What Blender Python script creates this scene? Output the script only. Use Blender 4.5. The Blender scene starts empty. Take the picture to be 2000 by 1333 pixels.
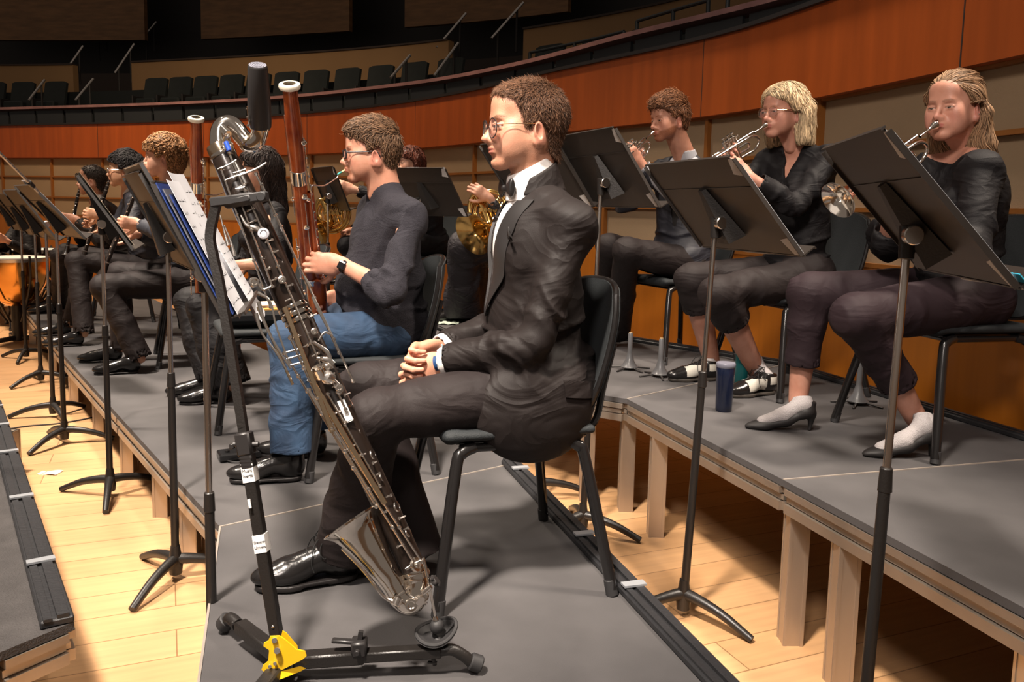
import bpy, bmesh, math, random
import numpy as np
from mathutils import Vector, Matrix, noise as mnoise
random.seed(7); np.random.seed(7)
sc = bpy.context.scene
COL = sc.collection
# ------------------------------------------------------------------ camera
FPX, PITCH, ROLL, CZ, PPY = 1600.0, math.radians(6.4), math.radians(1.3), 1.25, 590.0
_f = np.array([0, math.cos(PITCH), -math.sin(PITCH)]); _r = np.array([1., 0, 0]); _u = np.cross(_r, _f)
_cr, _sr = math.cos(ROLL), math.sin(ROLL)
CR, CU, CF = _cr*_r+_sr*_u, -_sr*_r+_cr*_u, _f
CAMP = np.array([0, 0, CZ])
cd = bpy.data.cameras.new('camera'); cam = bpy.data.objects.new('camera', cd); COL.objects.link(cam)
cd.sensor_width = 36; cd.lens = FPX/2000*36; cd.shift_y = -(666.5-PPY)/2000; cd.clip_start = .02; cd.clip_end = 200
M = Matrix.Identity(4)
for i, v in enumerate((CR, CU, -CF)):
    for j in range(3): M[j][i] = v[j]
M[0][3], M[1][3], M[2][3] = CAMP
cam.matrix_world = M; sc.camera = cam
# ------------------------------------------------------------------ view + world
sc.view_settings.view_transform = 'Standard'; sc.view_settings.look = 'None'
sc.view_settings.gamma = 1; sc.view_settings.use_curve_mapping = False
sc.view_settings.exposure = -0.68
w = bpy.data.worlds.new('hall'); sc.world = w; w.use_nodes = True
w.node_tree.nodes['Background'].inputs[0].default_value = (1.0, .82, .68, 1)
w.node_tree.nodes['Background'].inputs[1].default_value = .24
# ------------------------------------------------------------------ lights: stage lamps hung over the orchestra, plus two added wall washes
def lamp(loc, aim, power, size, col=(1, .84, .68), spread=150):
    d = bpy.data.lights.new('stage_and_wash_lamp', 'AREA'); d.shape = 'DISK'; d.size = size; d.energy = power; d.color = col
    d.spread = math.radians(spread)
    o = bpy.data.objects.new('stage_and_wash_lamp', d); COL.objects.link(o)
    o.location = loc; o.rotation_euler = (Vector(aim)-Vector(loc)).to_track_quat('-Z', 'Y').to_euler()
    return o
LAMPS = [((-1.6, -.4, 6.6), (-.35, 2.4, .6), 135, .7, (1, .88, .76), 40),
         ((-4.2, 3.6, 7.2), (-2.6, 4.4, .2), 210, .8, (1, .87, .74), 52),
         ((3.4, 2.4, 6.4), (1.1, 3.0, .6), 75, .8, (1, .86, .72), 50),
         ((-2.2, 5.6, 7.4), (-1.2, 5.4, .5), 120, .8, (1, .84, .68), 52),
         ((-1.2, -2.4, 4.8), (.9, 3.6, 1.2), 36, 1.0, (1, .88, .80), 50),
         ((-6.5, 7.5, 7.5), (-5.4, 8.2, .4), 190, .9, (1, .80, .60), 56),
         ((1.0, 3.4, 6.8), (1.2, 4.6, .8), 45, .8, (1, .86, .72), 46),
         ((-5.0, 7.5, 7.5), (-6.0, 13.6, 1.2), 170, 1.0, (1, .74, .50), 80),  # unseen wash lamp, added to brighten the far left wall
         ((-1.0, 5.0, 6.5), (-1.6, 9.8, 1.4), 70, .9, (1, .76, .54), 70)]  # second added wash, lifts the middle of the far wall
for L in LAMPS: lamp(*L)

def ray(x, y): return CF+CR*(x-1000)/FPX-CU*(y-PPY)/FPX
def PZ(x, y, z):
    d = ray(x, y); return CAMP+d*(z-CZ)/d[2]
def PY(x, y, Y):
    d = ray(x, y); return CAMP+d*Y/d[1]
def pix(p):
    v = np.array(p)-CAMP; k = v@CF; return 1000+FPX*(v@CR)/k, PPY-FPX*(v@CU)/k
V3 = lambda *a: np.array(a, float)
def nrm(v): v = np.asarray(v, float); return v/max(1e-9, np.linalg.norm(v))

# ------------------------------------------------------------------ materials
MATS = {}
def mat(name, col, rough=.5, metal=0, var=0, vscale=20, bump=0, bscale=60, spec=.5, coat=0, sheen=0, trans=0, emit=None, stretch=(1, 1, 1), sss=0, coords='Object', col2=None, wr=0, wrs=7):
    if name in MATS: return MATS[name]
    m = bpy.data.materials.new(name); m.use_nodes = True; nt = m.node_tree; b = nt.nodes['Principled BSDF']
    b.inputs['Base Color'].default_value = (*col, 1); b.inputs['Roughness'].default_value = rough
    b.inputs['Metallic'].default_value = metal; b.inputs['Specular IOR Level'].default_value = spec
    b.inputs['Coat Weight'].default_value = coat; b.inputs['Coat Roughness'].default_value = .08
    if sheen: b.inputs['Sheen Weight'].default_value = sheen; b.inputs['Sheen Roughness'].default_value = .4
    if trans: b.inputs['Transmission Weight'].default_value = trans
    if sss:
        b.inputs['Subsurface Weight'].default_value = sss; b.inputs['Subsurface Radius'].default_value = (1, .35, .2); b.inputs['Subsurface Scale'].default_value = .012
    if emit: b.inputs['Emission Color'].default_value = (*emit[:3], 1); b.inputs['Emission Strength'].default_value = emit[3]
    if var or bump:
        tc = nt.nodes.new('ShaderNodeTexCoord'); mp = nt.nodes.new('ShaderNodeMapping'); mp.inputs['Scale'].default_value = stretch
        nt.links.new(tc.outputs[coords], mp.inputs[0])
    if var:
        n = nt.nodes.new('ShaderNodeTexNoise'); n.inputs['Scale'].default_value = vscale; n.inputs['Detail'].default_value = 5
        nt.links.new(mp.outputs[0], n.inputs[0])
        r = nt.nodes.new('ShaderNodeValToRGB'); e = r.color_ramp.elements
        c2 = col2 or tuple(min(1, c*(1+var)) for c in col)
        e[0].position = .3; e[1].position = .7
        e[0].color = (*[c*(1-var) for c in col], 1) if not col2 else (*col, 1); e[1].color = (*c2, 1)
        nt.links.new(n.outputs[0], r.inputs[0]); nt.links.new(r.outputs[0], b.inputs['Base Color'])
    if bump:
        n = nt.nodes.new('ShaderNodeTexNoise'); n.inputs['Scale'].default_value = bscale; n.inputs['Detail'].default_value = 3
        nt.links.new(mp.outputs[0], n.inputs[0])
        bp = nt.nodes.new('ShaderNodeBump'); bp.inputs['Strength'].default_value = min(1, bump); bp.inputs['Distance'].default_value = .01
        nt.links.new(n.outputs[0], bp.inputs['Height']); nt.links.new(bp.outputs[0], b.inputs['Normal'])
    if wr:   # broad cloth creases
        n2 = nt.nodes.new('ShaderNodeTexNoise'); n2.inputs['Scale'].default_value = wrs; n2.inputs['Detail'].default_value = 2.5; n2.inputs['Distortion'].default_value = 1.1
        tc2 = nt.nodes.new('ShaderNodeTexCoord'); mp2 = nt.nodes.new('ShaderNodeMapping'); mp2.inputs['Scale'].default_value = (1, 1, 1.7); mp2.inputs['Rotation'].default_value = (.5, .5, 0)
        nt.links.new(tc2.outputs['Object'], mp2.inputs[0]); nt.links.new(mp2.outputs[0], n2.inputs[0])
        ma_ = nt.nodes.new('ShaderNodeMath'); ma_.operation = 'SUBTRACT'; ma_.inputs[1].default_value = .5; nt.links.new(n2.outputs[0], ma_.inputs[0])
        ab = nt.nodes.new('ShaderNodeMath'); ab.operation = 'ABSOLUTE'; nt.links.new(ma_.outputs[0], ab.inputs[0])
        b2 = nt.nodes.new('ShaderNodeBump'); b2.inputs['Strength'].default_value = wr; b2.inputs['Distance'].default_value = .05; b2.invert = True
        nt.links.new(ab.outputs[0], b2.inputs['Height'])
        if bump: nt.links.new(b2.outputs[0], bp.inputs['Normal'])
        else: nt.links.new(b2.outputs[0], b.inputs['Normal'])
    MATS[name] = m; return m

# ------------------------------------------------------------------ mesh building
class MB:
    """collects polygons, then links them as ONE mesh object"""
    def __init__(s): s.v = []; s.f = []; s.m = []; s.sm = []; s.mi = 0; s.n = 0
    def add(s, vs, fs, smooth=True):
        vs = np.asarray(vs, float); s.v.append(vs); o = s.n
        for f in fs: s.f.append(tuple(int(i)+o for i in f)); s.m.append(s.mi); s.sm.append(smooth)
        s.n += len(vs); return s
    def box(s, c, sz, R=None, bev=0):
        c = np.array(c, float); h = np.array(sz, float)/2
        if bev:
            b = min(bev, *(h*.9)); vs = []
            for sx in (-1, 1):
                for sy in (-1, 1):
                    for sz_ in (-1, 1):
                        sg = np.array([sx, sy, sz_])
                        for k in range(3):
                            q = h-b; q[k] = h[k]; vs.append(sg*q)
            bm = bmesh.new()
            for v in vs: bm.verts.new(v)
            r = bmesh.ops.convex_hull(bm, input=bm.verts[:]); bm.verts.index_update()
            bm.normal_update()
            bmesh.ops.dissolve_limit(bm, angle_limit=.01, verts=bm.verts[:], edges=bm.edges[:]); bm.verts.index_update()
            V = np.array([v.co[:] for v in bm.verts]); Fs = [[v.index for v in f.verts] for f in bm.faces]; bm.free()
        else:
            V = np.array([[x, y, z] for x in (-1, 1) for y in (-1, 1) for z in (-1, 1)])*h
            Fs = [(0, 1, 3, 2), (4, 6, 7, 5), (0, 4, 5, 1), (2, 3, 7, 6), (0, 2, 6, 4), (1, 5, 7, 3)]
        if R is not None: V = V@np.array(R).T
        return s.add(V+c, Fs, False)
    def bar(s, a, b, w, h, up=(0, 0, 1), bev=0, ext=0):
        a = np.array(a, float); b = np.array(b, float); d = b-a; L = np.linalg.norm(d); x = d/L
        u = np.array(up, float); y = nrm(np.cross(u, x)); z = np.cross(x, y)
        return s.box((a+b)/2, (L+2*ext, w, h), np.array([x, y, z]).T, bev)
    def tube(s, pts, r, n=10, cap=True, closed=False, flat=1, up=None):
        P = np.array(pts, float); N = len(P)
        r = np.broadcast_to(np.array(r, float), (N,)) if np.ndim(r) < 2 else r
        T = np.gradient(P, axis=0) if not closed else np.roll(P, -1, 0)-np.roll(P, 1, 0)
        T /= np.maximum(1e-9, np.linalg.norm(T, axis=1))[:, None]
        u = np.array(up, float) if up is not None else (np.array([0, 0, 1.]) if abs(T[0][2]) < .9 else np.array([1., 0, 0]))
        vs = []; a = np.linspace(0, 2*np.pi, n, endpoint=False)
        for i in range(N):
            u = u-T[i]*(u@T[i]) if up is None or i == 0 or True else u
            u = nrm(u); w_ = np.cross(T[i], u)
            vs.append(P[i]+r[i]*(np.cos(a)[:, None]*w_+flat*np.sin(a)[:, None]*u))
            if up is not None: u = np.array(up, float)
        vs = np.concatenate(vs); fs = []
        M_ = N if closed else N-1
        for i in range(M_):
            j = (i+1) % N
            for k in range(n):
                l = (k+1) % n; fs.append((i*n+k, i*n+l, j*n+l, j*n+k))
        if cap and not closed: fs.append(tuple(range(n))[::-1]); fs.append(tuple((N-1)*n+k for k in range(n)))
        return s.add(vs, fs)
    def lathe(s, prof, o=(0, 0, 0), ax=(0, 0, 1), n=24, close=False):
        """prof: (r, h) pairs along the axis ax from o"""
        ax = nrm(ax); o = np.array(o, float); u = nrm(np.cross(ax, (1, 0, 0) if abs(ax[0]) < .8 else (0, 1, 0))); w_ = np.cross(ax, u)
        a = np.linspace(0, 2*np.pi, n, endpoint=False); vs = []
        for r, h in prof: vs.append(o+ax*h+max(r, 1e-5)*(np.cos(a)[:, None]*u+np.sin(a)[:, None]*w_))
        fs = []; N = len(prof)
        for i in range(N-1):
            for k in range(n): l = (k+1) % n; fs.append((i*n+k, i*n+l, (i+1)*n+l, (i+1)*n+k))
        return s.add(np.concatenate(vs), fs)
    def cyl(s, a, b, r, n=16, r2=None):
        a = np.array(a, float); b = np.array(b, float); L = np.linalg.norm(b-a); r2 = r if r2 is None else r2
        e = min(.15*min(r, r2), .1*L)
        return s.lathe([(0, 0), (r-e, 0), (r, e), (r2, L-e), (r2-e, L), (0, L)], a, b-a, n)
    def ball(s, c, r, n=12, sc_=(1, 1, 1), R=None):
        t = np.linspace(0, np.pi, n//2+1); a = np.linspace(0, 2*np.pi, n, endpoint=False)
        V = np.array([[np.sin(x)*np.cos(y), np.sin(x)*np.sin(y), np.cos(x)] for x in t for y in a])*r*np.array(sc_)
        if R is not None: V = V@np.array(R).T
        fs = [(i*n+k, (i+1)*n+k, (i+1)*n+(k+1) % n, i*n+(k+1) % n) for i in range(n//2) for k in range(n)]
        return s.add(V+np.array(c, float), fs)
    def prism(s, poly, z0, z1):
        n = len(poly); V = [(x, y, z0) for x, y in poly]+[(x, y, z1) for x, y in poly]
        fs = [tuple(range(n))[::-1], tuple(range(n, 2*n))]+[(i, (i+1) % n, n+(i+1) % n, n+i) for i in range(n)]
        return s.add(V, fs, False)
    def sheet(s, G, th=0, closed_u=False):
        """G: grid of points [u][v]; th gives thickness"""
        G = np.array(G, float); U, Vn = G.shape[:2]
        du = np.gradient(G, axis=0); dv = np.gradient(G, axis=1); nn = np.cross(du, dv); nn /= np.maximum(1e-9, np.linalg.norm(nn, axis=2))[..., None]
        def fs(o, fl):
            out = []
            for i in range(U if closed_u else U-1):
                for j in range(Vn-1):
                    q = (o+i*Vn+j, o+((i+1) % U)*Vn+j, o+((i+1) % U)*Vn+j+1, o+i*Vn+j+1); out.append(q[::-1] if fl else q)
            return out
        if not th: return s.add(G.reshape(-1, 3), fs(0, False))
        A = (G+nn*th/2).reshape(-1, 3); B = (G-nn*th/2).reshape(-1, 3); K = U*Vn; F_ = fs(0, False)+fs(K, True)
        idx = [(i, 0) for i in range(U)]+[(U-1, j) for j in range(1, Vn)]+[(i, Vn-1) for i in range(U-2, -1, -1)]+[(0, j) for j in range(Vn-2, 0, -1)]
        ids = [i*Vn+j for i, j in idx]
        for a, b in zip(ids, ids[1:]+ids[:1]): F_.append((b, a, a+K, b+K))
        return s.add(np.concatenate([A, B]), F_)
    def build(s, name, mats, parent=None, loc=None, sharp=40):
        me = bpy.data.meshes.new(name); V = np.concatenate(s.v) if s.v else np.zeros((0, 3))
        base = np.zeros(3)
        me.from_pydata(V.tolist(), [], s.f)
        mats = mats if isinstance(mats, (list, tuple)) else [mats]
        for m in mats: me.materials.append(m)
        if len(mats) > 1: me.polygons.foreach_set('material_index', s.m)
        me.polygons.foreach_set('use_smooth', s.sm)
        if any(s.sm): me.set_sharp_from_angle(angle=math.radians(sharp))
        me.update()
        o = bpy.data.objects.new(name, me); COL.objects.link(o)
        if parent is not None: attach(o, parent)
        return o
def attach(o, parent):
    """the part's mesh is in world coordinates; keep it there"""
    L = parent; off = Matrix.Identity(4)
    W = WM.get(parent.name, Matrix.Identity(4))
    o.parent = parent; o.data.transform(W.inverted()); WM[o.name] = W
WM = {}
def tag(o, label, cat, group=None, kind=None):
    o['label'] = label; o['category'] = cat
    if group: o['group'] = group
    if kind: o['kind'] = kind
    return o
def thing(name, loc, label, cat, group=None, rz=0):
    o = bpy.data.objects.new(name, None); COL.objects.link(o); o.empty_display_size = .1
    o.location = [float(a) for a in loc]; o.rotation_euler = (0, 0, rz)
    WM[o.name] = Matrix.Translation(o.location)@Matrix.Rotation(rz, 4, 'Z')
    return tag(o, label, cat, group)
def struct(mb, name, m):
    o = mb.build(name, m); o['kind'] = 'structure'; return o
def copy_thing(root, loc=None, rz=None, label=None, group=None, mtx=None):
    r = root.copy(); COL.objects.link(r)
    if loc is not None: r.location = [float(a) for a in loc]
    if rz is not None: r.rotation_euler = (0, 0, rz)
    if label: r['label'] = label
    if group: r['group'] = group
    for ch in list(root.children):
        c = ch.copy(); COL.objects.link(c); c.parent = r
        for g in ch.children:
            d = g.copy(); COL.objects.link(d); d.parent = c
    return r
def bez(pts, n=24):
    """Catmull-Rom through points"""
    P = np.array(pts, float); Q = np.vstack([2*P[0]-P[1], P, 2*P[-1]-P[-2]]); out = []; seg = len(P)-1
    for t in np.linspace(0, seg, n):
        i = min(int(t), seg-1); u = t-i; a, b, c, d = Q[i:i+4]
        out.append(.5*(2*b+(c-a)*u+(2*a-5*b+4*c-d)*u*u+(3*b-a-3*c+d)*u**3))
    return np.array(out)
def frame_from(x, up=(0, 0, 1)):
    x = nrm(x); y = nrm(np.cross(up, x)); z = np.cross(x, y); return np.array([x, y, z]).T
def txt(s, size, m, name, parent, origin, X, Yv, depth=.0004, align='LEFT', spacing=1):
    cu = bpy.data.curves.new(name, 'FONT'); cu.body = s; cu.size = size; cu.extrude = depth; cu.align_x = align; cu.space_character = spacing
    o = bpy.data.objects.new(name, cu); COL.objects.link(o)
    dg = bpy.context.evaluated_depsgraph_get(); me = bpy.data.meshes.new_from_object(o.evaluated_get(dg)); bpy.data.objects.remove(o)
    me.materials.clear(); me.materials.append(m)
    X = nrm(X); Yv = nrm(np.asarray(Yv)-X*(np.asarray(Yv)@X)); Zv = np.cross(X, Yv)
    MM = Matrix.Identity(4)
    for i, v in enumerate((X, Yv, Zv)):
        for j in range(3): MM[j][i] = v[j]
    for j in range(3): MM[j][3] = origin[j]
    me.transform(MM); o = bpy.data.objects.new(name, me); COL.objects.link(o); attach(o, parent); return o
# ------------------------------------------------------------------ the setting
H1, H2, ZF = .20, .42, -.12
def wood_mat(name, c1, c2, rough, sx, sy, ang, mortar=(.05, .03, .02), ms=.004, bw=1.2, rh=.06, coat=0):
    m = bpy.data.materials.new(name); m.use_nodes = True; nt = m.node_tree; b = nt.nodes['Principled BSDF']
    tc = nt.nodes.new('ShaderNodeTexCoord'); mp = nt.nodes.new('ShaderNodeMapping'); mp.inputs['Rotation'].default_value = (0, 0, ang)
    nt.links.new(tc.outputs['Object'], mp.inputs[0])
    br = nt.nodes.new('ShaderNodeTexBrick'); br.inputs['Scale'].default_value = 1; br.inputs['Brick Width'].default_value = bw; br.inputs['Row Height'].default_value = rh
    br.inputs['Mortar Size'].default_value = ms; br.inputs['Mortar Smooth'].default_value = .3; br.inputs['Color1'].default_value = (*c1, 1); br.inputs['Color2'].default_value = (*c2, 1); br.inputs['Mortar'].default_value = (*mortar, 1)
    br.offset_frequency = 2; br.offset = .37
    nt.links.new(mp.outputs[0], br.inputs[0])
    mp2 = nt.nodes.new('ShaderNodeMapping'); mp2.inputs['Scale'].default_value = (2, 30, 2); nt.links.new(mp.outputs[0], mp2.inputs[0])
    n = nt.nodes.new('ShaderNodeTexNoise'); n.inputs['Scale'].default_value = 1.3; n.inputs['Detail'].default_value = 6; nt.links.new(mp2.outputs[0], n.inputs[0])
    mx = nt.nodes.new('ShaderNodeMixRGB'); mx.blend_type = 'MULTIPLY'; mx.inputs[0].default_value = .35
    nt.links.new(br.outputs[0], mx.inputs[1]); nt.links.new(n.outputs[0], mx.inputs[2]); nt.links.new(mx.outputs[0], b.inputs['Base Color'])
    b.inputs['Roughness'].default_value = rough; b.inputs['Coat Weight'].default_value = coat; b.inputs['Coat Roughness'].default_value = .25
    return m
d_ = PZ(372, 1179, ZF)-PZ(144, 1214, ZF)
M_FLOOR = wood_mat('maple_floor', (.66, .385, .19), (.60, .335, .155), .42, 1, 1, -math.atan2(d_[1], d_[0]), mortar=(.30, .16, .07), ms=.0025, bw=1.6, rh=.17, coat=.15)
struct(MB().box((-1, 6, ZF-.05), (30, 26, .1)), 'floor', M_FLOOR)
M_DECK = mat('riser_black_surface', (.072, .068, .069), .70, spec=.25, var=.14, vscale=5, bump=.12, bscale=500)
M_DECK2 = mat('riser_textured_black', (.06, .055, .054), .7, spec=.2, var=.15, vscale=14, bump=.5, bscale=220)
M_ALU = mat('riser_aluminium', (.50, .43, .36), .42, metal=.85, var=.12, vscale=6, stretch=(1, 1, .2))
M_CURB = mat('black_rubber_curb', (.02, .02, .022), .45, bump=.2, bscale=90)
M_SEAM = mat('deck_edge_strip', (.55, .48, .42), .4, metal=.6)
M_CLIP = mat('curb_clip', (.45, .47, .50), .35, metal=.5)
def off(a, b, d):
    a = np.array(a, float); b = np.array(b, float); t = nrm(b-a); return np.array([-t[1], t[0]])*d
def riser(poly, z, label, legs, curbs=(), frames=(), name='stage_riser', top=None, strips=(), cw=.07, clips=()):
    P = np.array(poly, float); c = P.mean(0)
    t = thing(name, (*c, ZF), label, 'stage riser', 'stage risers')
    MB().prism(poly, z-.022, z).build('deck_surface', top or M_DECK, t)
    f = MB(); n = len(P)
    for i in range(n):
        a, b = P[i], P[(i+1) % n]
        inn = nrm(c-(a+b)/2)
        for zz, w_, ins in ((z-.036, .022, .012), (z-.062, .018, .024), (z-.090, .030, .014)):
            q = inn*ins
            f.bar((*(a+q), zz), (*(b+q), zz), .03, w_, ext=-.012)
    f.build('frame', M_ALU, t)
    for x, y in legs:
        l = MB(); hh = z-.105-ZF; zc = ZF+hh/2
        l.box((x, y, zc), (.058, .058, hh))
        for s_ in (-1, 1):
            l.box((x+s_*.026, y, zc), (.010, .066, hh)); l.box((x, y+s_*.026, zc), (.066, .010, hh))
        l.build('leg', M_ALU, t)
    for a, b in curbs:
        k = MB(); o2 = nrm(c-(np.array(a)+np.array(b))/2); k.bar((*(np.array(a)+o2*cw*.5), z+.010), (*(np.array(b)+o2*cw*.5), z+.010), cw, .02, bev=.004)
        k.bar((*(np.array(a)+o2*cw*.32), z+.024), (*(np.array(b)+o2*cw*.32), z+.024), cw*.35, .010); k.bar((*(np.array(a)+o2*cw*.78), z+.022), (*(np.array(b)+o2*cw*.78), z+.022), cw*.25, .008)
        k.build('edge_curb', M_CURB, t)
        for u in clips:
            p = np.array(a)*(1-u)+np.array(b)*u+o2*cw*.5; d = nrm(np.array(b)-np.array(a)); 
            MB().bar((*(p-d*.014), z+.0315), (*(p+d*.014), z+.0315), cw*.95, .006).build('clip', M_CLIP, t)
    for a, b in strips: MB().bar((*a, z+.0012), (*b, z+.0012), .006, .0035).build('edge_strip', M_SEAM, t)
    return t
A0, A1, A2, A3 = V3(-.43, .9), V3(-.936, 2.573), V3(.037, 3.325), V3(.774, .9)
riser([A0, A1, A2, A3], H1, 'nearest grey stage riser under the seated man in a tuxedo', [(-.40, 1.0), (-.84, 2.54), (.0, 3.2), (.66, 1.0)],
      curbs=[(A2, A3)], strips=[(A0, A1), (A1, A2)], clips=(.06, .33, .475, .70))
u1 = nrm(V3(-2.028, 2.811)); n1 = V3(u1[1], -u1[0])
B1 = A1+u1*1.73; B2 = A1+u1*3.466; B3 = PZ(45, 600, H1)[:2]
Q0 = A2+u1*.0; Q1 = B1+n1*1.24+u1*.2; Q2 = B2+n1*1.24+u1*.4; Q3 = B3+n1*1.24+u1*.5
def legs_on(a, b, z, us, inset): return [tuple(np.array(a)*(1-u)+np.array(b)*u+inset) for u in us]
riser([A1, B1, Q1, A2], H1, 'grey stage riser under the bassoonist in the dark sweater', legs_on(A1, B1, 0, (.05, .35, .62), n1*.06))
riser([B1, B2, Q2, Q1], H1, 'grey stage riser under the woman with a bassoon and the curly haired clarinettist', legs_on(B1, B2, 0, (.03, .5), n1*.06))
riser([B2, B3, Q3, Q2], H1, 'farthest low grey stage riser behind the clarinettists', legs_on(B2, B3, 0, (.03, .4, .9), n1*.06))
C0, C1, C2, C3, C4, C5 = V3(1.42, .7), V3(.872, 2.516), V3(.526, 3.598), V3(.363, 3.705), V3(-1.2, 5.35), V3(-3.4, 8.0)
E0, E1, E2, E3, E4, E5 = V3(2.62, 1.4), V3(2.06, 2.87), V3(1.54, 4.54), V3(.687, 5.397), V3(-.86, 6.84), V3(-2.6, 9.2)
riser([C0, C1, E1, E0][::-1], H2, 'higher grey riser at right edge nearest the camera', [(.985, 2.28), (1.17, 1.70)], curbs=[(E0, E1)], strips=[(C1, E1)], cw=.05)
riser([C1, C2, E2, E1][::-1], H2, 'higher grey riser under the two women playing trumpet', [(.635, 3.38), (.925, 2.52)], curbs=[(E1, E2)], cw=.05, strips=[(C2, E2)])
riser([C2, C3, C4, E4, E3, E2][::-1], H2, 'higher grey riser under the bearded trumpeter and horn players', [(.545, 3.67), (.375, 3.80), (-.3, 4.5)], curbs=[(E2, E3), (E3, E4)], cw=.05)
riser([C4, C5, E5, E4][::-1], H2, 'farthest higher riser behind the low clarinet risers', [(-1.2, 5.5), (-3, 7.7)])
F0, F1, F2, F3 = V3(-1.172, 1.80), V3(-1.078, 1.947), V3(-2.62, 4.13), V3(-4.6, 3.2)
riser([V3(-3.4, .7), F0+V3(-.0, -.0), F1, F2, F3][::-1], H1, 'black textured riser cut by the left edge of the photo', [(-1.25, 1.90), (-2.5, 4.0)], name='stage_riser', top=M_DECK2, curbs=[(F1, F2)], cw=.075, clips=(.14, .37, .60, .78, .93))

# curved stage wall: pixel column -> distance, true size
WP = [(2000, 3.30), (1600, 4.60), (1380, 5.60), (1100, 6.95), (900, 8.5), (700, 10.0), (400, 11.8), (0, 13.4), (-300, 14.3), (-900, 14.6), (-2200, 12.5)]
wp = [PY(x, 400, d)[:2] for x, d in WP]
wp = [wp[0]+(wp[0]-wp[1])*2.0, wp[0]+(wp[0]-wp[1])*.8]+wp
WC = bez([(*p, 0) for p in wp], 90)[:, :2]
seg = np.r_[0, np.cumsum(np.linalg.norm(np.diff(WC, axis=0), axis=1))]
def wat(s_, o=0):
    """point on the wall curve at arc length s_, pushed o metres away from the stage"""
    p = V3(np.interp(s_, seg, WC[:, 0]), np.interp(s_, seg, WC[:, 1])); q = V3(np.interp(s_+.1, seg, WC[:, 0]), np.interp(s_+.1, seg, WC[:, 1])); q0 = V3(np.interp(s_-.1, seg, WC[:, 0]), np.interp(s_-.1, seg, WC[:, 1]))
    t = nrm(q-q0); return p+V3(t[1], -t[0])*o
def s_of_px(px, o=0):
    best = min(np.linspace(0, seg[-1], 1500), key=lambda s_: abs(pix((*wat(s_, o), 2))[0]-px)); return best
def band(mb, s0, s1, o, prof, n=None):
    """sweep a closed profile of (offset, z) along the wall curve"""
    n = n or max(2, int((s1-s0)/.25)+1); G = []
    for s_ in np.linspace(s0, s1, n): G.append([(*wat(s_, o+a), z) for a, z in prof+prof[:1]])
    G = np.array(G); mb.sheet(G)
    k = len(prof); mb.add(G[0][:k], [tuple(range(k))], False); mb.add(G[-1][:k], [tuple(range(k))[::-1]], False)
    return mb
def rect(a0, a1, z0, z1): return [(a0, z0), (a1, z0), (a1, z1), (a0, z1)]
SL = seg[-1]
M_WOOD1 = mat('lower_wall_wood', (.40, .125, .010), .42, var=.12, vscale=2.0, stretch=(6, 6, .4), coat=.1)
M_WOOD2 = mat('balcony_fascia_wood', (.33, .066, .008), .45, var=.14, vscale=2.5, stretch=(5, 5, .3))
M_FRAME = mat('wall_frame_wood', (.24, .085, .015), .45, var=.1, vscale=3)
M_BEIGE = mat('acoustic_panel_beige', (.31, .215, .125), .8, var=.08, vscale=1.2, bump=.2, bscale=300)
M_BLACK = mat('hall_black', (.012, .010, .010), .6)
M_DARK = mat('hall_dark_brown', (.030, .018, .013), .7)
struct(band(MB(), 0, SL, 0, rect(0, .2, ZF, 1.0)), 'wall_lower_stage', M_WOOD1)
struct(band(MB(), 0, SL, .03, rect(0, .2, 1.0, 1.92)), 'wall_upper_stage', M_BEIGE)
struct(band(MB(), 0, SL, -.06, rect(0, .3, 1.90, 2.40)), 'wall_balcony_front', M_WOOD2)
struct(band(MB(), 0, SL, -.09, rect(0, .5, 2.40, 2.425)), 'trim_1', M_BLACK)
k = MB()
for z in (1.0, 1.28, 1.60, 1.885): band(k, 0, SL, -.005, rect(0, .040, z, z+.022))
s0 = s_of_px(1385); 
for i in range(-5, 16):
    s_ = s0+i*1.06
    if .05 < s_ < SL-.1: band(k, s_-.014, s_+.014, -.008, rect(0, .05, 1.0, 1.9), 2)
struct(k, 'trim_2', M_FRAME)
k = MB()
for s_ in np.arange(s0 % 2.12, SL, 2.12): band(k, s_-.003, s_+.003, -.063, rect(0, .01, 1.9, 2.4), 2)
struct(k, 'trim_3', M_DARK)
# balcony: floor steps, ledge, parapets, back wall
struct(band(MB(), 0, SL, .4, [(0, 2.0), (0, 2.2), (2.3, 2.2), (2.3, 2.62), (3.9, 2.62), (3.9, 3.45), (7.5, 3.45), (7.5, 4.6), (9.5, 4.6), (9.5, 2.0)]), 'floor_balcony', M_DARK)
struct(band(MB(), 0, SL, 10, rect(0, .3, ZF, 14)), 'wall_hall_back', M_BLACK)
M_LEDGE = mat('balcony_ledge', (.30, .15, .14), .5, var=.2, vscale=5)
M_PARA = mat('parapet_plaster', (.27, .155, .065), .75, var=.06, vscale=1)
k = MB(); band(k, 0, SL, .6, rect(0, .24, 2.75, 2.79)); struct(k, 'trim_4', M_LEDGE)
k = MB()
for s_ in np.arange(.2, SL, .62): band(k, s_-.28, s_+.28, .68, rect(0, .03, 2.43, 2.73), 3)
struct(k, 'trim_5', mat('ledge_panels', (.020, .022, .024), .5))
struct(band(MB(), 0, SL, 3.60, rect(0, .05, 2.62, 3.50)), 'trim_9', mat('dark_seat_rail', (.006, .009, .009), .7))
PO = 3.95
for i, (a, b) in enumerate([(1520, 1015), (872, 262), (148, -60)]):
    a, b = s_of_px(a, PO), s_of_px(b, PO)
    struct(band(MB(), a, b, PO, rect(0, .15, 3.45, 4.12)), 'wall_parapet_%d' % (i+1), M_PARA)
    struct(band(MB(), a, b, PO-.03, rect(0, .2, 4.12, 4.15)), 'trim_%d' % (6+i), M_DARK)
M_PANEL = mat('upper_wall_wood', (.20, .10, .04), .6, var=.25, vscale=2, stretch=(1, 1, 6))
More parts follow.
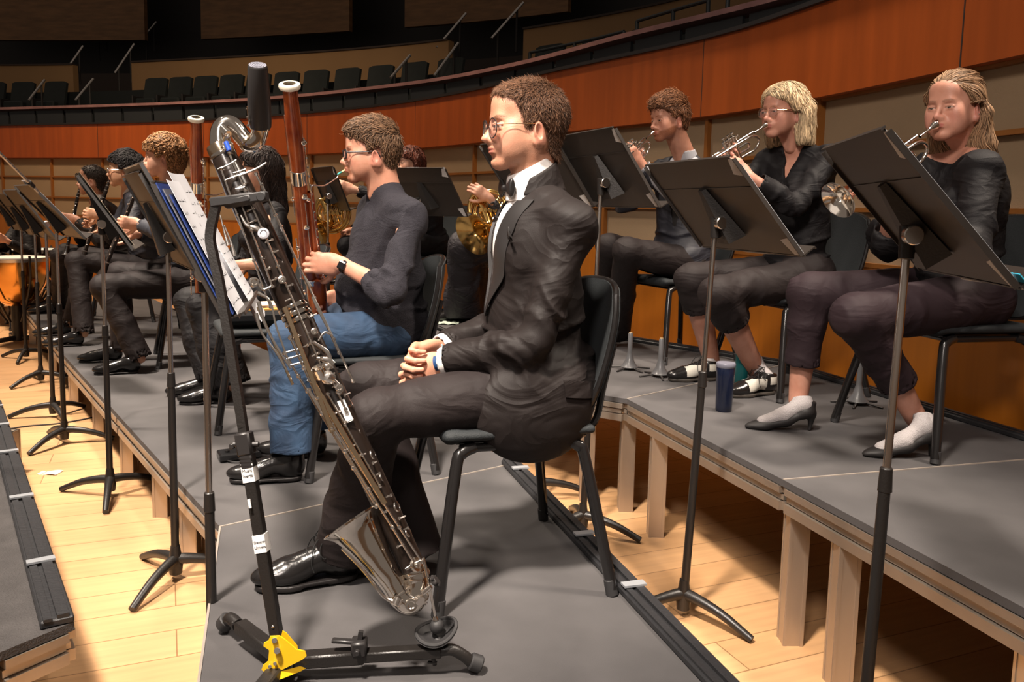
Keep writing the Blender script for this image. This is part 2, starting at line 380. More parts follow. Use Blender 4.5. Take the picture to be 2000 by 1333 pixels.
for i, (a, b) in enumerate([(290, -60), (682, 398), (1100, 788)]):
    a, b = s_of_px(a, 8.6), s_of_px(b, 8.6)
    struct(band(MB(), a, b, 8.6, rect(0, .15, 5.6, 8.5)), 'wall_upper_panel_%d' % (i+1), M_PANEL)
# auditorium seats in two rows
M_SEAT = mat('auditorium_seat_fabric', (.006, .010, .010), .75, var=.2, vscale=8)
def aud_seat(p, yaw, label, group):
    t = thing('auditorium_seat', (*p[:2], p[2]), label, 'auditorium seat', group, rz=yaw)
    W = WM[t.name]; R = np.array(W.to_3x3()); o = np.array(p)
    g = []
    for x in np.linspace(-.27, .27, 9): g.append([o+R@V3(x, .03*(1-(x/.27)**2)+z*.12, .36+z*.62*(1-.05*abs(x/.27)**6)) for z in np.linspace(0, 1, 6)])
    MB().sheet(g, .05).build('backrest', M_SEAT, t)
    MB().box(o+R@V3(0, -.16, .38), (.46, .16, .34), R, .03).build('seat', M_SEAT, t)
    MB().box(o+R@V3(-.27, -.1, .30), (.04, .34, .60), R, .01).build('armrest', M_BLACK, t)
    return t
rows = [(3.25, 2.70, -40, 1500, 'dark folding seats under the upper balcony parapet', (150, 262), (875, 1010))]
n_ = 0
for o_, z_, x0, x1, g, gap1, gap2 in rows:
    sa, sb = s_of_px(x1, o_), s_of_px(x0, o_)
    for s_ in np.arange(sa, sb, .57):
        p = wat(s_, o_); px = pix((*p, z_+.6))[0]
        if gap1[0] < px < gap1[1] or gap2[0] < px < gap2[1]: continue
        t = wat(s_+.1, o_)-wat(s_-.1, o_); yaw = math.atan2(t[1], t[0])+math.pi
        t_ = aud_seat((*p, z_), yaw, '', g)
        t_['label'] = 'empty dark green folding seat in the balcony row below the beige parapet'
# hand rails on the aisle steps
M_RAIL = mat('rail_steel', (.55, .52, .50), .35, metal=.9)
RAILS = [((212, 47), (188, 75), 9.6, 'uppermost left'), ((305, 43), (280, 72), 9.2, 'uppermost second'), ((162, 90), (125, 143), 4.3, 'left of the aisle beside the far left parapet'),
         ((262, 86), (224, 143), 4.3, 'at the left end of the long beige parapet'), ((87, 156), (56, 196), 2.4, 'farthest left on the low aisle'), ((182, 154), (147, 196), 2.4, 'right side of the low left aisle'),
         ((910, 26), (853, 93), 4.3, 'at the right end of the long beige parapet, upper'), ((895, 84), (848, 148), 3.2, 'below the right end of the long beige parapet'),
         ((801, 108), (763, 152), 2.4, 'in front of the dark seats left of the middle aisle'), ((1022, 5), (960, 75), 4.3, 'at the left end of the right beige parapet')]
for a, b, o_, wh in RAILS:
    s_ = s_of_px((a[0]+b[0])/2, o_); D = wat(s_, o_)[1]
    pa, pb = PY(*a, D+.15), PY(*b, D-.25)
    t = thing('handrail', (*((pa+pb)/2)[:2], min(pa[2], pb[2])-.5), 'sloped steel aisle handrail '+wh, 'handrail', 'balcony aisle handrails')
    MB().tube([pa, pb], .022, 8).build('rail', M_RAIL, t)
    k = MB()
    for q in (pa*.8+pb*.2, pa*.2+pb*.8): k.tube([q, q-V3(0, 0, .7)], .018, 8)
    k.build('post', M_BLACK, t)
# black pipe rail on the balcony at upper right
t = thing('pipe_railing', (*wat(s_of_px(1450, .9), .9), 2.6), 'black pipe railing on the balcony ledge at upper right', 'railing')
for a, b, o_ in [(1235, 1370, 1.5), (1410, 1560, 1.2), (1030, 1210, 1.7)]:
    sa, sb = s_of_px(a, o_), s_of_px(b, o_)
    k = MB()
    for z in (2.95, 3.18): k.tube([(*wat(x, o_), z) for x in np.linspace(sa, sb, 10)], .018, 8)
    for x in (sa, (sa+sb)/2, sb): k.tube([(*wat(x, o_), 2.3), (*wat(x, o_), 3.18)], .02, 8)
    k.build('rail', mat('black_pipe', (.012, .016, .018), .35), t)
# ------------------------------------------------------------------ soft-body modelling: distance fields meshed with surface nets
def vnoise(P, seed=0):
    P = np.asarray(P, float)+seed*17.13; I = np.floor(P).astype(np.int64); f = P-I; f = f*f*(3-2*f)
    def h(x, y, z):
        n = (x*374761393+y*668265263+z*2147483647+seed*974634777) & 0xffffffff
        n = ((n ^ (n >> 13))*1274126177) & 0xffffffff; n = n ^ (n >> 16); return (n & 0xffff)/32767.5-1
    x, y, z = I[..., 0], I[..., 1], I[..., 2]; fx, fy, fz = f[..., 0], f[..., 1], f[..., 2]
    L = lambda a, b, t: a+(b-a)*t
    return L(L(L(h(x, y, z), h(x+1, y, z), fx), L(h(x, y+1, z), h(x+1, y+1, z), fx), fy), L(L(h(x, y, z+1), h(x+1, y, z+1), fx), L(h(x, y+1, z+1), h(x+1, y+1, z+1), fx), fy), fz)
class SDF:
    def __init__(s, o=(0, 0, 0), R=None):
        s.p = []; s.setf(o, R)
    def setf(s, o=(0, 0, 0), R=None, sc_=1.0):
        s.o = np.array(o, float); s.R = np.eye(3) if R is None else np.array(R, float); s.s = sc_; return s
    def w(s, p): return s.o+s.R@(np.array(p, float)*s.s)
    def _add(s, fn, lo, hi, op, k): s.p.append((fn, np.array(lo), np.array(hi), op, k)); return s
    def cone(s, a, b, ra, rb, k=.02, op='u', flat=None, fs=1.0):
        """flat: world axis along which the section is scaled by fs"""
        a, b = s.w(a), s.w(b); ra, rb = ra*s.s, rb*s.s; ab = b-a; L2 = max(1e-12, ab@ab)
        fl = None if flat is None else nrm(s.R@np.array(flat, float))
        def fn(P):
            q = P-a; t = np.clip((q@ab)/L2, 0, 1); d = q-t[..., None]*ab
            r = ra+(rb-ra)*t
            if fl is not None: c = d@fl; d = d+(c*(1/fs-1))[..., None]*fl
            D = np.sqrt((d*d).sum(-1))-r
            return D*min(1, fs) if fl is not None else D
        m = max(ra, rb)*max(1, fs); return s._add(fn, np.minimum(a, b)-m, np.maximum(a, b)+m, op, k)
    def ell(s, c, r, k=.02, op='u', R=None):
        c = s.w(c); r = np.array(r, float)*s.s; R_ = s.R if R is None else s.R@np.array(R); m = np.abs(R_)@r
        def fn(P):
            q = (P-c)@R_; k0 = np.sqrt(((q/r)**2).sum(-1)); k1 = np.sqrt(((q/r**2)**2).sum(-1)); return k0*(k0-1)/np.maximum(k1, 1e-9)
        return s._add(fn, c-m, c+m, op, k)
    def box(s, c, h, k=.01, op='u', R=None, rad=.005):
        c = s.w(c); h = np.array(h, float)*s.s-rad; R_ = s.R if R is None else s.R@np.array(R); m = np.abs(R_)@(h+rad)
        def fn(P):
            q = np.abs((P-c)@R_)-h; return np.sqrt((np.maximum(q, 0)**2).sum(-1))+np.minimum(q.max(-1), 0)-rad
        return s._add(fn, c-m, c+m, op, k)
    def plane(s, p, n, k=.004, box=None):
        """keep the side the normal points away from; box=(lo,hi) in world limits it"""
        p = s.w(p); n = nrm(s.R@np.array(n, float)); b = box or ((-1e3,)*3, (1e3,)*3)
        return s._add(lambda P: -((P-p)@n), b[0], b[1], 's', k)
    def polyx(s, poly, k=.006, R2=None):
        """intersect with a polygon given in the local (x, z) plane, extruded sideways"""
        A = np.array(poly, float)*s.s; o, R_ = s.o.copy(), s.R.copy()
        def fn(P):
            q = (P-o)@R_; x = q[..., 0]; z = q[..., 2]; d = np.full(x.shape, 1e9); ins = np.zeros(x.shape, bool)
            for i in range(len(A)):
                a, b = A[i], A[i-1]; e = b-a; wx, wz = x-a[0], z-a[1]; t = np.clip((wx*e[0]+wz*e[1])/(e@e), 0, 1)
                d = np.minimum(d, (wx-e[0]*t)**2+(wz-e[1]*t)**2)
                c = ((a[1] > z) != (b[1] > z)); xx = (b[0]-a[0])*(z-a[1])/((b[1]-a[1]) or 1e-12)+a[0]; ins ^= c & (x < xx)
            return np.sqrt(d)*np.where(ins, 1, -1)
        return s._add(fn, (-1e3,)*3, (1e3,)*3, 's', k)
    def mb(s, op, k, cur, d):
        if op == 'u':
            h = np.maximum(k-np.abs(cur-d), 0)/max(k, 1e-9); return np.minimum(cur, d)-h*h*k/4
        d = -d; h = np.maximum(k-np.abs(cur-d), 0)/max(k, 1e-9); return np.maximum(cur, d)+h*h*k/4
    def at(s, P):
        P = np.asarray(P, float); cur = np.full(P.shape[:-1], 1.0)
        for fn, lo, hi, op, k in s.p: cur = s.mb(op, k, cur, fn(P))
        return cur
    def grad(s, P, e=.0015):
        g = np.stack([s.at(P+v*e)-s.at(P-v*e) for v in np.eye(3)], -1); return g/np.maximum(1e-9, np.linalg.norm(g, axis=-1))[..., None]
    def project(s, P, off=0, it=4):
        P = np.array(P, float)
        for _ in range(it): P = P-s.grad(P)*(s.at(P)-off)[..., None]
        return P
    def mesh(s, res=.006, disp=None):
        U = [p for p in s.p if p[3] == 'u']; lo = np.min([p[1] for p in U], 0)-3*res; hi = np.max([p[2] for p in U], 0)+3*res
        n = np.ceil((hi-lo)/res).astype(int)+1
        ax = [lo[i]+res*np.arange(n[i]) for i in range(3)]; val = np.full(n, 1.0, np.float32)
        for fn, a, b, op, k in s.p:
            i0 = [max(0, int((max(a[i], lo[i]-1)-k-2.5*res-lo[i])/res)) for i in range(3)]; i1 = [min(n[i], int((min(b[i], hi[i]+1)+k+2.5*res-lo[i])/res)+2) for i in range(3)]
            if any(p >= q for p, q in zip(i0, i1)): continue
            sl = tuple(slice(p, q) for p, q in zip(i0, i1))
            X, Y_, Z_ = np.meshgrid(*[ax[i][sl[i]] for i in range(3)], indexing='ij')
            cur = val[sl]
            if op == 's' and (np.array(b)-np.array(a)).max() > 10:
                m = cur < .08; P = np.stack([X[m], Y_[m], Z_[m]], -1); cur[m] = s.mb(op, k, cur[m], fn(P)); val[sl] = cur; continue
            val[sl] = s.mb(op, k, cur, fn(np.stack([X, Y_, Z_], -1)))
        ins = val < 0
        c = np.zeros(np.array(n)-1, np.int8)
        offs = [(i, j, k) for i in (0, 1) for j in (0, 1) for k in (0, 1)]
        for i, j, k in offs: c += ins[i:n[0]-1+i, j:n[1]-1+j, k:n[2]-1+k]
        act = (c > 0) & (c < 8); idx = -np.ones(act.shape, np.int64); C = np.argwhere(act); idx[act] = np.arange(len(C))
        if len(C) == 0: return np.zeros((0, 3)), np.zeros((0, 4), int)
        acc = np.zeros((len(C), 3)); cnt = np.zeros(len(C))
        cv = {o: val[C[:, 0]+o[0], C[:, 1]+o[1], C[:, 2]+o[2]] for o in offs}
        for o in offs:
            for d in range(3):
                if o[d]: continue
                q = list(o); q[d] = 1; q = tuple(q); a, b = cv[o], cv[q]; m = (a < 0) != (b < 0)
                t = np.where(m, a/np.where(m, a-b, 1), 0); p = np.array(o, float)[None]+np.zeros((len(C), 3)); p[:, d] += t
                acc[m] += p[m]; cnt[m] += 1
        V = lo+(C+acc/cnt[:, None])*res; F = []
        for d in range(3):
            sa = [slice(1, -1)]*3; sa[d] = slice(0, -1); sb = [slice(1, -1)]*3; sb[d] = slice(1, None)
            a, b = ins[tuple(sa)], ins[tuple(sb)]
            E = np.argwhere(a != b); sg = a[tuple(E.T)]; E = E+1; E[:, d] -= 1
            e1, e2 = (d+1) % 3, (d+2) % 3; q = []
            for u, v in ((1, 1), (0, 1), (0, 0), (1, 0)):
                X = E.copy(); X[:, e1] -= u; X[:, e2] -= v; q.append(idx[tuple(X.T)])
            q = np.stack(q, 1); q[~sg] = q[~sg][:, ::-1]; F.append(q)
        F = np.concatenate(F); F = F[(F >= 0).all(1)]
        # one relaxation pass, then back onto the surface of the field
        if disp is not None:
            N = vnormals(V, F); V = V+N*disp(V, N)[:, None]
        return V, F
def vnormals(V, F):
    n = np.cross(V[F[:, 2]]-V[F[:, 0]], V[F[:, 3]]-V[F[:, 1]]); N = np.zeros_like(V)
    for i in range(4): np.add.at(N, F[:, i], n)
    return N/np.maximum(1e-12, np.linalg.norm(N, axis=1))[:, None]
def lap(V, F, it=1, w_=.5):
    for _ in range(it):
        A = np.zeros_like(V); c = np.zeros(len(V))
        for i in range(4):
            a, b = F[:, i], F[:, (i+1) % 4]; np.add.at(A, a, V[b]); np.add.at(A, b, V[a]); np.add.at(c, a, 1); np.add.at(c, b, 1)
        V = V*(1-w_)+w_*A/np.maximum(c, 1)[:, None]
    return V
def folds(fs):
    """cloth folds: each entry (centre, axis, along freq, across freq, radius, amplitude)"""
    def fn(V, N):
        d = np.zeros(len(V))
        for i, (c, ax, fa, fc, rad, amp) in enumerate(fs):
            ax = nrm(ax); q = V-np.array(c); s_ = q@ax; perp = q-s_[:, None]*ax
            wob = vnoise(q*9, i+3)*.35
            n = vnoise(np.concatenate([(s_*fa+wob)[:, None], perp[:, :2]*fc+perp[:, 2:]*fc*.3], 1), i)
            r = np.clip(1-np.abs(n)*5.5, -.8, 1); r = r*np.clip(1.2-(q*q).sum(1)/(rad*rad*4), 0, 1)
            d += amp*r*np.exp(-(q*q).sum(1)/(rad*rad))
        return d
    return fn
def ik(a, b, l1, l2, pole):
    a, b = np.array(a, float), np.array(b, float); d = b-a; L = np.linalg.norm(d); Lm = min(L, (l1+l2)*.999); x = d/L
    if L > l1+l2: l1, l2 = l1*L/(l1+l2)*1.001, l2*L/(l1+l2)*1.001; Lm = L
    c = (l1*l1+Lm*Lm-l2*l2)/(2*Lm); h = math.sqrt(max(0, l1*l1-c*c)); p = np.array(pole, float); p = nrm(p-x*(p@x))
    return a+x*c+p*h
def obj_from(name, VF, mats, parent, mi=None, smooth=True, tint=None):
    V, F = VF; m = bpy.data.meshes.new(name); m.from_pydata(V.tolist(), [], F.tolist())
    for q in (mats if isinstance(mats, (list, tuple)) else [mats]): m.materials.append(q)
    if mi is not None: m.polygons.foreach_set('material_index', np.asarray(mi, np.int32))
    m.polygons.foreach_set('use_smooth', [smooth]*len(F)); m.update()
    if tint is not None:
        a = m.color_attributes.new('tint', 'FLOAT_COLOR', 'POINT'); a.data.foreach_set('color', np.asarray(tint, np.float32).ravel())
    o = bpy.data.objects.new(name, m); COL.objects.link(o)
    if parent is not None: attach(o, parent)
    return o
# ------------------------------------------------------------------ people
def skin_mat(name, c, lip, hairc):
    """skin whose lips, cheeks, brows and beard take their own colours from a vertex mask (real colour, no light)"""
    if name in MATS: return MATS[name]
    m = bpy.data.materials.new(name); m.use_nodes = True; nt = m.node_tree; b = nt.nodes['Principled BSDF']; N = nt.nodes.new; L = nt.links.new
    a = N('ShaderNodeAttribute'); a.attribute_name = 'tint'; sp = N('ShaderNodeSeparateColor'); L(a.outputs['Color'], sp.inputs[0])
    tc = N('ShaderNodeTexCoord'); n = N('ShaderNodeTexNoise'); n.inputs['Scale'].default_value = 22; n.inputs['Detail'].default_value = 4; L(tc.outputs['Object'], n.inputs[0])
    r = N('ShaderNodeValToRGB'); e = r.color_ramp.elements; e[0].color = (*[v*k for v, k in zip(c, (.93, .86, .82))], 1); e[1].color = (*[min(1, v*1.06) for v in c], 1); e[0].position = .35; e[1].position = .65; L(n.outputs[0], r.inputs[0])
    x1 = N('ShaderNodeMixRGB'); L(sp.outputs[0], x1.inputs[0]); L(r.outputs[0], x1.inputs[1]); x1.inputs[2].default_value = (*lip, 1)
    n2 = N('ShaderNodeTexNoise'); n2.inputs['Scale'].default_value = 420; L(tc.outputs['Object'], n2.inputs[0])
    mm = N('ShaderNodeMapRange'); L(n2.outputs[0], mm.inputs[0]); mm.inputs[1].default_value = .35; mm.inputs[2].default_value = .6; mm.inputs[3].default_value = .55; mm.inputs[4].default_value = 1
    mu = N('ShaderNodeMath'); mu.operation = 'MULTIPLY'; L(sp.outputs[1], mu.inputs[0]); L(mm.outputs[0], mu.inputs[1])
    x2 = N('ShaderNodeMixRGB'); L(mu.outputs[0], x2.inputs[0]); L(x1.outputs[0], x2.inputs[1]); x2.inputs[2].default_value = (*hairc, 1)
    L(x2.outputs[0], b.inputs['Base Color']); b.inputs['Roughness'].default_value = .48; b.inputs['Specular IOR Level'].default_value = .4
    b.inputs['Subsurface Weight'].default_value = .10; b.inputs['Subsurface Radius'].default_value = (1, .35, .2); b.inputs['Subsurface Scale'].default_value = .010
    n3 = N('ShaderNodeTexNoise'); n3.inputs['Scale'].default_value = 300; L(tc.outputs['Object'], n3.inputs[0])
    bp = N('ShaderNodeBump'); bp.inputs['Strength'].default_value = .08; bp.inputs['Distance'].default_value = .01; L(n3.outputs[0], bp.inputs['Height']); L(bp.outputs[0], b.inputs['Normal'])
    MATS[name] = m; return m
M_EYEW = mat('eye_white', (.42, .33, .29), .3); M_IRIS = mat('eye_iris', (.05, .035, .025), .15)
def head_sdf(S, hc, Rh, s_=1.0, o={}):
    """face looks along local +x, left ear +y, crown +z"""
    S.setf(hc, Rh, s_); g = o.get
    jw, ch, no = g('jaw', 1.0), g('chin', 1.0), g('nose', 1.0); fat = g('fat', 0)
    S.ell((-.014, 0, .026), (.094, .074, .088), .0)
    S.ell((.030, 0, -.020), (.056, .060+fat, .080), .03)
    for y in (-1, 1):
        S.cone((-.004, y*(.058+fat)*jw, -.035), (.066, y*.016, -.098), .018, .016, .028)
        S.ell((.052, y*(.042+fat*.6), -.026), (.026, .022, .026), .028)
        S.ell((.045, y*(.040+fat), -.062), (.030, .020, .030), .03)
    S.ell((.010, 0, -.068), (.058, .046*jw+fat, .032), .03)
    S.ell((.074*ch, 0, -.098), (.017, .020, .015), .022)
    S.o = S.o-S.R@V3(0, 0, .006)*s_
    S.cone((.078, -.030, .021), (.078, .030, .021), .011, .011, .022)
    S.ell((.055, 0, .061), (.036, .052, .036), .03)
    for y in (-1, 1): S.ell((.098, y*.032, .002), (.019, .018, .011), .016, 's')
    for y in (-1, 1): S.ell((.0735, y*.0315, .001), (.0140, .0145, .0125), .003)
    lid = .0034 if g('eyes', 'open') == 'down' else .0026
    for y in (-1, 1):
        S.cone((.0835, y*.019, .0085-lid), (.0815, y*.045, .0065-lid), .0030, .0024, .005)
        S.cone((.0825, y*.021, -.0075), (.0805, y*.042, -.0065), .0025, .0025, .006)
    S.cone((.083, 0, .012), (.104+.006*(no-1), 0, -.028), .0075, .0095*no, .012)
    S.ell((.106+.008*(no-1), 0, -.032), (.012*no, .0105*no, .0095), .008)
    for y in (-1, 1):
        S.ell((.095, y*.0115*no, -.036), (.011, .0075, .0075), .007)
        S.ell((.098, y*.0065, -.0435), (.005, .0028, .003), .003, 's')
    S.o = S.o+S.R@V3(0, 0, .003)*s_
    S.ell((.082, 0, -.058), (.018, .028, .022), .02)
    S.ell((.0945, 0, -.0585), (.009, .021, .0052), .005)
    S.ell((.0925, 0, -.0685), (.009, .018, .0062), .005)
    S.cone((.103, 0, -.0633), (.088, .023, -.0645), .0014, .001, .003, 's'); S.cone((.103, 0, -.0633), (.088, -.023, -.0645), .0014, .001, .003, 's')
    S.cone((.106, 0, -.047), (.106, 0, -.053), .0025, .0025, .005, 's')
    S.ell((.096, 0, -.081), (.006, .016, .005), .012, 's')
    S.o = S.o-S.R@V3(0, 0, .019)*s_
    for y in (-1, 1):
        c, s2 = math.cos(y*.38), math.sin(y*.38); Re = np.array([[c, -s2, 0], [s2, c, 0], [0, 0, 1]])@np.array([[.97, 0, .22], [0, 1, 0], [-.22, 0, .97]])
        S.ell((-.010, y*.080, -.004), (.018, .0075, .031), .008, R=Re)
        S.ell((-.006, y*.087, .001), (.0095, .0065, .020), .003, 's', R=Re)
        S.ell((-.002, y*.080, -.026), (.009, .006, .010), .006)
    S.setf()
def smst(a, b, x): t = np.clip((x-a)/(b-a), 0, 1); return t*t*(3-2*t)
def head_tint(V, hc, Rh, s_, o):
    x, y, z = ((V-hc)@Rh/s_).T; z = z+.006-.003*(z < -.04); ya = np.abs(y); T = np.zeros((len(V), 4)); T[:, 3] = 1; E = .0012
    up = ((z+.0632)/.0085)**2+(ya/.0225)**2; lo = ((z+.0632)/.0112)**2+(ya/.020)**2
    lip = np.where(z > -.0632, 1-smst(.85, 1.2, up), 1-smst(.85, 1.2, lo))*(x > .08)
    ck = .30*np.exp(-(((x-.07)/.03)**2+((ya-.045)/.02)**2+((z+.035)/.025)**2))+.3*np.exp(-(((x-.108)/.012)**2+(y/.014)**2+((z+.03)/.014)**2))+.35*smst(.072, .080, ya)*(x < .02)*(z > -.05)
    T[:, 0] = np.clip(lip*o.get('lipk', .8)+ck*o.get('red', 1), 0, 1)
    bz = .0205+.0045*np.sin(np.clip((ya-.012)/.038, 0, 1)*2.6)
    br = (1-smst(.0022, .0046, np.abs(z-bz)*(1+.6*np.clip((ya-.03)/.02, 0, 1))))*smst(.009, .014, ya)*(1-smst(.044, .052, ya))*(x > .055)
    T[:, 1] = br*o.get('brow', .85); b = 0
    jl = z+.040+.30*np.clip(x-.03, -.06, .06)
    if o.get('beard') in ('full', 'stubble'):
        f = (1-smst(-.008, .006, jl))*smst(-.004, .012, x)*smst(-.135, -.118, z)*(1-smst(.0, 1.0, np.clip(1.3-((z+.064)/.016)**2-(ya/.027)**2, 0, 1)))
        f = np.where((x > .085) & (z > -.05), 0, f); mo = (x > .074)*(1-smst(.027, .032, ya))*smst(-.057, -.0545, z)*(1-smst(-.0475, -.045, z))
        b = np.maximum(f, mo)*(1 if o['beard'] == 'full' else .30)
    if o.get('beard') == 'goatee':
        f = (x > .05)*(1-smst(.022, .030, ya))*(1-smst(-.079, -.074, z)); mo = (x > .074)*(1-smst(.027, .032, ya))*smst(-.058, -.0545, z)*(1-smst(-.0475, -.045, z))
        sd = (x > .07)*smst(.022, .026, ya)*(1-smst(.031, .035, ya))*(z < -.05)*(z > -.082); b = np.maximum(np.maximum(f, mo), sd*.8)*.85
    ly = (ya-.0315)/.0145; lz = (.0062 if o.get('eyes') != 'down' else .0050)*(1-ly*ly)-.0005
    lash = (1-smst(.0010, .0026, np.abs(z-lz)))*(np.abs(ly) < 1)*(x > .074)*.75
    T[:, 1] = np.maximum(np.maximum(T[:, 1], b), lash); return T
def eye_faces(V, F, hc, Rh, s_, o):
    c = (V[F].mean(1)-hc)@Rh/s_; x, y, z = c.T; z = z+.006; ya = np.abs(y); mi = np.zeros(len(F), int); h = .0032 if o.get('eyes') == 'down' else .0036
    ev = (x > .077) & (((ya-.0315)/.0120)**2+((z+.0005)/h)**2 < 1); mi[ev] = 1
    mi[ev & ((y-np.sign(y)*.0315-o.get('gaze', 0))**2+(z-.0005)**2 < .0062**2)] = 2
    return mi
def hand_sdf(S, wrist, X, Zp, side, curls, sc_=1.0, spread=.10, thumb=(.55, .75, .30), tb=(.35, .35), fore=None, rf=.030):
    """X: towards the fingers; Zp: out of the palm; side: +1 when the thumb lies on Zp x X"""
    X = nrm(X); Zp = nrm(np.array(Zp)-X*(np.array(Zp)@X)); Yt = np.cross(Zp, X)*side; S.setf(wrist, np.array([X, Yt, Zp]).T, sc_)
    S.ell((.052, .002, -.001), (.052, .039, .0155), .0)
    S.ell((.080, .000, -.003), (.022, .041, .0130), .012)
    S.ell((.032, .026, .009), (.032, .016, .014), .014); S.ell((.036, -.024, .008), (.034, .014, .012), .014)
    S.cone((-.012, 0, 0), (.02, 0, 0), .0235, .024, .014, flat=(0, 0, 1), fs=.78)
    if fore is not None:
        q = S.R.T@(np.array(fore)-S.o)/sc_; S.cone((-.005, 0, 0), q, .0245, rf/sc_, .012, flat=(0, 0, 1), fs=.86)
    FB = [(.090, .029), (.094, .0095), (.090, -.0105), (.081, -.029)]; FL = [(.043, .026, .021), (.047, .030, .022), (.043, .028, .021), (.034, .021, .019)]; FR = [.0092, .0095, .0090, .0080]
    tips = []
    for i in range(4):
        p = np.array([FB[i][0], FB[i][1], -.004]); sp = (1.5-i)*spread*.6; a = 0; r = FR[i]
        for j in range(3):
            a += curls[i][j]; d = np.array([math.cos(a)*math.cos(sp), math.cos(a)*math.sin(sp), math.sin(a)]); q = p+d*FL[i][j]
            S.cone(p, q, r*1.02, r*.90, .0035 if j else .010); 
            if j: S.ell(p, (r*1.12,)*3, .003)
            p = q; r *= .92
        tips.append(S.w(p))
    p = np.array([.022, .026, .006]); d = nrm(thumb); r = .0135; Ls = (.042, .033, .027)
    for j in range(3):
        q = p+d*Ls[j]; S.cone(p, q, r, r*.88, .012 if j == 0 else .004); p = q; r *= .88
        if j < 2:
            t = tb[j]; d = nrm(d*math.cos(t)+math.sin(t)*nrm(np.array([.35, -.75, .25]))) if t >= 0 else nrm(d*math.cos(t)+math.sin(t)*nrm(np.array([-.35, .75, -.1])))
    tips.append(S.w(p)); S.setf(); return tips
def cur(a, b=None, c=None):
    b = a if b is None else b; c = b*.7 if c is None else c; return [(a, b, c)]*4

HM = {}
def hair_m(n, c):
    return [mat(n+'_%d' % i, tuple(min(1, x*k) for x in c), .55, spec=.35) for i, k in enumerate((.5, 1.0, 1.5))]
def strands(name, S, VF, mats, parent, flow, n, L, r=.0011, lift=.0, step=5, seedp=None, jitter=.25, o=(0, 0, 0), R=np.eye(3), mask=None, curl=0):
    """locks of hair traced over the surface of the hair volume S; one mesh"""
    rng = np.random.RandomState(n); V, F = VF; c = V[F].mean(1); 
    if mask is not None: c = c[mask((c-o)@R)]
    c = c[rng.randint(0, len(c), n)]+rng.normal(0, .0015, (n, 3)); P = [c-S.grad(c)*(S.at(c)+.0012)[:, None]]
    LL = L*(.6+.7*rng.rand(n)); ph = rng.rand(n)*6.28
    jit = rng.normal(0, jitter, (n, 3)); d = None
    for k in range(step):
        p = P[-1]; g = S.grad(p); f = flow((p-o)@R)@R.T+jit
        if curl: f = f+curl*np.stack([np.sin(ph+k*1.3), np.cos(ph+k*1.3), np.sin(ph*2+k*.9)], 1)
        f = f-g*((f*g).sum(1))[:, None]; f /= np.maximum(1e-9, np.linalg.norm(f, axis=1))[:, None]
        q = p+f*(LL/step)[:, None]; t = (k+1)/step; off_ = .0008+lift*t*(.4+.8*np.abs(jit[:, 0])/jitter)
        P.append(q-S.grad(q)*(S.at(q)-off_)[:, None]*.9)
    P = np.array(P); K = step+1; T = np.gradient(P, axis=0); T /= np.maximum(1e-9, np.linalg.norm(T, axis=2))[..., None]
    N = np.cross(T, nrm((.3, .5, .8))); N /= np.maximum(1e-9, np.linalg.norm(N, axis=2))[..., None]; B = np.cross(T, N)
    w_ = r*np.array([.8, 1.1, 1.1]+[1.0]*(K-4)+[.15])[:K] if K > 4 else r*np.array([.8, 1.1, .8, .15])[:K]
    vs = []
    for a in (0, 2.094, 4.189): vs.append(P+(math.cos(a)*N+math.sin(a)*B)*w_[:, None, None]*(.7+.6*rng.rand(n))[None, :, None])
    vs = np.stack(vs, 2)  # K n 3 3
    vs = vs.transpose(1, 0, 2, 3).reshape(-1, 3); F_ = []
    base = np.arange(n)*K*3; q = []
    for k in range(K-1):
        for a in range(3):
            b = (a+1) % 3; q.append(np.stack([base+k*3+a, base+k*3+b, base+(k+1)*3+b, base+(k+1)*3+a], 1))
    F_ = np.concatenate(q); mi = np.tile(rng.choice([0, 1, 1, 2], n), (K-1)*3)
    return vs, F_, mi
def hair(parent, hc, Rh, s_, mats, build, poly, flow, n, L, r=.0011, lift=.004, res=.004, step=5, jitter=.25, curl=0, mask=None, name='hair'):
    S = SDF(); S.setf(hc, Rh, s_); build(S); 
    if poly is not None: S.polyx(poly)
    S.setf(); V, F = S.mesh(res); sv, sf, mi = strands(name, S, (V, F), mats, parent, flow, n, L*s_, r, lift, step, jitter=jitter, o=hc, R=Rh, curl=curl, mask=mask)
    o = obj_from(name, (np.vstack([V, sv]), np.vstack([F, sf+len(V)])), mats, parent, np.r_[np.zeros(len(F), int), mi]); return o, S
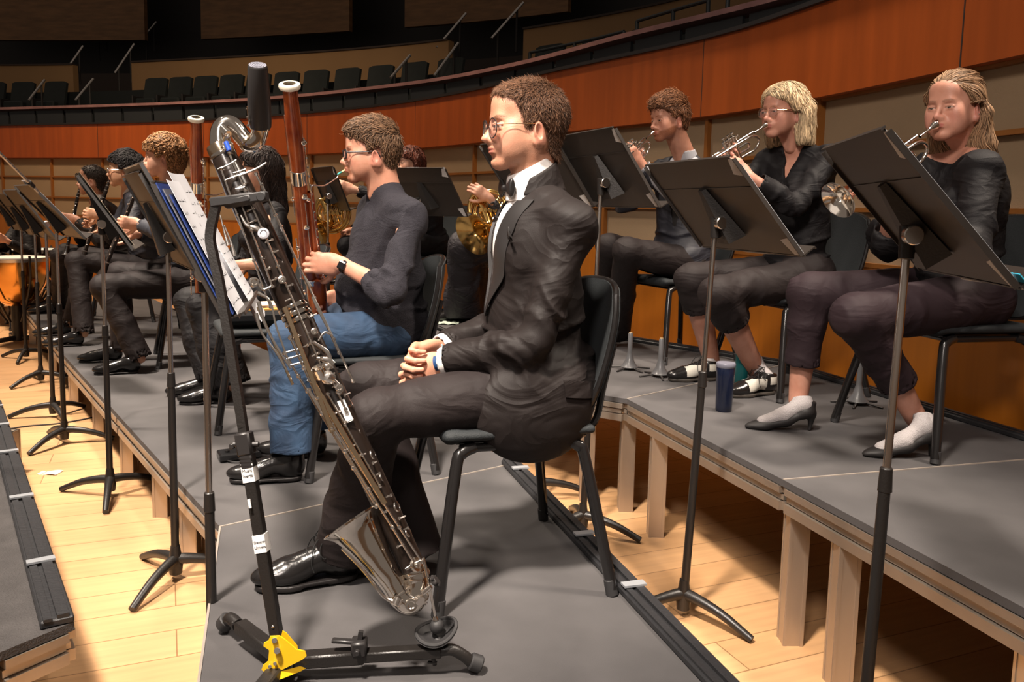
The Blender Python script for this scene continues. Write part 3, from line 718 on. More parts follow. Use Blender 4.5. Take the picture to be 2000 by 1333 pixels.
# ------------------------------------------------------------------ people
class Man:
    def __init__(s, name, c, z0, yaw, label, group=None):
        s.c = V3(c[0], c[1], 0); s.z0 = z0; a = math.radians(yaw); s.f = V3(math.cos(a), math.sin(a), 0); s.l = V3(-math.sin(a), math.cos(a), 0); s.u = V3(0, 0, 1)
        s.root = thing(name, (c[0], c[1], z0), label, 'person', group); s.J = {}
    def P(s, f, l, u): return s.c+s.f*f+s.l*l+V3(0, 0, s.z0+u)
    def px(s, x, y, l=0):
        d = ray(x, y); t = ((s.c+s.l*l-CAMP)@s.l)/(d@s.l); return CAMP+d*t
    def loc(s, p): q = np.array(p)-s.c-V3(0, 0, s.z0); return q@s.f, q@s.l, q[2]
def smooth_axis(a, b): return nrm(np.array(b)-np.array(a))
def torso(S, J, R, e=0, w=1, belly=0, hip=0, bust=0, slope=.0, k=.05):
    S.setf()
    pel, che, nb = J['pel'], J['che'], J['nb']; up = nrm(nb-pel); l = nrm(J['shL']-J['shR']); f = np.cross(l, up); Rt = np.array([f, l, up]).T
    mid = pel*.5+che*.5
    S.ell(pel, (.125+e+hip, .168*w+e+hip, .115+e), 0, R=Rt); S.ell(mid+f*(.01+belly*.4), (.105+e+belly, .140*w+e+belly*.5, .17), k, R=Rt)
    S.ell(che, (.112+e, .160*w+e, .17+e), k, R=Rt)
    for q in ('shL', 'shR'):
        S.cone(che*.35+J[q]*.65+(up*.01), J[q]*.92+che*.08, .058+e, .046+e, .04); S.cone(nb-up*.015, J[q]*.72+nb*.28-up*.010, .042+e*.6, .040+e*.8, .04)
        if bust: S.ell(che+f*(.085+e)+(l if q == 'shL' else -l)*.068+up*-.005, (.05+bust, .062, .065), .04, R=Rt)
    return Rt
def body(m, skin, ho, sc_=1.0, res=.003, hres=.003, hands=(), neck_r=.052, armr=None, decol=False):
    """one mesh: trunk and limbs, head with neck, hands with forearms"""
    J = m.J; Vs, Fs, Ts, Ms = [], [], [], []; n = 0
    def addm(VF, T=None, mi=None):
        nonlocal n
        V, F = VF; Vs.append(V); Fs.append(F+n); n += len(V); Ts.append(T if T is not None else np.tile([0., 0, 0, 1], (len(V), 1))); Ms.append(np.zeros(len(F), int) if mi is None else mi)
    S = SDF(); torso(S, J, None, -.03)
    for q in 'LR':
        S.cone(J['sh'+q], J['el'+q], .038, .034, .03); S.cone(J['el'+q], J['wr'+q], .034, .022, .02)
        S.cone(J['hip'+q], J['kn'+q], .065, .045, .04); S.cone(J['kn'+q], J['an'+q], .042, .030, .02)
    S.cone(J['nb'], J['hc'], .045, .045, .03); addm(S.mesh(.012))
    if decol:
        S = SDF(); Rt = torso(S, J, None, .0); S.setf(); S.plane(J['nb']-Rt[:, 2]*.17, -Rt[:, 2], .004); addm(S.mesh(.006), None)
    S = SDF(); head_sdf(S, J['hc'], J['Rh'], sc_, ho); S.setf(J['hc'], J['Rh'], sc_); jn = S.w((-.028, 0, -.045)); S.setf()
    nb = J['nb']; S.cone(jn, nb+nrm(nb-jn)*.02, neck_r*sc_, neck_r*1.06, .03); 
    for y in (-1, 1): S.cone(J['hc']+J['Rh']@V3(-.012, y*.055, -.05)*sc_, nb+m.f*.05+m.l*y*.012-V3(0, 0, .02), .012, .011, .03)
    V, F = S.mesh(hres); addm((V, F), head_tint(V, J['hc'], J['Rh'], sc_, ho), eye_faces(V, F, J['hc'], J['Rh'], sc_, ho))
    tips = []
    for h in hands:
        S = SDF(); tips.append(hand_sdf(S, **h)); V, F = S.mesh(res); T = np.tile([.10, 0, 0, 1.], (len(V), 1)); T[:, 0] += .25*np.exp(-((V-np.mean(tips[-1], 0))**2).sum(1)/.04**2); addm((V, F), T)
    for (a, b, ra, rb) in (armr or ()):
        S = SDF(); S.cone(a, b, ra, rb, 0); addm(S.mesh(.006))
    o = obj_from('body', (np.vstack(Vs), np.vstack(Fs)), [skin, M_EYEW, M_IRIS], m.root, np.concatenate(Ms), tint=np.vstack(Ts)); return o, tips
def trousers(m, mt, r0=.088, rk=.070, rh=.060, hemL=None, hemR=None, e=.0, res=.007, hip=.0, amp=.006, name='trousers', waist=.12, kneef=1.0):
    J = m.J; S = SDF(); pel = J['pel']; R = np.array([m.f, m.l, m.u]).T
    S.ell(pel-m.f*.01, (.135+hip, .172+hip, .125), 0, R=R); fs = []
    hem = {}
    for q in 'LR':
        h, kn, an = J['hip'+q], J['kn'+q], J['an'+q]; hm = an if (hemL if q == 'L' else hemR) is None else (kn+(an-kn)*(hemL if q == 'L' else hemR))
        hem[q] = hm; S.cone(h, kn, r0, rk, .05); S.cone(h-m.u*.02, h*.4+kn*.6-m.u*.012, r0*.95, rk*1.0, .04); d = nrm(hm-kn)
        S.cone(kn, kn+(hm-kn)*.5, rk*.98, rh*1.0, .03); S.cone(kn+(hm-kn)*.5, hm+d*.03, rh*1.0, rh*1.02, .02)
        fs += [(kn, kn-h, 14, 5, .11, amp*1.1), (kn*.5+h*.5, m.l*.6+nrm(kn-h), 9, 4, .20, amp*.5), (h, nrm(kn-h)+m.u*.5, 15, 5, .13, amp*1.3), (kn*.4+hm*.6, d, 8, 5, .17, amp*.6), (hm, d, 14, 6, .08, amp*.7)]
    for q in 'LR':
        kn = J['kn'+q]; d = nrm(hem[q]-kn); S.plane(hem[q]+d*.0, d, .002, (hem[q]-.12, hem[q]+.12))
        S.cone(hem[q]-d*.02, hem[q]+d*.05, rh*.90, rh*.90, .002, 's')
    V, F = S.mesh(res, folds(fs)); return obj_from(name, (V, F), mt, m.root)
def top(m, mt, e=.016, w=1, belly=0, bust=0, sl=(1, 1), sr=(.062, .054, .040), res=.007, hem=-.08, skirt=0, cuts=None, amp=.006, name='sweater', extra=None, hiph=0, cuff=.006, hole=.056):
    """sl: how far along the forearm each sleeve runs (L, R)"""
    J = m.J; S = SDF(); Rt = torso(S, J, None, e, w, belly, hiph, bust); S.setf(); fs = []
    f, l, u = Rt.T; 
    for q, k in zip('LR', sl):
        sh, el, wr = J['sh'+q], J['el'+q], J['wr'+q]; we = el+(wr-el)*k; d = nrm(wr-el)
        Q = SDF(); Q.cone(sh-(sh-J['nb'])*.04, el, sr[0], sr[1], 0); Q.cone(el, we+d*.02, sr[1], sr[2], .012)
        Q.plane(we, d, .002, (we-.07, we+.07)); Q.cone(we-d*.015, we+d*.05, sr[2]-cuff, sr[2]-cuff, .002, 's')
        mr = max(sr); S.p.append((Q.at, np.minimum(np.minimum(sh, el), we)-mr, np.maximum(np.maximum(sh, el), we)+mr, 'u', .03))
        fs += [(el, nrm(wr-sh), 15, 5, .12, amp*1.5), (sh*.5+el*.5, nrm(el-sh)+.5*f, 11, 4, .14, amp*.8), (sh, nrm(el-sh), 12, 5, .12, amp*.9), (el*.5+we*.5, d, 16, 6, .07, amp*.6)]
    if extra: extra(S, Rt)
    fs += [(J['che'], u+.6*f, 7, 4, .22, amp*.45), (J['pel']+u*.06, u, 14, 3.5, .20, amp*1.2), (J['che']-u*.15, u*.8+f*.7, 9, 4, .18, amp*.8)]
    if hem is not None: S.plane(J['pel']+u*hem, -u, .006, (J['pel']-.4, J['pel']+.4))
    S.cone(J['nb']-u*.02, J['hc'], hole, hole+.006, .004, 's')
    if cuts: cuts(S, Rt)
    V, F = S.mesh(res, folds(fs)); return obj_from(name, (V, F), mt, m.root), S, Rt
def shoe(m, heel, d, mt, msole, L=.30, style='oxford', res=.004, up=(0, 0, 1), mlace=None, mt2=None, sc_w=1.0):
    x = nrm(d); z = nrm(np.array(up)-x*(np.array(up)@x)); y = np.cross(z, x); R = np.array([x, y, z]).T; k = L/.30
    S = SDF(); S.setf(heel, R, k)
    if style in ('oxford', 'brogue', 'boot'):
        S.ell((.215, 0, .034), (.075, .043*sc_w, .030), 0); S.cone((.19, 0, .040), (.07, 0, .075), .036, .038, .03, flat=(0, 1, 0), fs=1.05)
        S.ell((.05, 0, .050), (.050, .035, .052), .03); S.cone((.055, 0, .07), (.045, 0, .115 if style != 'boot' else .17), .040, .038, .03); S.plane((0, 0, .012), (0, 0, -1), .003, (S.w((.1, 0, 0))-.3, S.w((.1, 0, 0))+.3))
        S.plane((.05, 0, .105 if style != 'boot' else .17), (-.12, 0, 1), .003); S.cone((.052, 0, .09), (.045, 0, .2), .030, .032, .004, 's')
        V, F = S.mesh(res); mi = None; mats = mt
        if mt2 is not None:
            c = (V[F].mean(1)-np.array(heel))@R/k; mi = ((c[:, 0] > .09) & (c[:, 0] < .20) & (c[:, 2] < .085-.0*c[:, 0]) & (np.abs(c[:, 1]) > .012) & (c[:, 2] > .030) | ((c[:, 0] < .075) & (c[:, 0] > .02) & (c[:, 2] > .055) & (c[:, 2] < .09))).astype(int); mats = [mt, mt2]
        o = obj_from('shoe', (V, F), mats, m.root, mi)
        S2 = SDF(); S2.setf(heel, R, k); th = .010 if style != 'brogue' else .018
        for a, b, ra, rb in (((.05, 0, .012), (.19, 0, .012), .040, .046), ((.19, 0, .012), (.245, 0, .012), .046, .034)): S2.cone(a, b, ra, rb, .02)
        S2.plane((0, 0, .012+th*.3), (0, 0, 1), .002); S2.plane((0, 0, 0), (0, 0, -1), .001); S2.box((.13, 0, -.002), (.035, .06, .006), .004, 's')
        obj_from('sole', S2.mesh(res), msole, o)
        if mlace is not None:
            S.setf(heel, R, k); b = MB()
            for i in range(5):
                xx = .150-i*.017; zz = .080+i*.010
                p = S.project(np.array([S.w((xx, yy, zz+.02)) for yy in np.linspace(-.022, .022, 7)]), .0015); b.tube(p, .0016, 6)
            for sy in (-1, 1):
                q = [S.w(v) for v in ((.082, 0, .132), (.10, sy*.03, .135), (.12, sy*.045, .10), (.105, sy*.048, .078), (.09, sy*.02, .115), (.082, 0, .130))]; b.tube(bez(q, 20), .0015, 6)
                q = [S.w(v) for v in ((.082, 0, .132), (.125, sy*.02, .115), (.14, sy*.042, .07), (.135, sy*.050, .045))]; b.tube(bez(q, 14), .0015, 6)
            b.build('laces', mlace, o)
        return o
    if style == 'pump':
        H = .080; S.ell((.225, 0, .016), (.052, .036, .018), 0); S.cone((.20, 0, .020), (.12, 0, .040), .037, .035, .02, flat=(0, 0, 1), fs=.60)
        S.cone((.12, 0, .040), (.02, 0, H+.008), .034, .035, .02, flat=(0, 0, 1), fs=.62)
        S.cone((.028, 0, H+.015), (.008, 0, H+.050), .036, .028, .02)
        S.ell((.265, 0, .010), (.022, .018, .009), .012)
        S.cone((.155, 0, .080), (.05, 0, H+.070), .030, .0285, .006, 's', ); S.ell((.165, 0, .060), (.045, .027, .028), .006, 's'); S.plane((.012, 0, H+.060), (-.25, 0, 1), .003)
        S.cone((-.004, 0, H-.005), (.004, 0, .0), .019, .0055, .012)
        S.plane((0, 0, 0), (0, 0, -1), .001)
        o = obj_from('pump_shoe', S.mesh(res), mt, m.root)
        return o
def sock_foot(m, heel, d, ank, msock, skin, L=.25, H=.075, top_=.05):
    x = nrm(d); R = np.array([x, np.cross((0, 0, 1), x), (0, 0, 1)]).T; S = SDF(); S.setf(heel, R, 1)
    S.cone((.185, 0, .030), (.11, 0, .056), .021, .027, 0, flat=(0, 1, 0), fs=1.15); S.cone((.11, 0, .056), (.035, 0, H+.040), .028, .031, .02); S.ell((.020, 0, H+.028), (.027, .024, .030), .02)
    S.setf(); ah = np.array(heel)+x*.035+V3(0, 0, H+.045); dd = nrm(np.array(ank)-ah); S.cone(ah, ah+dd*(top_), .033, .033, .02); S.plane(ah+dd*top_, dd, .003)
    fs = [(ah, dd, 25, 4, .09, .003)]
    V, F = S.mesh(.004, folds(fs)); obj_from('sock', (V, F), msock, m.root); return ah
def glasses(m, hc, Rh, s_, mt, lens, r=.0235, style='round', temple=None, drop=0):
    b = MB(); q = lambda *a: hc+Rh@(V3(a[0], a[1], a[2]-.006)*s_)
    L = MB()
    for y in (-1, 1):
        pts = []
        for a in np.linspace(0, 2*np.pi, 33)[:-1]:
            ca, sa = math.cos(a), math.sin(a); p_ = 2 if style == 'round' else 3.5
            k = (abs(ca)**p_+abs(sa)**p_)**(-1/p_); hh = r*.96 if style == 'round' else r*.68
            pts.append(q(.104-.0045*abs(ca*k)*(1 if y*ca > 0 else .0), y*.0335+r*ca*k, -.003-drop+hh*sa*k))
        b.tube(pts, .0015 if style == 'round' and not temple is None else (.0030 if style == 'rect' else .0009), 6, closed=True)
        L.add(np.array(pts), [tuple(range(32))], False)
    b.tube(bez([q(.103, .0105, .002), q(.1065, 0, .005), q(.103, -.0105, .002)], 8), .0012, 6)
    o = b.build('glasses', mt, m.root)
    for y in (-1, 1):
        t = MB(); t.tube(bez([q(.0985, y*(.0335+r), .003), q(.07, y*.070, .003), q(.02, y*.0795, .004), q(-.012, y*.0815, .004), q(-.028, y*.080, -.018)], 16), .0011 if temple else .0028, 6); t.build('temple', temple or mt, o)
    L.build('lens', lens, o)
M_LENS = mat('spectacle_lens', (.9, .85, .9), .03, spec=.6, trans=.97)
# ------------------------------------------------------------------ colours of clothes
M_TUX = mat('tuxedo_wool', (.013, .0095, .009), .60, bump=.15, bscale=700, spec=.22, wr=.38, wrs=5)
M_TROU = mat('dark_trousers', (.017, .0125, .0125), .65, wr=.28, wrs=5, bump=.15, bscale=600, spec=.2)
M_SATIN = mat('satin_lapel', (.020, .018, .018), .38, spec=.5)
M_SHIRTW = mat('white_shirt', (.72, .68, .66), .7, bump=.08, bscale=300)
M_LEATH = mat('black_shoe_leather', (.010, .009, .009), .22, bump=.08, bscale=120, coat=.3)
M_SOLE = mat('shoe_sole', (.012, .010, .010), .5)
M_LACE = mat('shoe_lace', (.012, .012, .012), .7)
M_KNIT = mat('charcoal_knit', (.026, .024, .031), .85, var=.2, vscale=160, bump=.7, bscale=220, stretch=(1, 1, 3), spec=.25, wr=.5, wrs=6)
M_JEAN = mat('blue_denim', (.010, .026, .060), .8, wr=.4, var=.35, vscale=12, bump=.3, bscale=700, col2=(.022, .056, .115))
M_BLK = mat('black_cloth', (.008, .007, .008), .65, wr=.42, wrs=5.5, bump=.15, bscale=400, spec=.2)
M_MAUVE = mat('plum_grey_trousers', (.022, .013, .016), .7, wr=.28, wrs=5, bump=.12, bscale=600, spec=.2)
M_SOCK = mat('white_sock', (.50, .46, .46), .9, bump=.6, bscale=350)
M_GREYSHIRT = mat('pale_grey_shirt', (.42, .42, .45), .7)
M_BOW = mat('black_bow_tie', (.012, .010, .010), .4)
SK1 = skin_mat('skin_fair', (.54, .275, .18), (.50, .17, .13), (.13, .065, .035))
SK2 = skin_mat('skin_pink', (.53, .265, .18), (.50, .16, .13), (.26, .09, .04))
SK3 = skin_mat('skin_rosy', (.52, .26, .185), (.48, .15, .13), (.15, .085, .05))
SK4 = skin_mat('skin_far', (.58, .32, .22), (.45, .15, .12), (.05, .03, .02))
def headframe(yaw, pitch=0, roll=0):
    return np.array((Matrix.Rotation(math.radians(yaw), 3, 'Z')@Matrix.Rotation(math.radians(pitch), 3, 'Y')@Matrix.Rotation(math.radians(roll), 3, 'X')))
def setj(m, **k):
    for a, b in k.items(): m.J[a] = np.array(b, float)
def arm(m, q, wr, pole, l1=.30, l2=.27): m.J['wr'+q] = np.array(wr, float); m.J['el'+q] = ik(m.J['sh'+q], wr, l1, l2, pole)
POLY_SHORT = [(.078, .070), (.095, .10), (.095, .16), (-.15, .16), (-.15, -.045), (-.105, -.070), (-.080, -.092), (-.062, -.078), (-.040, -.062), (-.036, -.010), (-.020, .008), (.004, .010), (.010, -.004), (.012, -.026), (.020, -.026), (.026, .004), (.030, .030), (.040, .046), (.050, .062), (.062, .068)]
def cap(dx=0, th=.010, top=.0, front=.0):
    def b(S):
        S.ell((-.015, 0, .028+top*.5), (.094+th, .074+th, .088+th+top), .0); S.ell((.025+front, 0, .062+top), (.058+th*.5, .058, .040+th), .02); S.cone((-.036, 0, -.03), (-.040, 0, -.10), .058, .052, .02)
    return b
def flow_short(q):
    d = q-V3(-.055, 0, .135); d[:, 0] += np.where(q[:, 2] > .07, .03, -.02); return d/np.linalg.norm(d, axis=1)[:, None]

# ================================================================== the man in the tuxedo
m = man = Man('person', (-.025, 2.355), H1, 197.4, 'young man in a black tuxedo and bow tie sitting with clasped hands in front')
setj(m, pel=m.px(1060, 735, 0), che=m.px(1045, 492, 0), nb=m.px(1041, 365, 0), shL=m.px(1118, 450, .18), shR=m.px(1062, 440, -.18),
     hipL=m.P(-.07, .10, .555), hipR=m.P(-.07, -.10, .555), knL=m.px(738, 812, .13), knR=m.px(712, 757, -.12))
m.J['anL'] = PZ(672, 1130, H1)+V3(0, 0, .10); m.J['anR'] = PZ(800, 1118, H1)+V3(.0, 0.02, .10)
m.J['hc'] = m.px(1027, 246, 0); m.J['Rh'] = headframe(199, 1)
hs = 1.075
setj(m, wrL=m.px(862, 708, .045), wrR=m.px(858, 682, -.055)); arm(m, 'L', m.J['wrL'], (.5, -.5, -1), .315, .285); arm(m, 'R', m.J['wrR'], (.5, .5, -1), .315, .285)
# clasped hands
WL, WR = m.J['wrL'], m.J['wrR']
dL = nrm(m.px(782, 742, -.01)-WL); dR = nrm(m.px(790, 704, .0)-WR)
hl = dict(wrist=WL, X=dL, Zp=-m.l*.9-m.u*.25, side=-1, curls=[(.55, 1.15, .8), (.6, 1.2, .8), (.6, 1.2, .8), (.6, 1.1, .7)], sc_=1.04, thumb=(.80, .55, .1), tb=(.1, .1), fore=WL+nrm(m.J['elL']-WL)*.07, rf=.027)
hr = dict(wrist=WR, X=dR, Zp=m.l*.95-m.u*.2, side=1, curls=[(.50, 1.15, .7), (.55, 1.2, .7), (.6, 1.25, .7), (.6, 1.2, .7)], sc_=1.04, thumb=(.88, .35, .35), tb=(.35, .45), fore=WR+nrm(m.J['elR']-WR)*.07, rf=.027)
body(m, SK1, dict(nose=1.25, chin=1.03, brow=.8, red=1, beard='stubble', eyes='open'), hs, .0022, .0022, [hl, hr], neck_r=.056)
trousers(m, M_TROU, .090, .074, .080, 1.05, 1.13, res=.006, amp=.009)
def tuxcut(S, Rt):
    # open V of the jacket front down to the button
    J = m.J; f, l, u = Rt.T; nb = J['nb']; o = S.o.copy(); S.setf(J['che'], Rt)
    S.p.append((lambda P, o=J['che'], R=Rt: _vcut(P, o, R), J['che']-.45, J['che']+.45, 's', .004)); S.setf()
def _vcut(P, o, R):
    q = (P-o)@R; x, y, z = q[..., 0], q[..., 1], q[..., 2]; w_ = np.clip((z+.17)/.36, 0, 1)*.085
    return np.maximum(np.maximum(np.abs(y)-w_, -(x-.015)), -(z+.17))
def skirt(S, Rt):
    J = m.J; f, l, u = Rt.T; R = np.array([m.f, m.l, m.u]).T
    S.ell(J['pel']+m.f*.01+m.u*.0, (.165, .205, .16), .05, R=R); c = m.px(1044, 806, .178); S.ell(c, (.170, .060, .142), .05, R=R); S.box(J['pel']-m.l*.19-m.u*.02, (.14, .035, .12), .05, R=R, rad=.03)
    for q in 'LR': S.cone(J['sh'+q]+u*.012, J['sh'+q]*.55+J['nb']*.45+u*.004, .055, .052, .03)
jk, SJ, RtJ = top(m, M_TUX, e=.020, sl=(.93, .93), sr=(.066, .058, .046), res=.006, hem=-.215, cuts=tuxcut, amp=.011, name='jacket', extra=skirt, belly=.015)
sh_, SS, _ = top(m, M_SHIRTW, e=.010, sl=(1.0, 1.0), sr=(.05, .045, .040), res=.006, hem=-.05, amp=.001, name='shirt', belly=.012, hole=.030)
J = m.J; f, l, u = RtJ.T
def onj(S, a, y, z, off_): # point on the front of the garment at sideways y, height z from the chest centre
    p = J['che']+l*y+u*z+f*.25
    for _ in range(60):
        d = float(S.at(p[None])[0]); 
        if d < .0015: break
        p = p-f*d*.8
        if (p-J['che'])@f < -.02: return J['che']+l*y+u*z+f*.12
    return S.project(p[None], off_)[0]
for sy in (1, -1):
    g = []
    for z in np.linspace(.150, -.175, 22):
        w0 = max(.0, (z+.17)/.36)*.085-.006; wd = .074*min(1, (z+.19)/.13)*(1.0 if z < .07 else max(.42, 1-(z-.07)*4.2)) ; row = []
        for t in np.linspace(0, 1, 6): row.append(onj(SJ, 0, sy*(w0+.004+wd*t), z, .0045))
        g.append(row)
    MB().sheet(g if sy < 0 else [r[::-1] for r in g], .003).build('lapel', M_SATIN, m.root)
# collar and bow tie
hcw = J['hc']; nb = J['nb']; ax = nrm(hcw-m.f*.02-nb)
S = SDF(); cen = nb+ax*.060+m.f*.006; S.setf()
S.cone(cen-ax*.095-m.f*.010, cen+ax*.035+m.f*.004, .086, .0605, 0); S.plane(cen+ax*.006, ax+m.f*.55, .002); S.plane(cen-ax*.10, -ax, .002); S.cone(cen-ax*.15, cen+ax*.15, .0555, .0555, .002, 's')
obj_from('collar', S.mesh(.003), M_SHIRTW, m.root)
S = SDF(); S.cone(cen-ax*.085-m.f*.012, cen+ax*.02-m.f*.002, .092, .0675, 0); S.plane(cen-ax*.024, ax+m.f*.55, .003); S.plane(cen-ax*.085, -ax, .002); S.cone(cen-ax*.2, cen+ax*.15, .0635, .0635, .002, 's'); S.plane(cen+m.f*.012, m.f+ax*.35, .003)
obj_from('jacket_collar', S.mesh(.0035), M_TUX, m.root)
bt = cen+m.f*.078-ax*.066; S = SDF(); S.setf(bt, np.array([m.f, m.l, m.u]).T)
S.ell((0, 0, 0), (.012, .010, .011), 0)
for y in (-1, 1): S.cone((0, y*.008, 0), (-.004, y*.046, 0), .008, .027, .004, flat=(1, 0, 0), fs=.35)
S.box((0, .078, 0), (.05, .02, .05), .004, 's'); S.box((0, -.078, 0), (.05, .02, .05), .004, 's')
obj_from('bow_tie', S.mesh(.0025), M_BOW, m.root)
ps = onj(SJ, 0, .125, .035, .004); b = MB(); rr = np.array([l, u, f]).T
for i in range(5):
    q = ps+l*(-.022+.011*i)+u*(.004+.007*((i*7) % 3)); b.sheet([[q+l*(-.008+.016*s_)+u*(t*.03)*(1-abs(s_-.5))+f*(.004+.004*math.sin(i+t*3)-.006*(1-t)) for t in (0, .5, 1)] for s_ in (0, .5, 1)], .0015)
b.build('pocket_square', M_SATIN, m.root)
pf = MB(); g = []
for t in np.linspace(0, 1, 9):
    c = J['pel']+u*(.035-.02*t)+m.l*.30+m.f*(.02-.15*t); row = []
    for dz in (0, .5, 1):
        p = c-u*dz*.045
        for _ in range(40):
            d = float(SJ.at(p[None])[0])
            if d < .002: break
            p = p-m.l*d*.8
        row.append(SJ.project(p[None], .005)[0])
    g.append(row)
pf.sheet(g, .003).build('pocket_flap', M_TUX, m.root)
# white cuffs, bracelets, watch
def cuffs(m, q, mt, r=.041, t0=.80, t1=.985, name='cuff'):
    el, wr = m.J['el'+q], m.J['wr'+q]; a, b = el+(wr-el)*t0, el+(wr-el)*t1; d = nrm(wr-el); S = SDF(); S.cone(a, b+d*.03, r+.002, r-.002, 0); S.plane(b, d, .001, (b-.1, b+.1)); S.cone(b-d*.02, b+d*.05, r-.005, r-.005, .001, 's'); obj_from(name, S.mesh(.003), mt, m.root)
cuffs(m, 'L', M_SHIRTW); cuffs(m, 'R', M_SHIRTW)
def ringband(m, q, back, w_, r, mt, name, nn=24, tilt=0, beads=0):
    el, wr = m.J['el'+q], m.J['wr'+q]; d = nrm(wr-el); c = wr-d*back; y = nrm(np.cross(d, (0, 0, 1))); z = np.cross(d, y); b = MB(); d2 = nrm(d+z*tilt)
    for i in range(nn if beads else 1):
        if beads: a = i*2*np.pi/nn; b.ball(c+(y*math.cos(a)+z*math.sin(a)*.86)*r+d2*.002*math.sin(a), beads, 8)
    if not beads:
        g = [[c+(y*math.cos(a)+z*math.sin(a)*.86)*r+d2*t for t in np.linspace(-w_/2, w_/2, 3)] for a in np.linspace(0, 2*np.pi, nn, endpoint=False)]; b.sheet(g, .002, closed_u=True)
    return b.build(name, mt, m.root)
ringband(m, 'L', -.006, .013, .0285, mat('navy_leather_bracelet', (.015, .05, .14), .4), 'bracelet')
ringband(m, 'L', .010, 0, .0290, mat('steel_chain', (.6, .52, .45), .25, metal=1), 'chain_bracelet', 30, beads=.0022)
ringband(m, 'R', -.004, 0, .0285, mat('turquoise_beads', (.28, .42, .47), .35), 'bead_bracelet', 26, beads=.0035)
shoe(m, J['anL']-V3(0, 0, .095)-nrm(V3(-.285, -.12, 0))*.05, (-.285, -.12, 0), M_LEATH, M_SOLE, .315, mlace=M_LACE, res=.0032)
shoe(m, J['anR']-V3(0, 0, .095)-nrm(V3(-.285, -.06, 0))*.05, (-.285, -.02, 0), M_LEATH, M_SOLE, .315, mlace=M_LACE)
def cap4(S):
    S.ell((-.015, 0, .028), (.101, .080, .093), .0); S.ell((.033, 0, .066), (.056, .060, .036), .02); S.cone((-.030, 0, -.03), (-.036, 0, -.11), .0575, .054, .02)
hair(m.root, J['hc'], J['Rh'], hs, hair_m('hair_brown', (.13, .062, .032)), cap4, POLY_SHORT, flow_short, 17000, .018, .00065, .0065, res=.003, step=3, jitter=.30)
glasses(m, J['hc'], J['Rh'], hs, mat('black_frame', (.010, .008, .010), .4), M_LENS, .0262, 'round', mat('gold_wire', (.75, .50, .30), .2, metal=1), drop=.003)

# ================================================================== the bassoonist in sweater and jeans
m = bas = Man('person', (-.60, 3.36), H1, 196, 'man in a charcoal sweater and blue jeans playing the bassoon')
setj(m, pel=m.px(756, 632, 0), che=m.px(752, 485, 0), nb=m.px(752, 372, 0), shL=m.px(797, 428, .21), shR=m.px(735, 418, -.19),
     hipL=m.P(-.08, .10, .55), hipR=m.P(-.08, -.10, .55), knL=m.px(570, 662, .17), knR=m.px(610, 625, -.16))
m.J['anL'] = PZ(570, 938, H1)+V3(0, 0, .09); m.J['anR'] = PZ(604, 905, H1)+V3(0, .10, .09)
m.J['hc'] = m.px(724, 298, 0); m.J['Rh'] = headframe(197, 2); hs = 1.04
BT, BB = m.px(565, 163, .36), m.px(612, 612, -.08)       # bassoon axis
BA = nrm(BB-BT)
def onb(x, y): # nearest point of the bassoon axis to a pixel
    ts = np.linspace(0, 1.5, 400); P = [BT+(BB-BT)*t for t in ts]; return min(P, key=lambda p: abs(pix(p)[1]-y))
gL = onb(0, 510); gR = onb(0, 590)
WL = m.px(664, 516, .15); WR = m.px(662, 580, -.16)
arm(m, 'L', WL, (.9, -1.0, -1), .315, .285); arm(m, 'R', WR, (.8, .3, -1), .31, .275)
hl = dict(wrist=WL, X=nrm(gL+(-.02, -.02, 0)-WL+V3(-.03, -.03, 0)), Zp=-m.l*.35-BA*-.0+m.f*.5+m.l*-.5, side=-1, curls=[(.35, .75, .5), (.40, .8, .5), (.45, .8, .5), (.5, .8, .5)], sc_=1.08, thumb=(.55, .65, .5), tb=(.3, .2), fore=m.J['elL'], rf=.042)
hr = dict(wrist=WR, X=nrm(gR+V3(.0, .03, -.03)-WR), Zp=m.l*.8+m.f*.3, side=1, curls=[(.45, .8, .5)]*4, sc_=1.05, thumb=(.6, .6, .3), tb=(.3, .2), fore=m.J['elR'], rf=.042)
body(m, SK2, dict(nose=1.05, fat=.004, beard='goatee', brow=.8, red=1.2, eyes='down'), hs, .003, .003, [hl, hr], neck_r=.062)
trousers(m, M_JEAN, .098, .082, .082, .96, .96, res=.007, amp=.012)
def vneck(S, Rt):
    J = m.J; S.setf(J['nb'], Rt); S.cone((.06, 0, .01), (.10, 0, -.05), .046, .010, .004, 's', flat=(1, 0, 0), fs=2.5); S.setf()
top(m, M_KNIT, e=.036, hole=.060, belly=.042, sl=(.40, .40), sr=(.070, .062, .056), res=.007, hem=-.10, amp=.014, name='sweater', cuts=vneck, w=.90, hiph=.02, cuff=.010)
top(m, mat('pale_undershirt', (.42, .33, .30), .8), e=-.002, belly=.015, sl=(.1, .1), sr=(.03, .03, .03), res=.009, hem=-.05, amp=.001, name='undershirt', w=.78)
ringband(m, 'L', .035, .020, .0305, M_BLK, 'watch_strap'); b = MB()
el, wr = m.J['elL'], m.J['wrL']; d = nrm(wr-el); n_ = nrm(-CF-d*(-CF@d)); y = np.cross(n_, d); c_ = wr-d*.035+n_*.031
b.box(c_, (.036, .032, .010), np.array([d, y, n_]).T, .004); b.build('watch', mat('watch_glass', (.008, .008, .010), .12, coat=.5), m.root)
for q, a in (('L', (-.20, -.045, 0)), ('R', (-.2, -.03, 0))): shoe(m, m.J['an'+q]-V3(0, 0, .085)-nrm(a)*.05, a, M_LEATH, M_SOLE, .30)
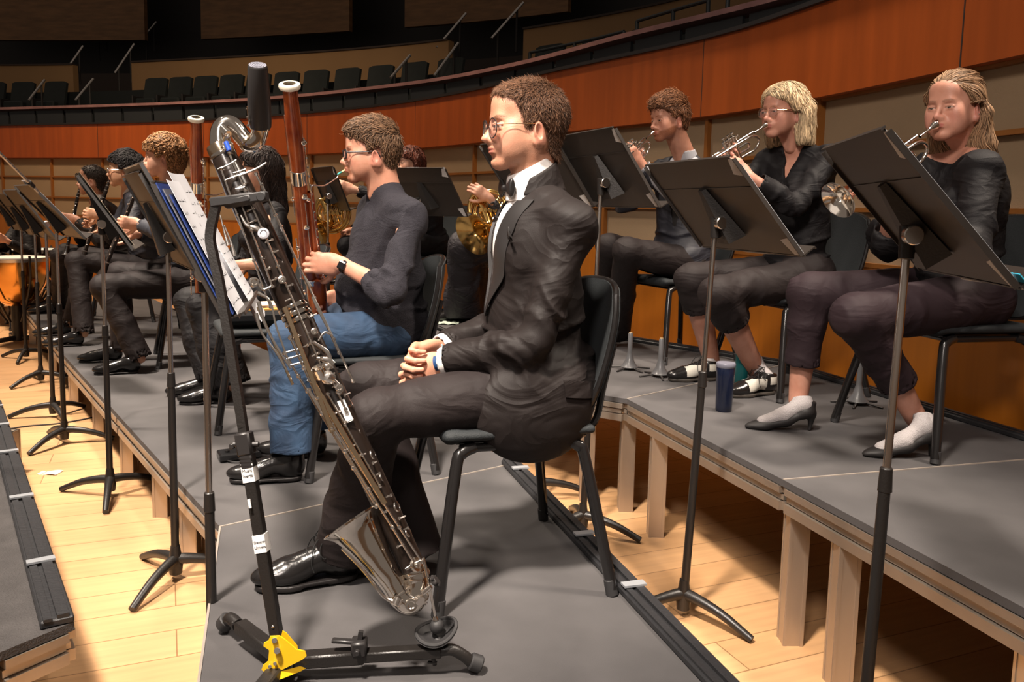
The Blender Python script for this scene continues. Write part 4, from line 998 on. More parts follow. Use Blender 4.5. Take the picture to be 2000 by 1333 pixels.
hair(m.root, m.J['hc'], m.J['Rh'], hs, hair_m('hair_light_brown', (.155, .085, .046)), cap(th=.012, top=.010, front=.012), [(.085, .056), (.105, .10), (.105, .17), (-.15, .17), (-.15, -.06), (-.085, -.07), (-.055, -.05), (-.038, -.020), (-.036, .016), (-.015, .026), (.008, .014), (.020, .010), (.028, .035), (.045, .045), (.062, .052)],
     lambda q: np.stack([np.where(q[:, 2] > .06, 1.0, -.15), q[:, 1]*3, np.where(q[:, 2] > .07, .1, -1.0)], 1), 5200, .034, .0011, .006, res=.004, step=4, jitter=.35)
glasses(m, m.J['hc'], m.J['Rh'], hs, mat('black_frame', (.010, .008, .010), .4), M_LENS, .0245, 'rect')

# ================================================================== woman at the right with a trumpet
def trumpeteer(m, mouth, bell, roll=0): m.mouth, m.bell = np.array(mouth, float), np.array(bell, float)
m = tw = Man('person', (1.63, 3.05), H2, 196, 'woman with wavy blonde hair and black pumps playing the trumpet at the right')
setj(m, pel=m.P(-.04, 0, .56), che=m.P(.0, .03, .90), nb=m.P(-.01, .03, 1.10), shL=PY(1918, 338, 2.82), shR=PY(1795, 330, 3.10),
     hipL=m.P(-.04, .10, .55), hipR=m.P(-.04, -.10, .55), knL=m.px(1672, 618, .19), knR=m.px(1583, 572, -.22))
m.J['anL'] = PZ(1800, 880, H2)+V3(-.025, 0, .13); m.J['anR'] = PZ(1560, 835, H2)+V3(-.01, 0, .13)
m.J['Rh'] = headframe(214, 4); hs = 1.0; m.J['hc'] = PY(1862, 208, 2.97)
mo = m.J['hc']+m.J['Rh']@V3(.104, 0, -.063)*hs; be = PY(1628, 391, 2.72); m.mouth, m.bell = mo, be; A = nrm(be-mo)
vL = mo+A*.25+V3(0, 0, -.03)
arm(m, 'L', PY(1752, 402, 2.74), (.45, -.15, -1.2), .29, .25); m.J['elL'] = PY(1900, 500, 2.72); arm(m, 'R', PY(1748, 372, 2.92), (.2, .9, -1.4), .29, .25)
hl = dict(wrist=m.J['wrL'], X=nrm(PY(1690, 400, 2.74)-m.J['wrL']+m.u*.02), Zp=m.u*.9+m.l*-.4, side=-1, curls=cur(.6, 1.0), sc_=.92, fore=m.J['elL'], rf=.036)
hr = dict(wrist=m.J['wrR'], X=nrm(vL-m.J['wrR']+A*.03+m.u*.04), Zp=m.l*.8+A*.2, side=1, curls=cur(.8, 1.1), sc_=.92, fore=m.J['elR'], rf=.036)
legs = []
for q in 'LR': legs += [(m.J['an'+q]-V3(0, 0, .02), m.J['kn'+q]*.5+m.J['an'+q]*.5, .036, .050)]
body(m, SK3, dict(nose=.95, fat=.002, brow=.55, red=1.2, eyes='down', jaw=.92), hs, .004, .003, [hl, hr], neck_r=.047, armr=legs, decol=True)
trousers(m, M_MAUVE, .100, .080, .068, .66, .70, res=.007, amp=.009, hip=.015)
def boat(S, Rt): S.setf(m.J['nb'], Rt); S.ell((.06, 0, .005), (.09, .13, .075), .01, 's'); S.setf()
top(m, M_BLK, e=.016, bust=.03, belly=.012, sl=(.55, .25), sr=(.064, .066, .052), res=.007, hem=-.06, amp=.013, name='blouse', cuts=boat)
for q, hx, d in (('R', (1582, 842), (-.28, .02, 0)), ('L', (1818, 892), (-.26, -.02, 0))):
    hp = PZ(*hx, H2)
    sock_foot(m, hp, d, m.J['an'+q]+V3(0, 0, .1), M_SOCK, None, H=.07, top_=.035 if q == 'L' else .02)
    shoe(m, hp, d, M_LEATH if 0 else mat('black_suede', (.012, .010, .010), .6), M_SOLE, .262, 'pump')
def longhair(S):
    S.ell((-.018, 0, .030), (.104, .085, .096), 0); S.ell((.022, 0, .060), (.062, .064, .044), .02)
    for y in (-1, 1):
        S.cone((.012, y*.074, .035), (-.030, y*.080, -.03), .020, .024, .02); S.cone((-.030, y*.080, -.03), (-.065, y*.075, -.14), .028, .034, .02); S.cone((-.065, y*.075, -.14), (-.105, y*.085, -.24), .036, .024, .02)
    S.cone((-.07, 0, -.03), (-.095, 0, -.2), .060, .060, .03, flat=(1, 0, 0), fs=.7)
hair(m.root, m.J['hc'], m.J['Rh'], hs, hair_m('hair_dark_blonde', (.30, .18, .10)), longhair, [(.070, .060), (.10, .12), (.10, .17), (-.25, .17), (-.25, -.30), (-.04, -.30), (-.03, -.12), (-.026, -.035), (-.030, .012), (-.012, .020), (.020, .012), (.030, .030), (.046, .050)],
     lambda q: np.stack([np.where(q[:, 2] > .02, -1.0, -.35+.5*np.sin(q[:, 2]*45)), np.where(q[:, 2] > .02, np.sign(q[:, 1])*.25, .5*np.cos(q[:, 2]*40)), np.where(q[:, 2] > .075, 0, -1.0)], 1), 5500, .10, .0016, .004, res=.004, step=8, jitter=.12, curl=.10)
MB().ball(m.J['hc']+m.J['Rh']@V3(-.006, .086, -.034), .003, 8).build('earring', mat('silver_stud', (.8, .8, .8), .2, metal=1), m.root)

# ================================================================== woman with a blonde bob
m = bw = Man('person', (1.32, 3.93), H2, 203, 'woman with a blonde bob, glasses and two-tone shoes playing the trumpet')
setj(m, pel=m.P(-.05, 0, .57), che=m.P(-.02, .02, .94), nb=m.P(.0, .02, 1.16), shL=m.P(-.05, .185, 1.09), shR=m.P(.06, -.15, 1.09),
     hipL=m.P(-.05, .10, .55), hipR=m.P(-.05, -.10, .55), knL=m.px(1402, 572, .17), knR=m.px(1352, 545, -.16))
m.J['anL'] = PZ(1490, 762, H2)+V3(-.03, .0, .10); m.J['anR'] = PZ(1393, 740, H2)+V3(-.01, 0, .10)
m.J['Rh'] = headframe(208, 3); hs = 1.03; m.J['hc'] = PY(1531, 217, 3.88)
mo = m.J['hc']+m.J['Rh']@V3(.104, 0, -.063)*hs; be = mo+nrm(PY(1395, 306, 3.70)-PY(1497, 243, 3.84))*.48; m.mouth, m.bell = mo, be; A = nrm(be-mo)
vL = mo+A*.25
WL = PY(1462, 345, 3.68); WR = PY(1432, 300, 3.86)
arm(m, 'L', WL, (.6, -.25, -1.6), .29, .26); arm(m, 'R', WR, (.2, .6, -1.4), .29, .26)
hl = dict(wrist=WL, X=nrm(vL+A*.05+V3(0, 0, .0)-WL), Zp=-m.l+m.u*.2, side=-1, curls=cur(.5, .9), sc_=.95, fore=m.J['elL'], rf=.036, thumb=(.6, .6, .2))
hr = dict(wrist=WR, X=nrm(vL+A*.06+V3(0, 0, .06)-WR), Zp=m.l*.8-m.u*.4, side=1, curls=[(.5, .6, .5), (.55, .7, .5), (.5, .8, .5), (.3, .6, .4)], sc_=.95, fore=m.J['elR'], rf=.036)
legs = []
for q in 'LR': legs += [(m.J['an'+q]-V3(0, 0, .02), m.J['kn'+q]*.7+m.J['an'+q]*.3, .040, .062)]
body(m, SK3, dict(nose=1.0, fat=.0, brow=.35, red=1, eyes='down', jaw=.95), hs, .0035, .003, [hl, hr], neck_r=.047, armr=legs, decol=True)
trousers(m, M_TROU, .094, .078, .082, .34, .34, res=.007, amp=.009, hip=.01)
def vn(S, Rt): S.setf(m.J['nb'], Rt); S.cone((.08, 0, .015), (.11, 0, -.14), .055, .006, .004, 's', flat=(1, 0, 0), fs=2.5); S.setf()
top(m, M_BLK, e=.014, bust=.028, sl=(.80, .80), sr=(.058, .056, .046), res=.007, hem=-.10, amp=.014, name='blouse', cuts=vn)
M_BRW = mat('white_brogue', (.55, .52, .46), .35)
for q, hx, d in (('L', (1512, 768), (-.24, -.12, 0)), ('R', (1402, 742), (-.24, -.06, 0))):
    hp = PZ(*hx, H2)+V3(0, 0, .0); shoe(m, hp, d, M_LEATH, mat('cream_welt_sole', (.05, .042, .035), .5), .29, 'brogue', mlace=M_LACE, mt2=M_BRW)
    S = SDF(); a = hp+nrm(d)*.055+V3(0, 0, .08); bq = m.J['an'+q]; dd = nrm(m.J['kn'+q]-bq); S.cone(a, bq+dd*.03, .036, .036, 0); S.cone(bq+dd*.03, bq+dd*.10, .038, .043, .02); S.plane(bq+dd*.10, dd, .003)
    obj_from('sock', S.mesh(.005, folds([(bq, dd, 20, 4, .1, .004)])), M_SOCK, m.root)
def bob(S):
    S.ell((-.018, 0, .032), (.108, .090, .100), 0); S.ell((.025, 0, .062), (.066, .070, .048), .02)
    for y in (-1, 1):
        S.cone((.020, y*.074, .045), (-.005, y*.090, -.03), .022, .026, .02); S.cone((-.005, y*.090, -.03), (-.020, y*.092, -.125), .028, .026, .02); S.cone((-.05, y*.080, .0), (-.065, y*.070, -.135), .04, .034, .03)
    S.cone((-.075, 0, .0), (-.085, 0, -.135), .055, .045, .03); S.plane((0, 0, -.150), (0, 0, -1), .006)
hair(m.root, m.J['hc'], m.J['Rh'], hs, hair_m('hair_blonde', (.55, .41, .25)), bob, [(.090, .062), (.12, .09), (.12, .2), (-.25, .2), (-.25, -.2), (-.02, -.2), (-.008, -.13), (-.004, -.04), (.002, .012), (.020, .000), (.036, .030), (.058, .050), (.078, .052)],
     lambda q: np.stack([np.where(q[:, 2] > .05, .4-.6*(q[:, 0] < 0), -.12), np.sign(q[:, 1])*np.where(q[:, 2] > .06, .9, .05), np.where(q[:, 2] > .085, 0, -1.0)], 1), 4200, .085, .0017, .005, res=.004, step=6, jitter=.10)
glasses(m, m.J['hc'], m.J['Rh'], hs, mat('gold_wire', (.75, .50, .30), .2, metal=1), M_LENS, .0235, 'round')

# ================================================================== bearded man with trumpet
m = bm3 = Man('person', (.94, 4.78), H2, 200, 'bearded man in a dark suit and tie playing the trumpet')
setj(m, pel=m.P(-.05, 0, .57), che=m.P(-.05, 0, .93), nb=m.P(-.05, 0, 1.15), shL=m.P(-.14, .155, 1.06), shR=m.P(.09, -.15, 1.07),
     hipL=m.P(-.05, .10, .55), hipR=m.P(-.05, -.10, .55), knL=m.px(1225, 490, .12), knR=m.px(1190, 482, -.12))
m.J['anL'] = PZ(1205, 675, H2)+V3(0, 0, .08); m.J['anR'] = PZ(1180, 655, H2)+V3(0, 0, .08)
m.J['Rh'] = headframe(206, 8); hs = 1.04; m.J['hc'] = PY(1306, 232, 4.72)
mo = m.J['hc']+m.J['Rh']@V3(.104, 0, -.063)*hs; be = mo+nrm(PY(1230, 298, 4.50)-PY(1277, 258, 4.66))*.48; m.mouth, m.bell = mo, be; A = nrm(be-mo); vL = mo+A*.25
WL = PY(1250, 318, 4.55); WR = PY(1248, 310, 4.75)
arm(m, 'L', WL, (.6, -.25, -1.6)); arm(m, 'R', WR, (.2, .6, -1.4))
hl = dict(wrist=WL, X=nrm(vL+V3(0, 0, .0)-WL), Zp=-m.l+m.u*.2, side=-1, curls=cur(.5, .9), sc_=1, fore=m.J['elL'], rf=.036)
hr = dict(wrist=WR, X=nrm(vL+V3(0, 0, .05)-WR), Zp=m.l*.8-m.u*.4, side=1, curls=cur(.5, .8), sc_=1, fore=m.J['elR'], rf=.036)
body(m, SK2, dict(nose=1.08, beard='full', brow=.9, eyes='down'), hs, .004, .003, [hl, hr], neck_r=.054)
trousers(m, M_TROU, .090, .076, .078, res=.008, amp=.005)
def vcut3(S, Rt):
    S.p.append((lambda P, o=m.J['che'].copy(), R=Rt: _vcut(P, o, R), m.J['che']-.45, m.J['che']+.45, 's', .004))
jk3, SJ3, Rt3 = top(m, mat('navy_suit', (.016, .016, .023), .6, wr=.38, wrs=5), e=.020, sl=(.85, .85), sr=(.062, .056, .046), res=.008, hem=-.12, amp=.012, name='jacket', cuts=vcut3, extra=lambda S, Rt: S.ell(m.J['pel']+m.f*.01, (.16, .20, .15), .05, R=np.array([m.f, m.l, m.u]).T))
_, SS3, _ = top(m, M_GREYSHIRT, e=.006, sl=(.9, .9), sr=(.05, .045, .04), res=.008, hem=-.05, amp=.001, name='shirt')
f, l, u = Rt3.T; J = m.J; b = MB(); g = []
for z in np.linspace(.12, -.20, 12):
    w_ = .018+.014*(z < .10)+(.13-z)*.03; g.append([onj(SS3, 0, y, z, .004) for y in (-w_, 0, w_)])
b.sheet(g, .004); b.ball(onj(SS3, 0, 0, .135, .008), .018, 10); b.build('necktie', M_BOW, m.root)
ax = nrm(J['hc']-m.f*.02-J['nb']); cen = J['nb']+ax*.035; S = SDF(); S.cone(cen-ax*.03, cen+ax*.022, .066, .060, 0); S.plane(cen+ax*.02, ax-m.f*.4, .002); S.plane(cen-ax*.045, -ax, .002); S.cone(cen-ax*.15, cen+ax*.15, .0560, .0560, .002, 's'); S.cone(cen+m.f*.08+ax*.04, cen+m.f*.07-ax*.05, .022, .004, .004, 's'); obj_from('collar', S.mesh(.004), M_GREYSHIRT, m.root)
pn = onj(SJ3, 0, .10, .10, .004); MB().cyl(pn, pn+f*.004, .014, 16).build('lapel_pin', mat('pin_silver', (.6, .6, .6), .3, metal=.8), m.root)
for q in 'LR': shoe(m, m.J['an'+q]-V3(0, 0, .075), (-.2, -.03, 0), M_LEATH, M_SOLE, .29, res=.006)
hair(m.root, m.J['hc'], m.J['Rh'], hs, hair_m('hair_auburn_brown', (.20, .085, .038)), cap(th=.016, top=.012, front=.016), [(.078, .052), (.12, .07), (.12, .2), (-.15, .2), (-.15, -.06), (-.08, -.06), (-.050, -.04), (-.036, -.010), (-.034, .020), (-.012, .026), (.012, .010), (.022, .010), (.030, .035), (.055, .045)],
     lambda q: np.stack([np.where(q[:, 2] > .06, 1.0, -.3), q[:, 1]*3, np.where(q[:, 2] > .06, .3, -1.0)], 1), 3200, .040, .0013, .009, res=.0045, step=4, jitter=.4)
# ------------------------------------------------------------------ metals
M_SILV = mat('silver_plate', (.86, .80, .73), .10, metal=1)
M_SILVK = mat('silver_keys', (.84, .78, .72), .18, metal=1)
M_BRASS = mat('horn_brass', (.72, .46, .16), .16, metal=1)
M_EBON = mat('ebony_wood', (.014, .009, .007), .28, var=.3, vscale=30, coat=.2, stretch=(1, 1, .2))
M_MAPLE = mat('bassoon_red_maple', (.11, .013, .004), .25, var=.45, vscale=22, coat=.5, stretch=(1, 1, .12), col2=(.38, .080, .016))
M_IVORY = mat('ivory_ring', (.78, .72, .60), .35)
M_PLAST = mat('matte_black_plastic', (.020, .018, .018), .42)
M_RUBB = mat('black_rubber', (.022, .021, .022), .6)
M_CHAIRF = mat('chair_black_steel', (.010, .009, .009), .22, coat=.3)
M_CHAIRS = mat('chair_dark_padding', (.010, .013, .015), .75, bump=.25, bscale=400)
M_STANDB = mat('stand_black_enamel', (.014, .012, .011), .38, bump=.1, bscale=200)
M_DESK = mat('stand_desk_black', (.024, .019, .016), .42, var=.1, vscale=8)
M_CHROME = mat('stand_chrome_pole', (.78, .72, .66), .24, metal=1)
M_PAPER = mat('sheet_paper', (.60, .60, .63), .8)
M_TAPE = mat('white_tape', (.50, .48, .46), .6)
M_INK = mat('printed_ink', (.04, .04, .045), .7)
M_YEL = mat('yellow_plastic', (.85, .50, .01), .40)
# ------------------------------------------------------------------ chairs
def chair(c, z0, yaw, label, name='musician_chair'):
    t = thing(name, (c[0], c[1], z0), label, 'chair', 'black musician chairs on the risers', rz=math.radians(yaw))
    R = np.array(WM[t.name].to_3x3()); O = np.array([c[0], c[1], z0]); W = lambda *p: O+R@V3(*p)
    # seat pad
    S = SDF(); S.setf(O, R); S.box((.0, 0, .450), (.215, .215, .014), 0, rad=.0135); S.ell((.03, 0, .500), (.20, .19, .035), .03, 's'); S.cone((.19, -.17, .445), (.19, .17, .445), .020, .020, .03)
    obj_from('seat', S.mesh(.010), M_CHAIRS, t)
    MB().box(W(-.01, 0, .428), (.38, .36, .012), R, .004).build('seat_pan', M_CHAIRF, t)
    g = []
    for y in np.linspace(-1, 1, 15):
        row = []
        for z in np.linspace(0, 1, 9):
            hw = .215*(1-.10*abs(2*z-1)**4); zz = .50+.32*z+.03*(1-abs(y)**2.5)*(1 if z > .5 else -1)*abs(2*z-1); row.append(W(-.235-.075*z+.045*(y*y)-.012*math.sin(z*3), y*hw, zz))
        g.append(row)
    MB().sheet(g, .022).build('backrest', M_CHAIRS, t)
    rim = [g[i][0] for i in range(15)]+[g[14][j] for j in range(1, 9)]+[g[i][8] for i in range(13, -1, -1)]+[g[0][j] for j in range(7, 0, -1)]
    MB().tube(rim, .009, 8, closed=True).build('backrest_rim', M_CHAIRF, t)
    f = MB()
    for y in (-1, 1):
        f.tube([W(.17, y*.19, .415), W(-.17, y*.19, .415)], .0115, 10)
        f.tube(bez([W(-.16, y*.17, .41), W(-.23, y*.16, .46), W(-.255, y*.15, .55), W(-.285, y*.15, .68)], 14), .010, 8)
    f.tube([W(.14, -.19, .413), W(.14, .19, .413)], .011, 8); f.tube([W(-.15, -.19, .413), W(-.15, .19, .413)], .011, 8); f.build('frame', M_CHAIRF, t)
    for x in (-1, 1):
        for y in (-1, 1):
            l = MB(); l.tube(bez([W(x*.13, y*.19, .418), W(x*.165, y*.20, .405), W(x*.185, y*.21, .36), W(x*.245, y*.283, .018)], 16), .0165, 12)
            lg = l.build('leg', M_CHAIRF, t); MB().cyl(W(x*.246, y*.285, 0), W(x*.238, y*.278, .045), .0175, 12, .0165).build('foot_cap', M_RUBB, lg)
    return t
CH = [((-.025, 2.355), H1, 197.4, 'black musician chair nearest the camera, under the man in the tuxedo'),
      ((-.60, 3.36), H1, 196, 'black musician chair under the bassoonist in jeans'),
      ((1.63, 3.05), H2, 193, 'black musician chair at the right edge under the woman in pumps'),
      ((1.34, 3.94), H2, 200, 'black musician chair under the woman with the blonde bob'),
      ((.96, 4.80), H2, 203, 'black musician chair under the bearded trumpeter'),
      ((-.66, 6.45), H2, 215, 'black musician chair of the horn player with auburn hair'),
      ((-1.42, 4.62), H1, 205, 'black musician chair under the dark haired woman with the bassoon'),
      ((-2.12, 5.45), H1, 205, 'black musician chair under the curly haired clarinettist'),
      ((-2.85, 6.42), H1, 208, 'black musician chair under the clarinettist with wavy black hair'),
      ((.04, 6.02), H2, 205, 'black musician chair under the horn player in the long dress'),
      ((-3.48, 7.27), H1, 205, 'black musician chair under the man with cropped hair'),
      ((-5.17, 8.80), ZF, 215, 'black chair of the timpanist at the far left')]
for c in CH: chair(*c)
# ------------------------------------------------------------------ music stands
def stand(pole, piv_px, NT, FT, NB, label, z0=0, base_rot=0, split=.62, desk=M_DESK, tape=(), lean=(0, 0), sc_=1.07):
    """NT, FT, NB: near-top, far-top, near-bottom corners of the desk in the world"""
    z0 = z0 or ZF; NT, FT, NB = map(lambda v: CAMP+(np.array(v, float)-CAMP)*sc_, (NT, FT, NB)); pole = (pole[0]*sc_, pole[1]*sc_); W_ = FT-NT; Hh = NB-NT; n = nrm(np.cross(W_, Hh)); 
    if n[2] < 0: n = -n       # front (paper) side
    t = thing('music_stand', (pole[0], pole[1], z0), label, 'music stand', 'black music stands')
    cen = NT+W_/2+Hh*.58; top_ = np.array([pole[0]+lean[0], pole[1]+lean[1], cen[2]-.03]); b0 = V3(pole[0], pole[1], z0+.03)
    w_, h_ = nrm(W_), nrm(Hh); q = lambda a, b, c=0: NT+W_*a+Hh*b+n*c
    d = MB(); cr = .10
    g = [[q(a, b, 0) for b in np.linspace(0, 1, 2)] for a in (0, 1)]
    outline = [q(.0, .12), q(.05, 0), q(.95, 0), q(1, .12), q(1, .98), q(0, .98)]
    A = np.array([p+n*.001 for p in outline]); B = np.array([p-n*.002 for p in outline]); k = len(outline)
    d.add(np.r_[A, B], [tuple(range(k)), tuple(range(k, 2*k))[::-1]]+[(i, i+k, (i+1) % k+k, (i+1) % k) for i in range(k)], False)
    d.bar(q(0, .02, -.004), q(0, .98, -.004), .004, .012, n); d.bar(q(1, .02, -.004), q(1, .98, -.004), .004, .012, n)
    d.bar(q(.03, 0, -.003), q(.97, 0, -.003), .004, .010, n)
    d.bar(q(.02, .30, -.003), q(.98, .30, -.003), .003, .003, n)
    d.build('desk', desk, t)
    s = MB(); s.bar(q(0, .99, .022), q(1, .99, .022), .004, .050, n); s.bar(q(0, 1.0, .046), q(1, 1.0, .046), .006, .004, n); s.build('ledge', desk, t)
    br = MB(); c0 = q(.5, .30, -.006); c1 = q(.5, .80, -.006)
    v = [c0-w_*.020, c0+w_*.020, c1+w_*.065, c1-w_*.065]; v2 = [c0-w_*.010-n*.012, c0+w_*.010-n*.012, c1+w_*.032-n*.050, c1-w_*.032-n*.050]
    br.add(np.array(v+v2), [(0, 1, 2, 3), (7, 6, 5, 4), (0, 4, 5, 1), (1, 5, 6, 2), (2, 6, 7, 3), (3, 7, 4, 0)], False)
    br.cyl(top_-V3(0, 0, .05), top_+V3(0, 0, .02), .015, 12, .018); br.build('bracket', M_STANDB, t)
    nd = nrm(-CF*V3(1, 1, 0)); side = w_ if (w_@nd) > 0 else -w_
    kc = top_+side*.020; MB().cyl(kc, kc+side*.022, .020, 20).build('friction_knob', M_CHROME, t)
    m_ = b0*(1-split)+top_*split
    MB().cyl(m_-V3(0, 0, .05), top_, .0085, 14).build('upper_pole', M_CHROME, t)
    lp = MB(); lp.cyl(b0, m_, .0145, 14, .0125); lp.cyl(m_-V3(0, 0, .045), m_+V3(0, 0, .008), .0150, 14, .0130); lp.build('lower_tube', M_STANDB, t)
    for i in range(3):
        a = base_rot+i*2.0944; D = V3(math.cos(a), math.sin(a), 0)
        P_ = bez([b0+V3(0, 0, .050), b0+D*.06+V3(0, 0, .045), b0+D*.15+V3(0, 0, .025), b0+D*.255+V3(0, 0, -.018)], 12)
        l = MB(); l.tube(P_, np.linspace(.021, .013, 12), 10); l.build('leg', M_STANDB, t)
    MB().lathe([(0, -.005), (.022, -.005), (.026, .03), (.019, .075), (.016, .10), (0, .10)], b0, n=16).build('hub', M_STANDB, t)
    for (a, b) in tape:
        MB().add(np.array([q(a, b, -.0035), q(a, b+.18*(1 if b < .5 else -1), -.0035), q(a+.10*(1 if a < .5 else -1), b+.15*(1 if b < .5 else -1), -.0035), q(a+.06*(1 if a < .5 else -1), b, -.0035)]), [(0, 1, 2, 3)], False).build('tape_corner', M_TAPE, t)
    return t, q, n
STN = {}
STN['A'] = stand((.775, 1.66), None, (.645, 1.45, 1.41), (.720, 1.95, 1.41), (.905, 1.45, 1.13), 'music stand at the right edge in front of the woman in pumps', tape=[(0, .02), (0, .98)], lean=(.035, .03), sc_=1)
STN['B'] = stand((.570, 2.50), None, (.59, 2.25, 1.41), (.43, 2.76, 1.41), (.80, 2.25, 1.14), 'music stand with chrome pole in front of the woman with the blonde bob', base_rot=-.75, tape=[(0, .02), (0, .98)], lean=(.045, .0))
STN['C'] = stand((.31, 3.24), None, (.36, 3.02, 1.56), (.17, 3.50, 1.56), (.54, 3.02, 1.27), 'music stand just behind the shoulder of the man in the tuxedo', base_rot=-.4, tape=[(0, .02), (0, .98)], lean=(.03, 0), sc_=1.045)
STN['D'] = stand((.16, 3.80), None, (.16, 3.58, 1.56), (-.175, 4.0, 1.56), (.35, 3.58, 1.27), 'music stand mostly hidden behind the head of the man in the tuxedo', base_rot=.15, tape=[(0, .98)], sc_=1.0)
STN['E'] = stand((-.61, 5.25), None, (-.43, 5.10, 1.50), (-.86, 5.32, 1.50), (-.285, 5.15, 1.20), 'music stand behind the shoulder of the bassoonist in the sweater', tape=[(0, .02), (0, .98)], z0=H2, sc_=1)
STN['F'] = stand((-1.30, 5.75), None, (-1.23, 5.62, 1.52), (-1.48, 6.02, 1.52), (-1.13, 5.70, 1.22), 'distant music stand seen between the bassoon and its player', tape=[(0, .02)], z0=H2, sc_=1)
STN['H'] = stand((-.775, 2.06), None, (-.875, 2.0, 1.30), (-1.0, 2.5, 1.30), (-.70, 2.0, .96), 'music stand carrying the open white sheet music beside the bass clarinet', base_rot=math.pi/2, split=.50, lean=(-.01, .02), sc_=1)
STN['G'] = stand((-1.125, 2.67), None, (-1.11, 2.45, 1.34), (-1.385, 2.93, 1.34), (-.94, 2.45, 1.04), 'music stand holding the black zipped folder left of the sheet music', base_rot=.35, split=.60)
STN['I'] = stand((-1.735, 3.46), None, (-1.72, 3.25, 1.355), (-1.96, 3.70, 1.355), (-1.50, 3.25, 1.055), 'music stand seen edge on in front of the curly haired clarinettist', base_rot=.9)
STN['J'] = stand((-2.35, 4.22), None, (-2.34, 4.0, 1.32), (-2.64, 4.36, 1.32), (-2.09, 4.02, 1.06), 'third music stand from the left edge with a white sheet', base_rot=.3)
STN['K'] = stand((-2.70, 4.74), None, (-2.74, 4.55, 1.30), (-3.05, 4.92, 1.30), (-2.53, 4.57, 1.02), 'music stand second nearest in the left row on the maple floor', base_rot=1.3)
STN['L'] = stand((-3.29, 5.64), None, (-3.36, 5.48, 1.28), (-3.66, 5.82, 1.28), (-3.15, 5.5, 1.0), 'distant music stand behind the left row, second from the timpani', base_rot=.2)
STN['M'] = stand((-3.89, 6.48), None, (-3.95, 6.3, 1.28), (-4.25, 6.65, 1.28), (-3.75, 6.32, 1.0), 'farthest music stand at the left edge nearest the timpani', base_rot=.8)
# ------------------------------------------------------------------ papers and folders on the stands
def staff_lines(q, mb, a0, a1, b0, b1, n=7, off_=.004, seed=1):
    rng = random.Random(seed)
    for i in range(n):
        b = b0+(b1-b0)*(i+.5)/n
        x = a0+.02
        while x < a1-.02:
            L = rng.uniform(.01, .07)
            if rng.random() < .72: mb.add(np.array([q(x, b, off_), q(min(x+L, a1-.01), b, off_), q(min(x+L, a1-.01), b+.006, off_), q(x, b+.006, off_)]), [(0, 1, 2, 3)], False)
            x += L+rng.uniform(.004, .03)
            if rng.random() < .6: mb.add(np.array([q(x, b-.014, off_), q(x+.008, b-.014, off_), q(x+.008, b+.012, off_), q(x, b+.012, off_)]), [(0, 1, 2, 3)], False)
def paper(q, a0, a1, b0, b1, label, off_=.003, m=M_PAPER, name='sheet_music', cat='sheet music', curl=.0, ink=True, seed=1, th=.0008, group=None, bend=0):
    g = [[q(a+bend*(b-b0)*.0, b, off_+curl*((b-b0)/(b1-b0))**2+.004*math.sin(a*9+seed)) for b in np.linspace(b0, b1, 7)] for a in np.linspace(a0, a1, 7)]
    o = thing(name, q((a0+a1)/2, b1, off_), label, cat, group); MB().sheet(g, th).build('page', m, o)
    if ink:
        q2 = lambda a, b, c: q(a, b, c+off_+curl*((b-b0)/(b1-b0))**2+.004*math.sin(a*9+seed)+.0006)
        mb = MB(); staff_lines(q2, mb, a0+.03, a1-.02, b0+.10, b1-.05, 9, .0, seed); mb.build('printed_notes', M_INK, o)
    return o
_, q, n = STN['H']
paper(q, .02, .40, .02, 1.02, 'white printed sheet music on the near half of the music stand beside the bass clarinet', .028, seed=3)
paper(q, .42, .98, -.08, .98, 'second white sheet standing behind the first on the same music stand', .012, seed=5)
paper(q, .50, .97, .40, 1.16, 'loose white page with notes sliding off the bottom of the music stand', .034, seed=8, curl=.01)
M_BLUEF = mat('blue_folder', (.014, .035, .16), .4); M_GREYF = mat('grey_plastic_sleeve', (.12, .12, .14), .35)
fo = thing('music_folder', q(.1, 1, .01), 'dark blue plastic folder behind the sheet music on the nearest left music stand', 'folder')
for i in range(3): MB().sheet([[q(-.03+.01*i, b, .006+.007*i) for b in np.linspace(.02+.05*i, .97, 4)], [q(.35, b, .006+.007*i) for b in np.linspace(.02+.05*i, .97, 4)]], .0025).build('folder_leaf', M_BLUEF if i != 1 else M_GREYF, fo)
fo = thing('plastic_sleeve', q(.9, 1.1, .03), 'grey plastic sleeve hanging below the loose white page', 'plastic sleeve')
MB().sheet([[q(.80+.17*a, .80+.42*b, .022-.01*b) for b in np.linspace(0, 1, 4)] for a in np.linspace(0, 1, 4)], .001).build('sleeve', M_GREYF, fo)
_, q, n = STN['G']
fo = thing('zip_folder', q(.5, .9, .01), 'black zipped folder standing open on the second left music stand', 'folder')
b = MB(); g = [[q(a, bb, .012+.012*math.sin(a*3.1)) for bb in np.linspace(-.06, .96, 6)] for a in np.linspace(-.12, .98, 10)]; b.sheet(g, .012); b.build('cover', M_PLAST, fo)
b = MB(); b.tube([q(a, -.06, .014) for a in np.linspace(-.10, .96, 8)], .004, 6); b.build('zip', M_CHROME, fo)
_, q, n = STN['I']; paper(q, .03, .95, .0, .95, 'cream sheets lying on the edge-on music stand', .008, mat('cream_paper', (.60, .50, .38), .8), ink=False, seed=2)
_, q, n = STN['J']; paper(q, .02, .5, -.06, .92, 'white sheet on the third music stand from the left edge', .010, seed=4, ink=False)
_, q, n = STN['A']; paper(q, .04, .60, .05, 1.03, 'sheet music with a blue mark on the right-hand music stand', .008, mat('grey_paper', (.45, .46, .48), .8), seed=6)
MB().sheet([[q(a, bb, .012) for bb in (.93, 1.0)] for a in (-.01, .06)], .002).build('page_marker', mat('cyan_plastic', (.05, .45, .65), .4), bpy.data.objects[STN['A'][0].name])
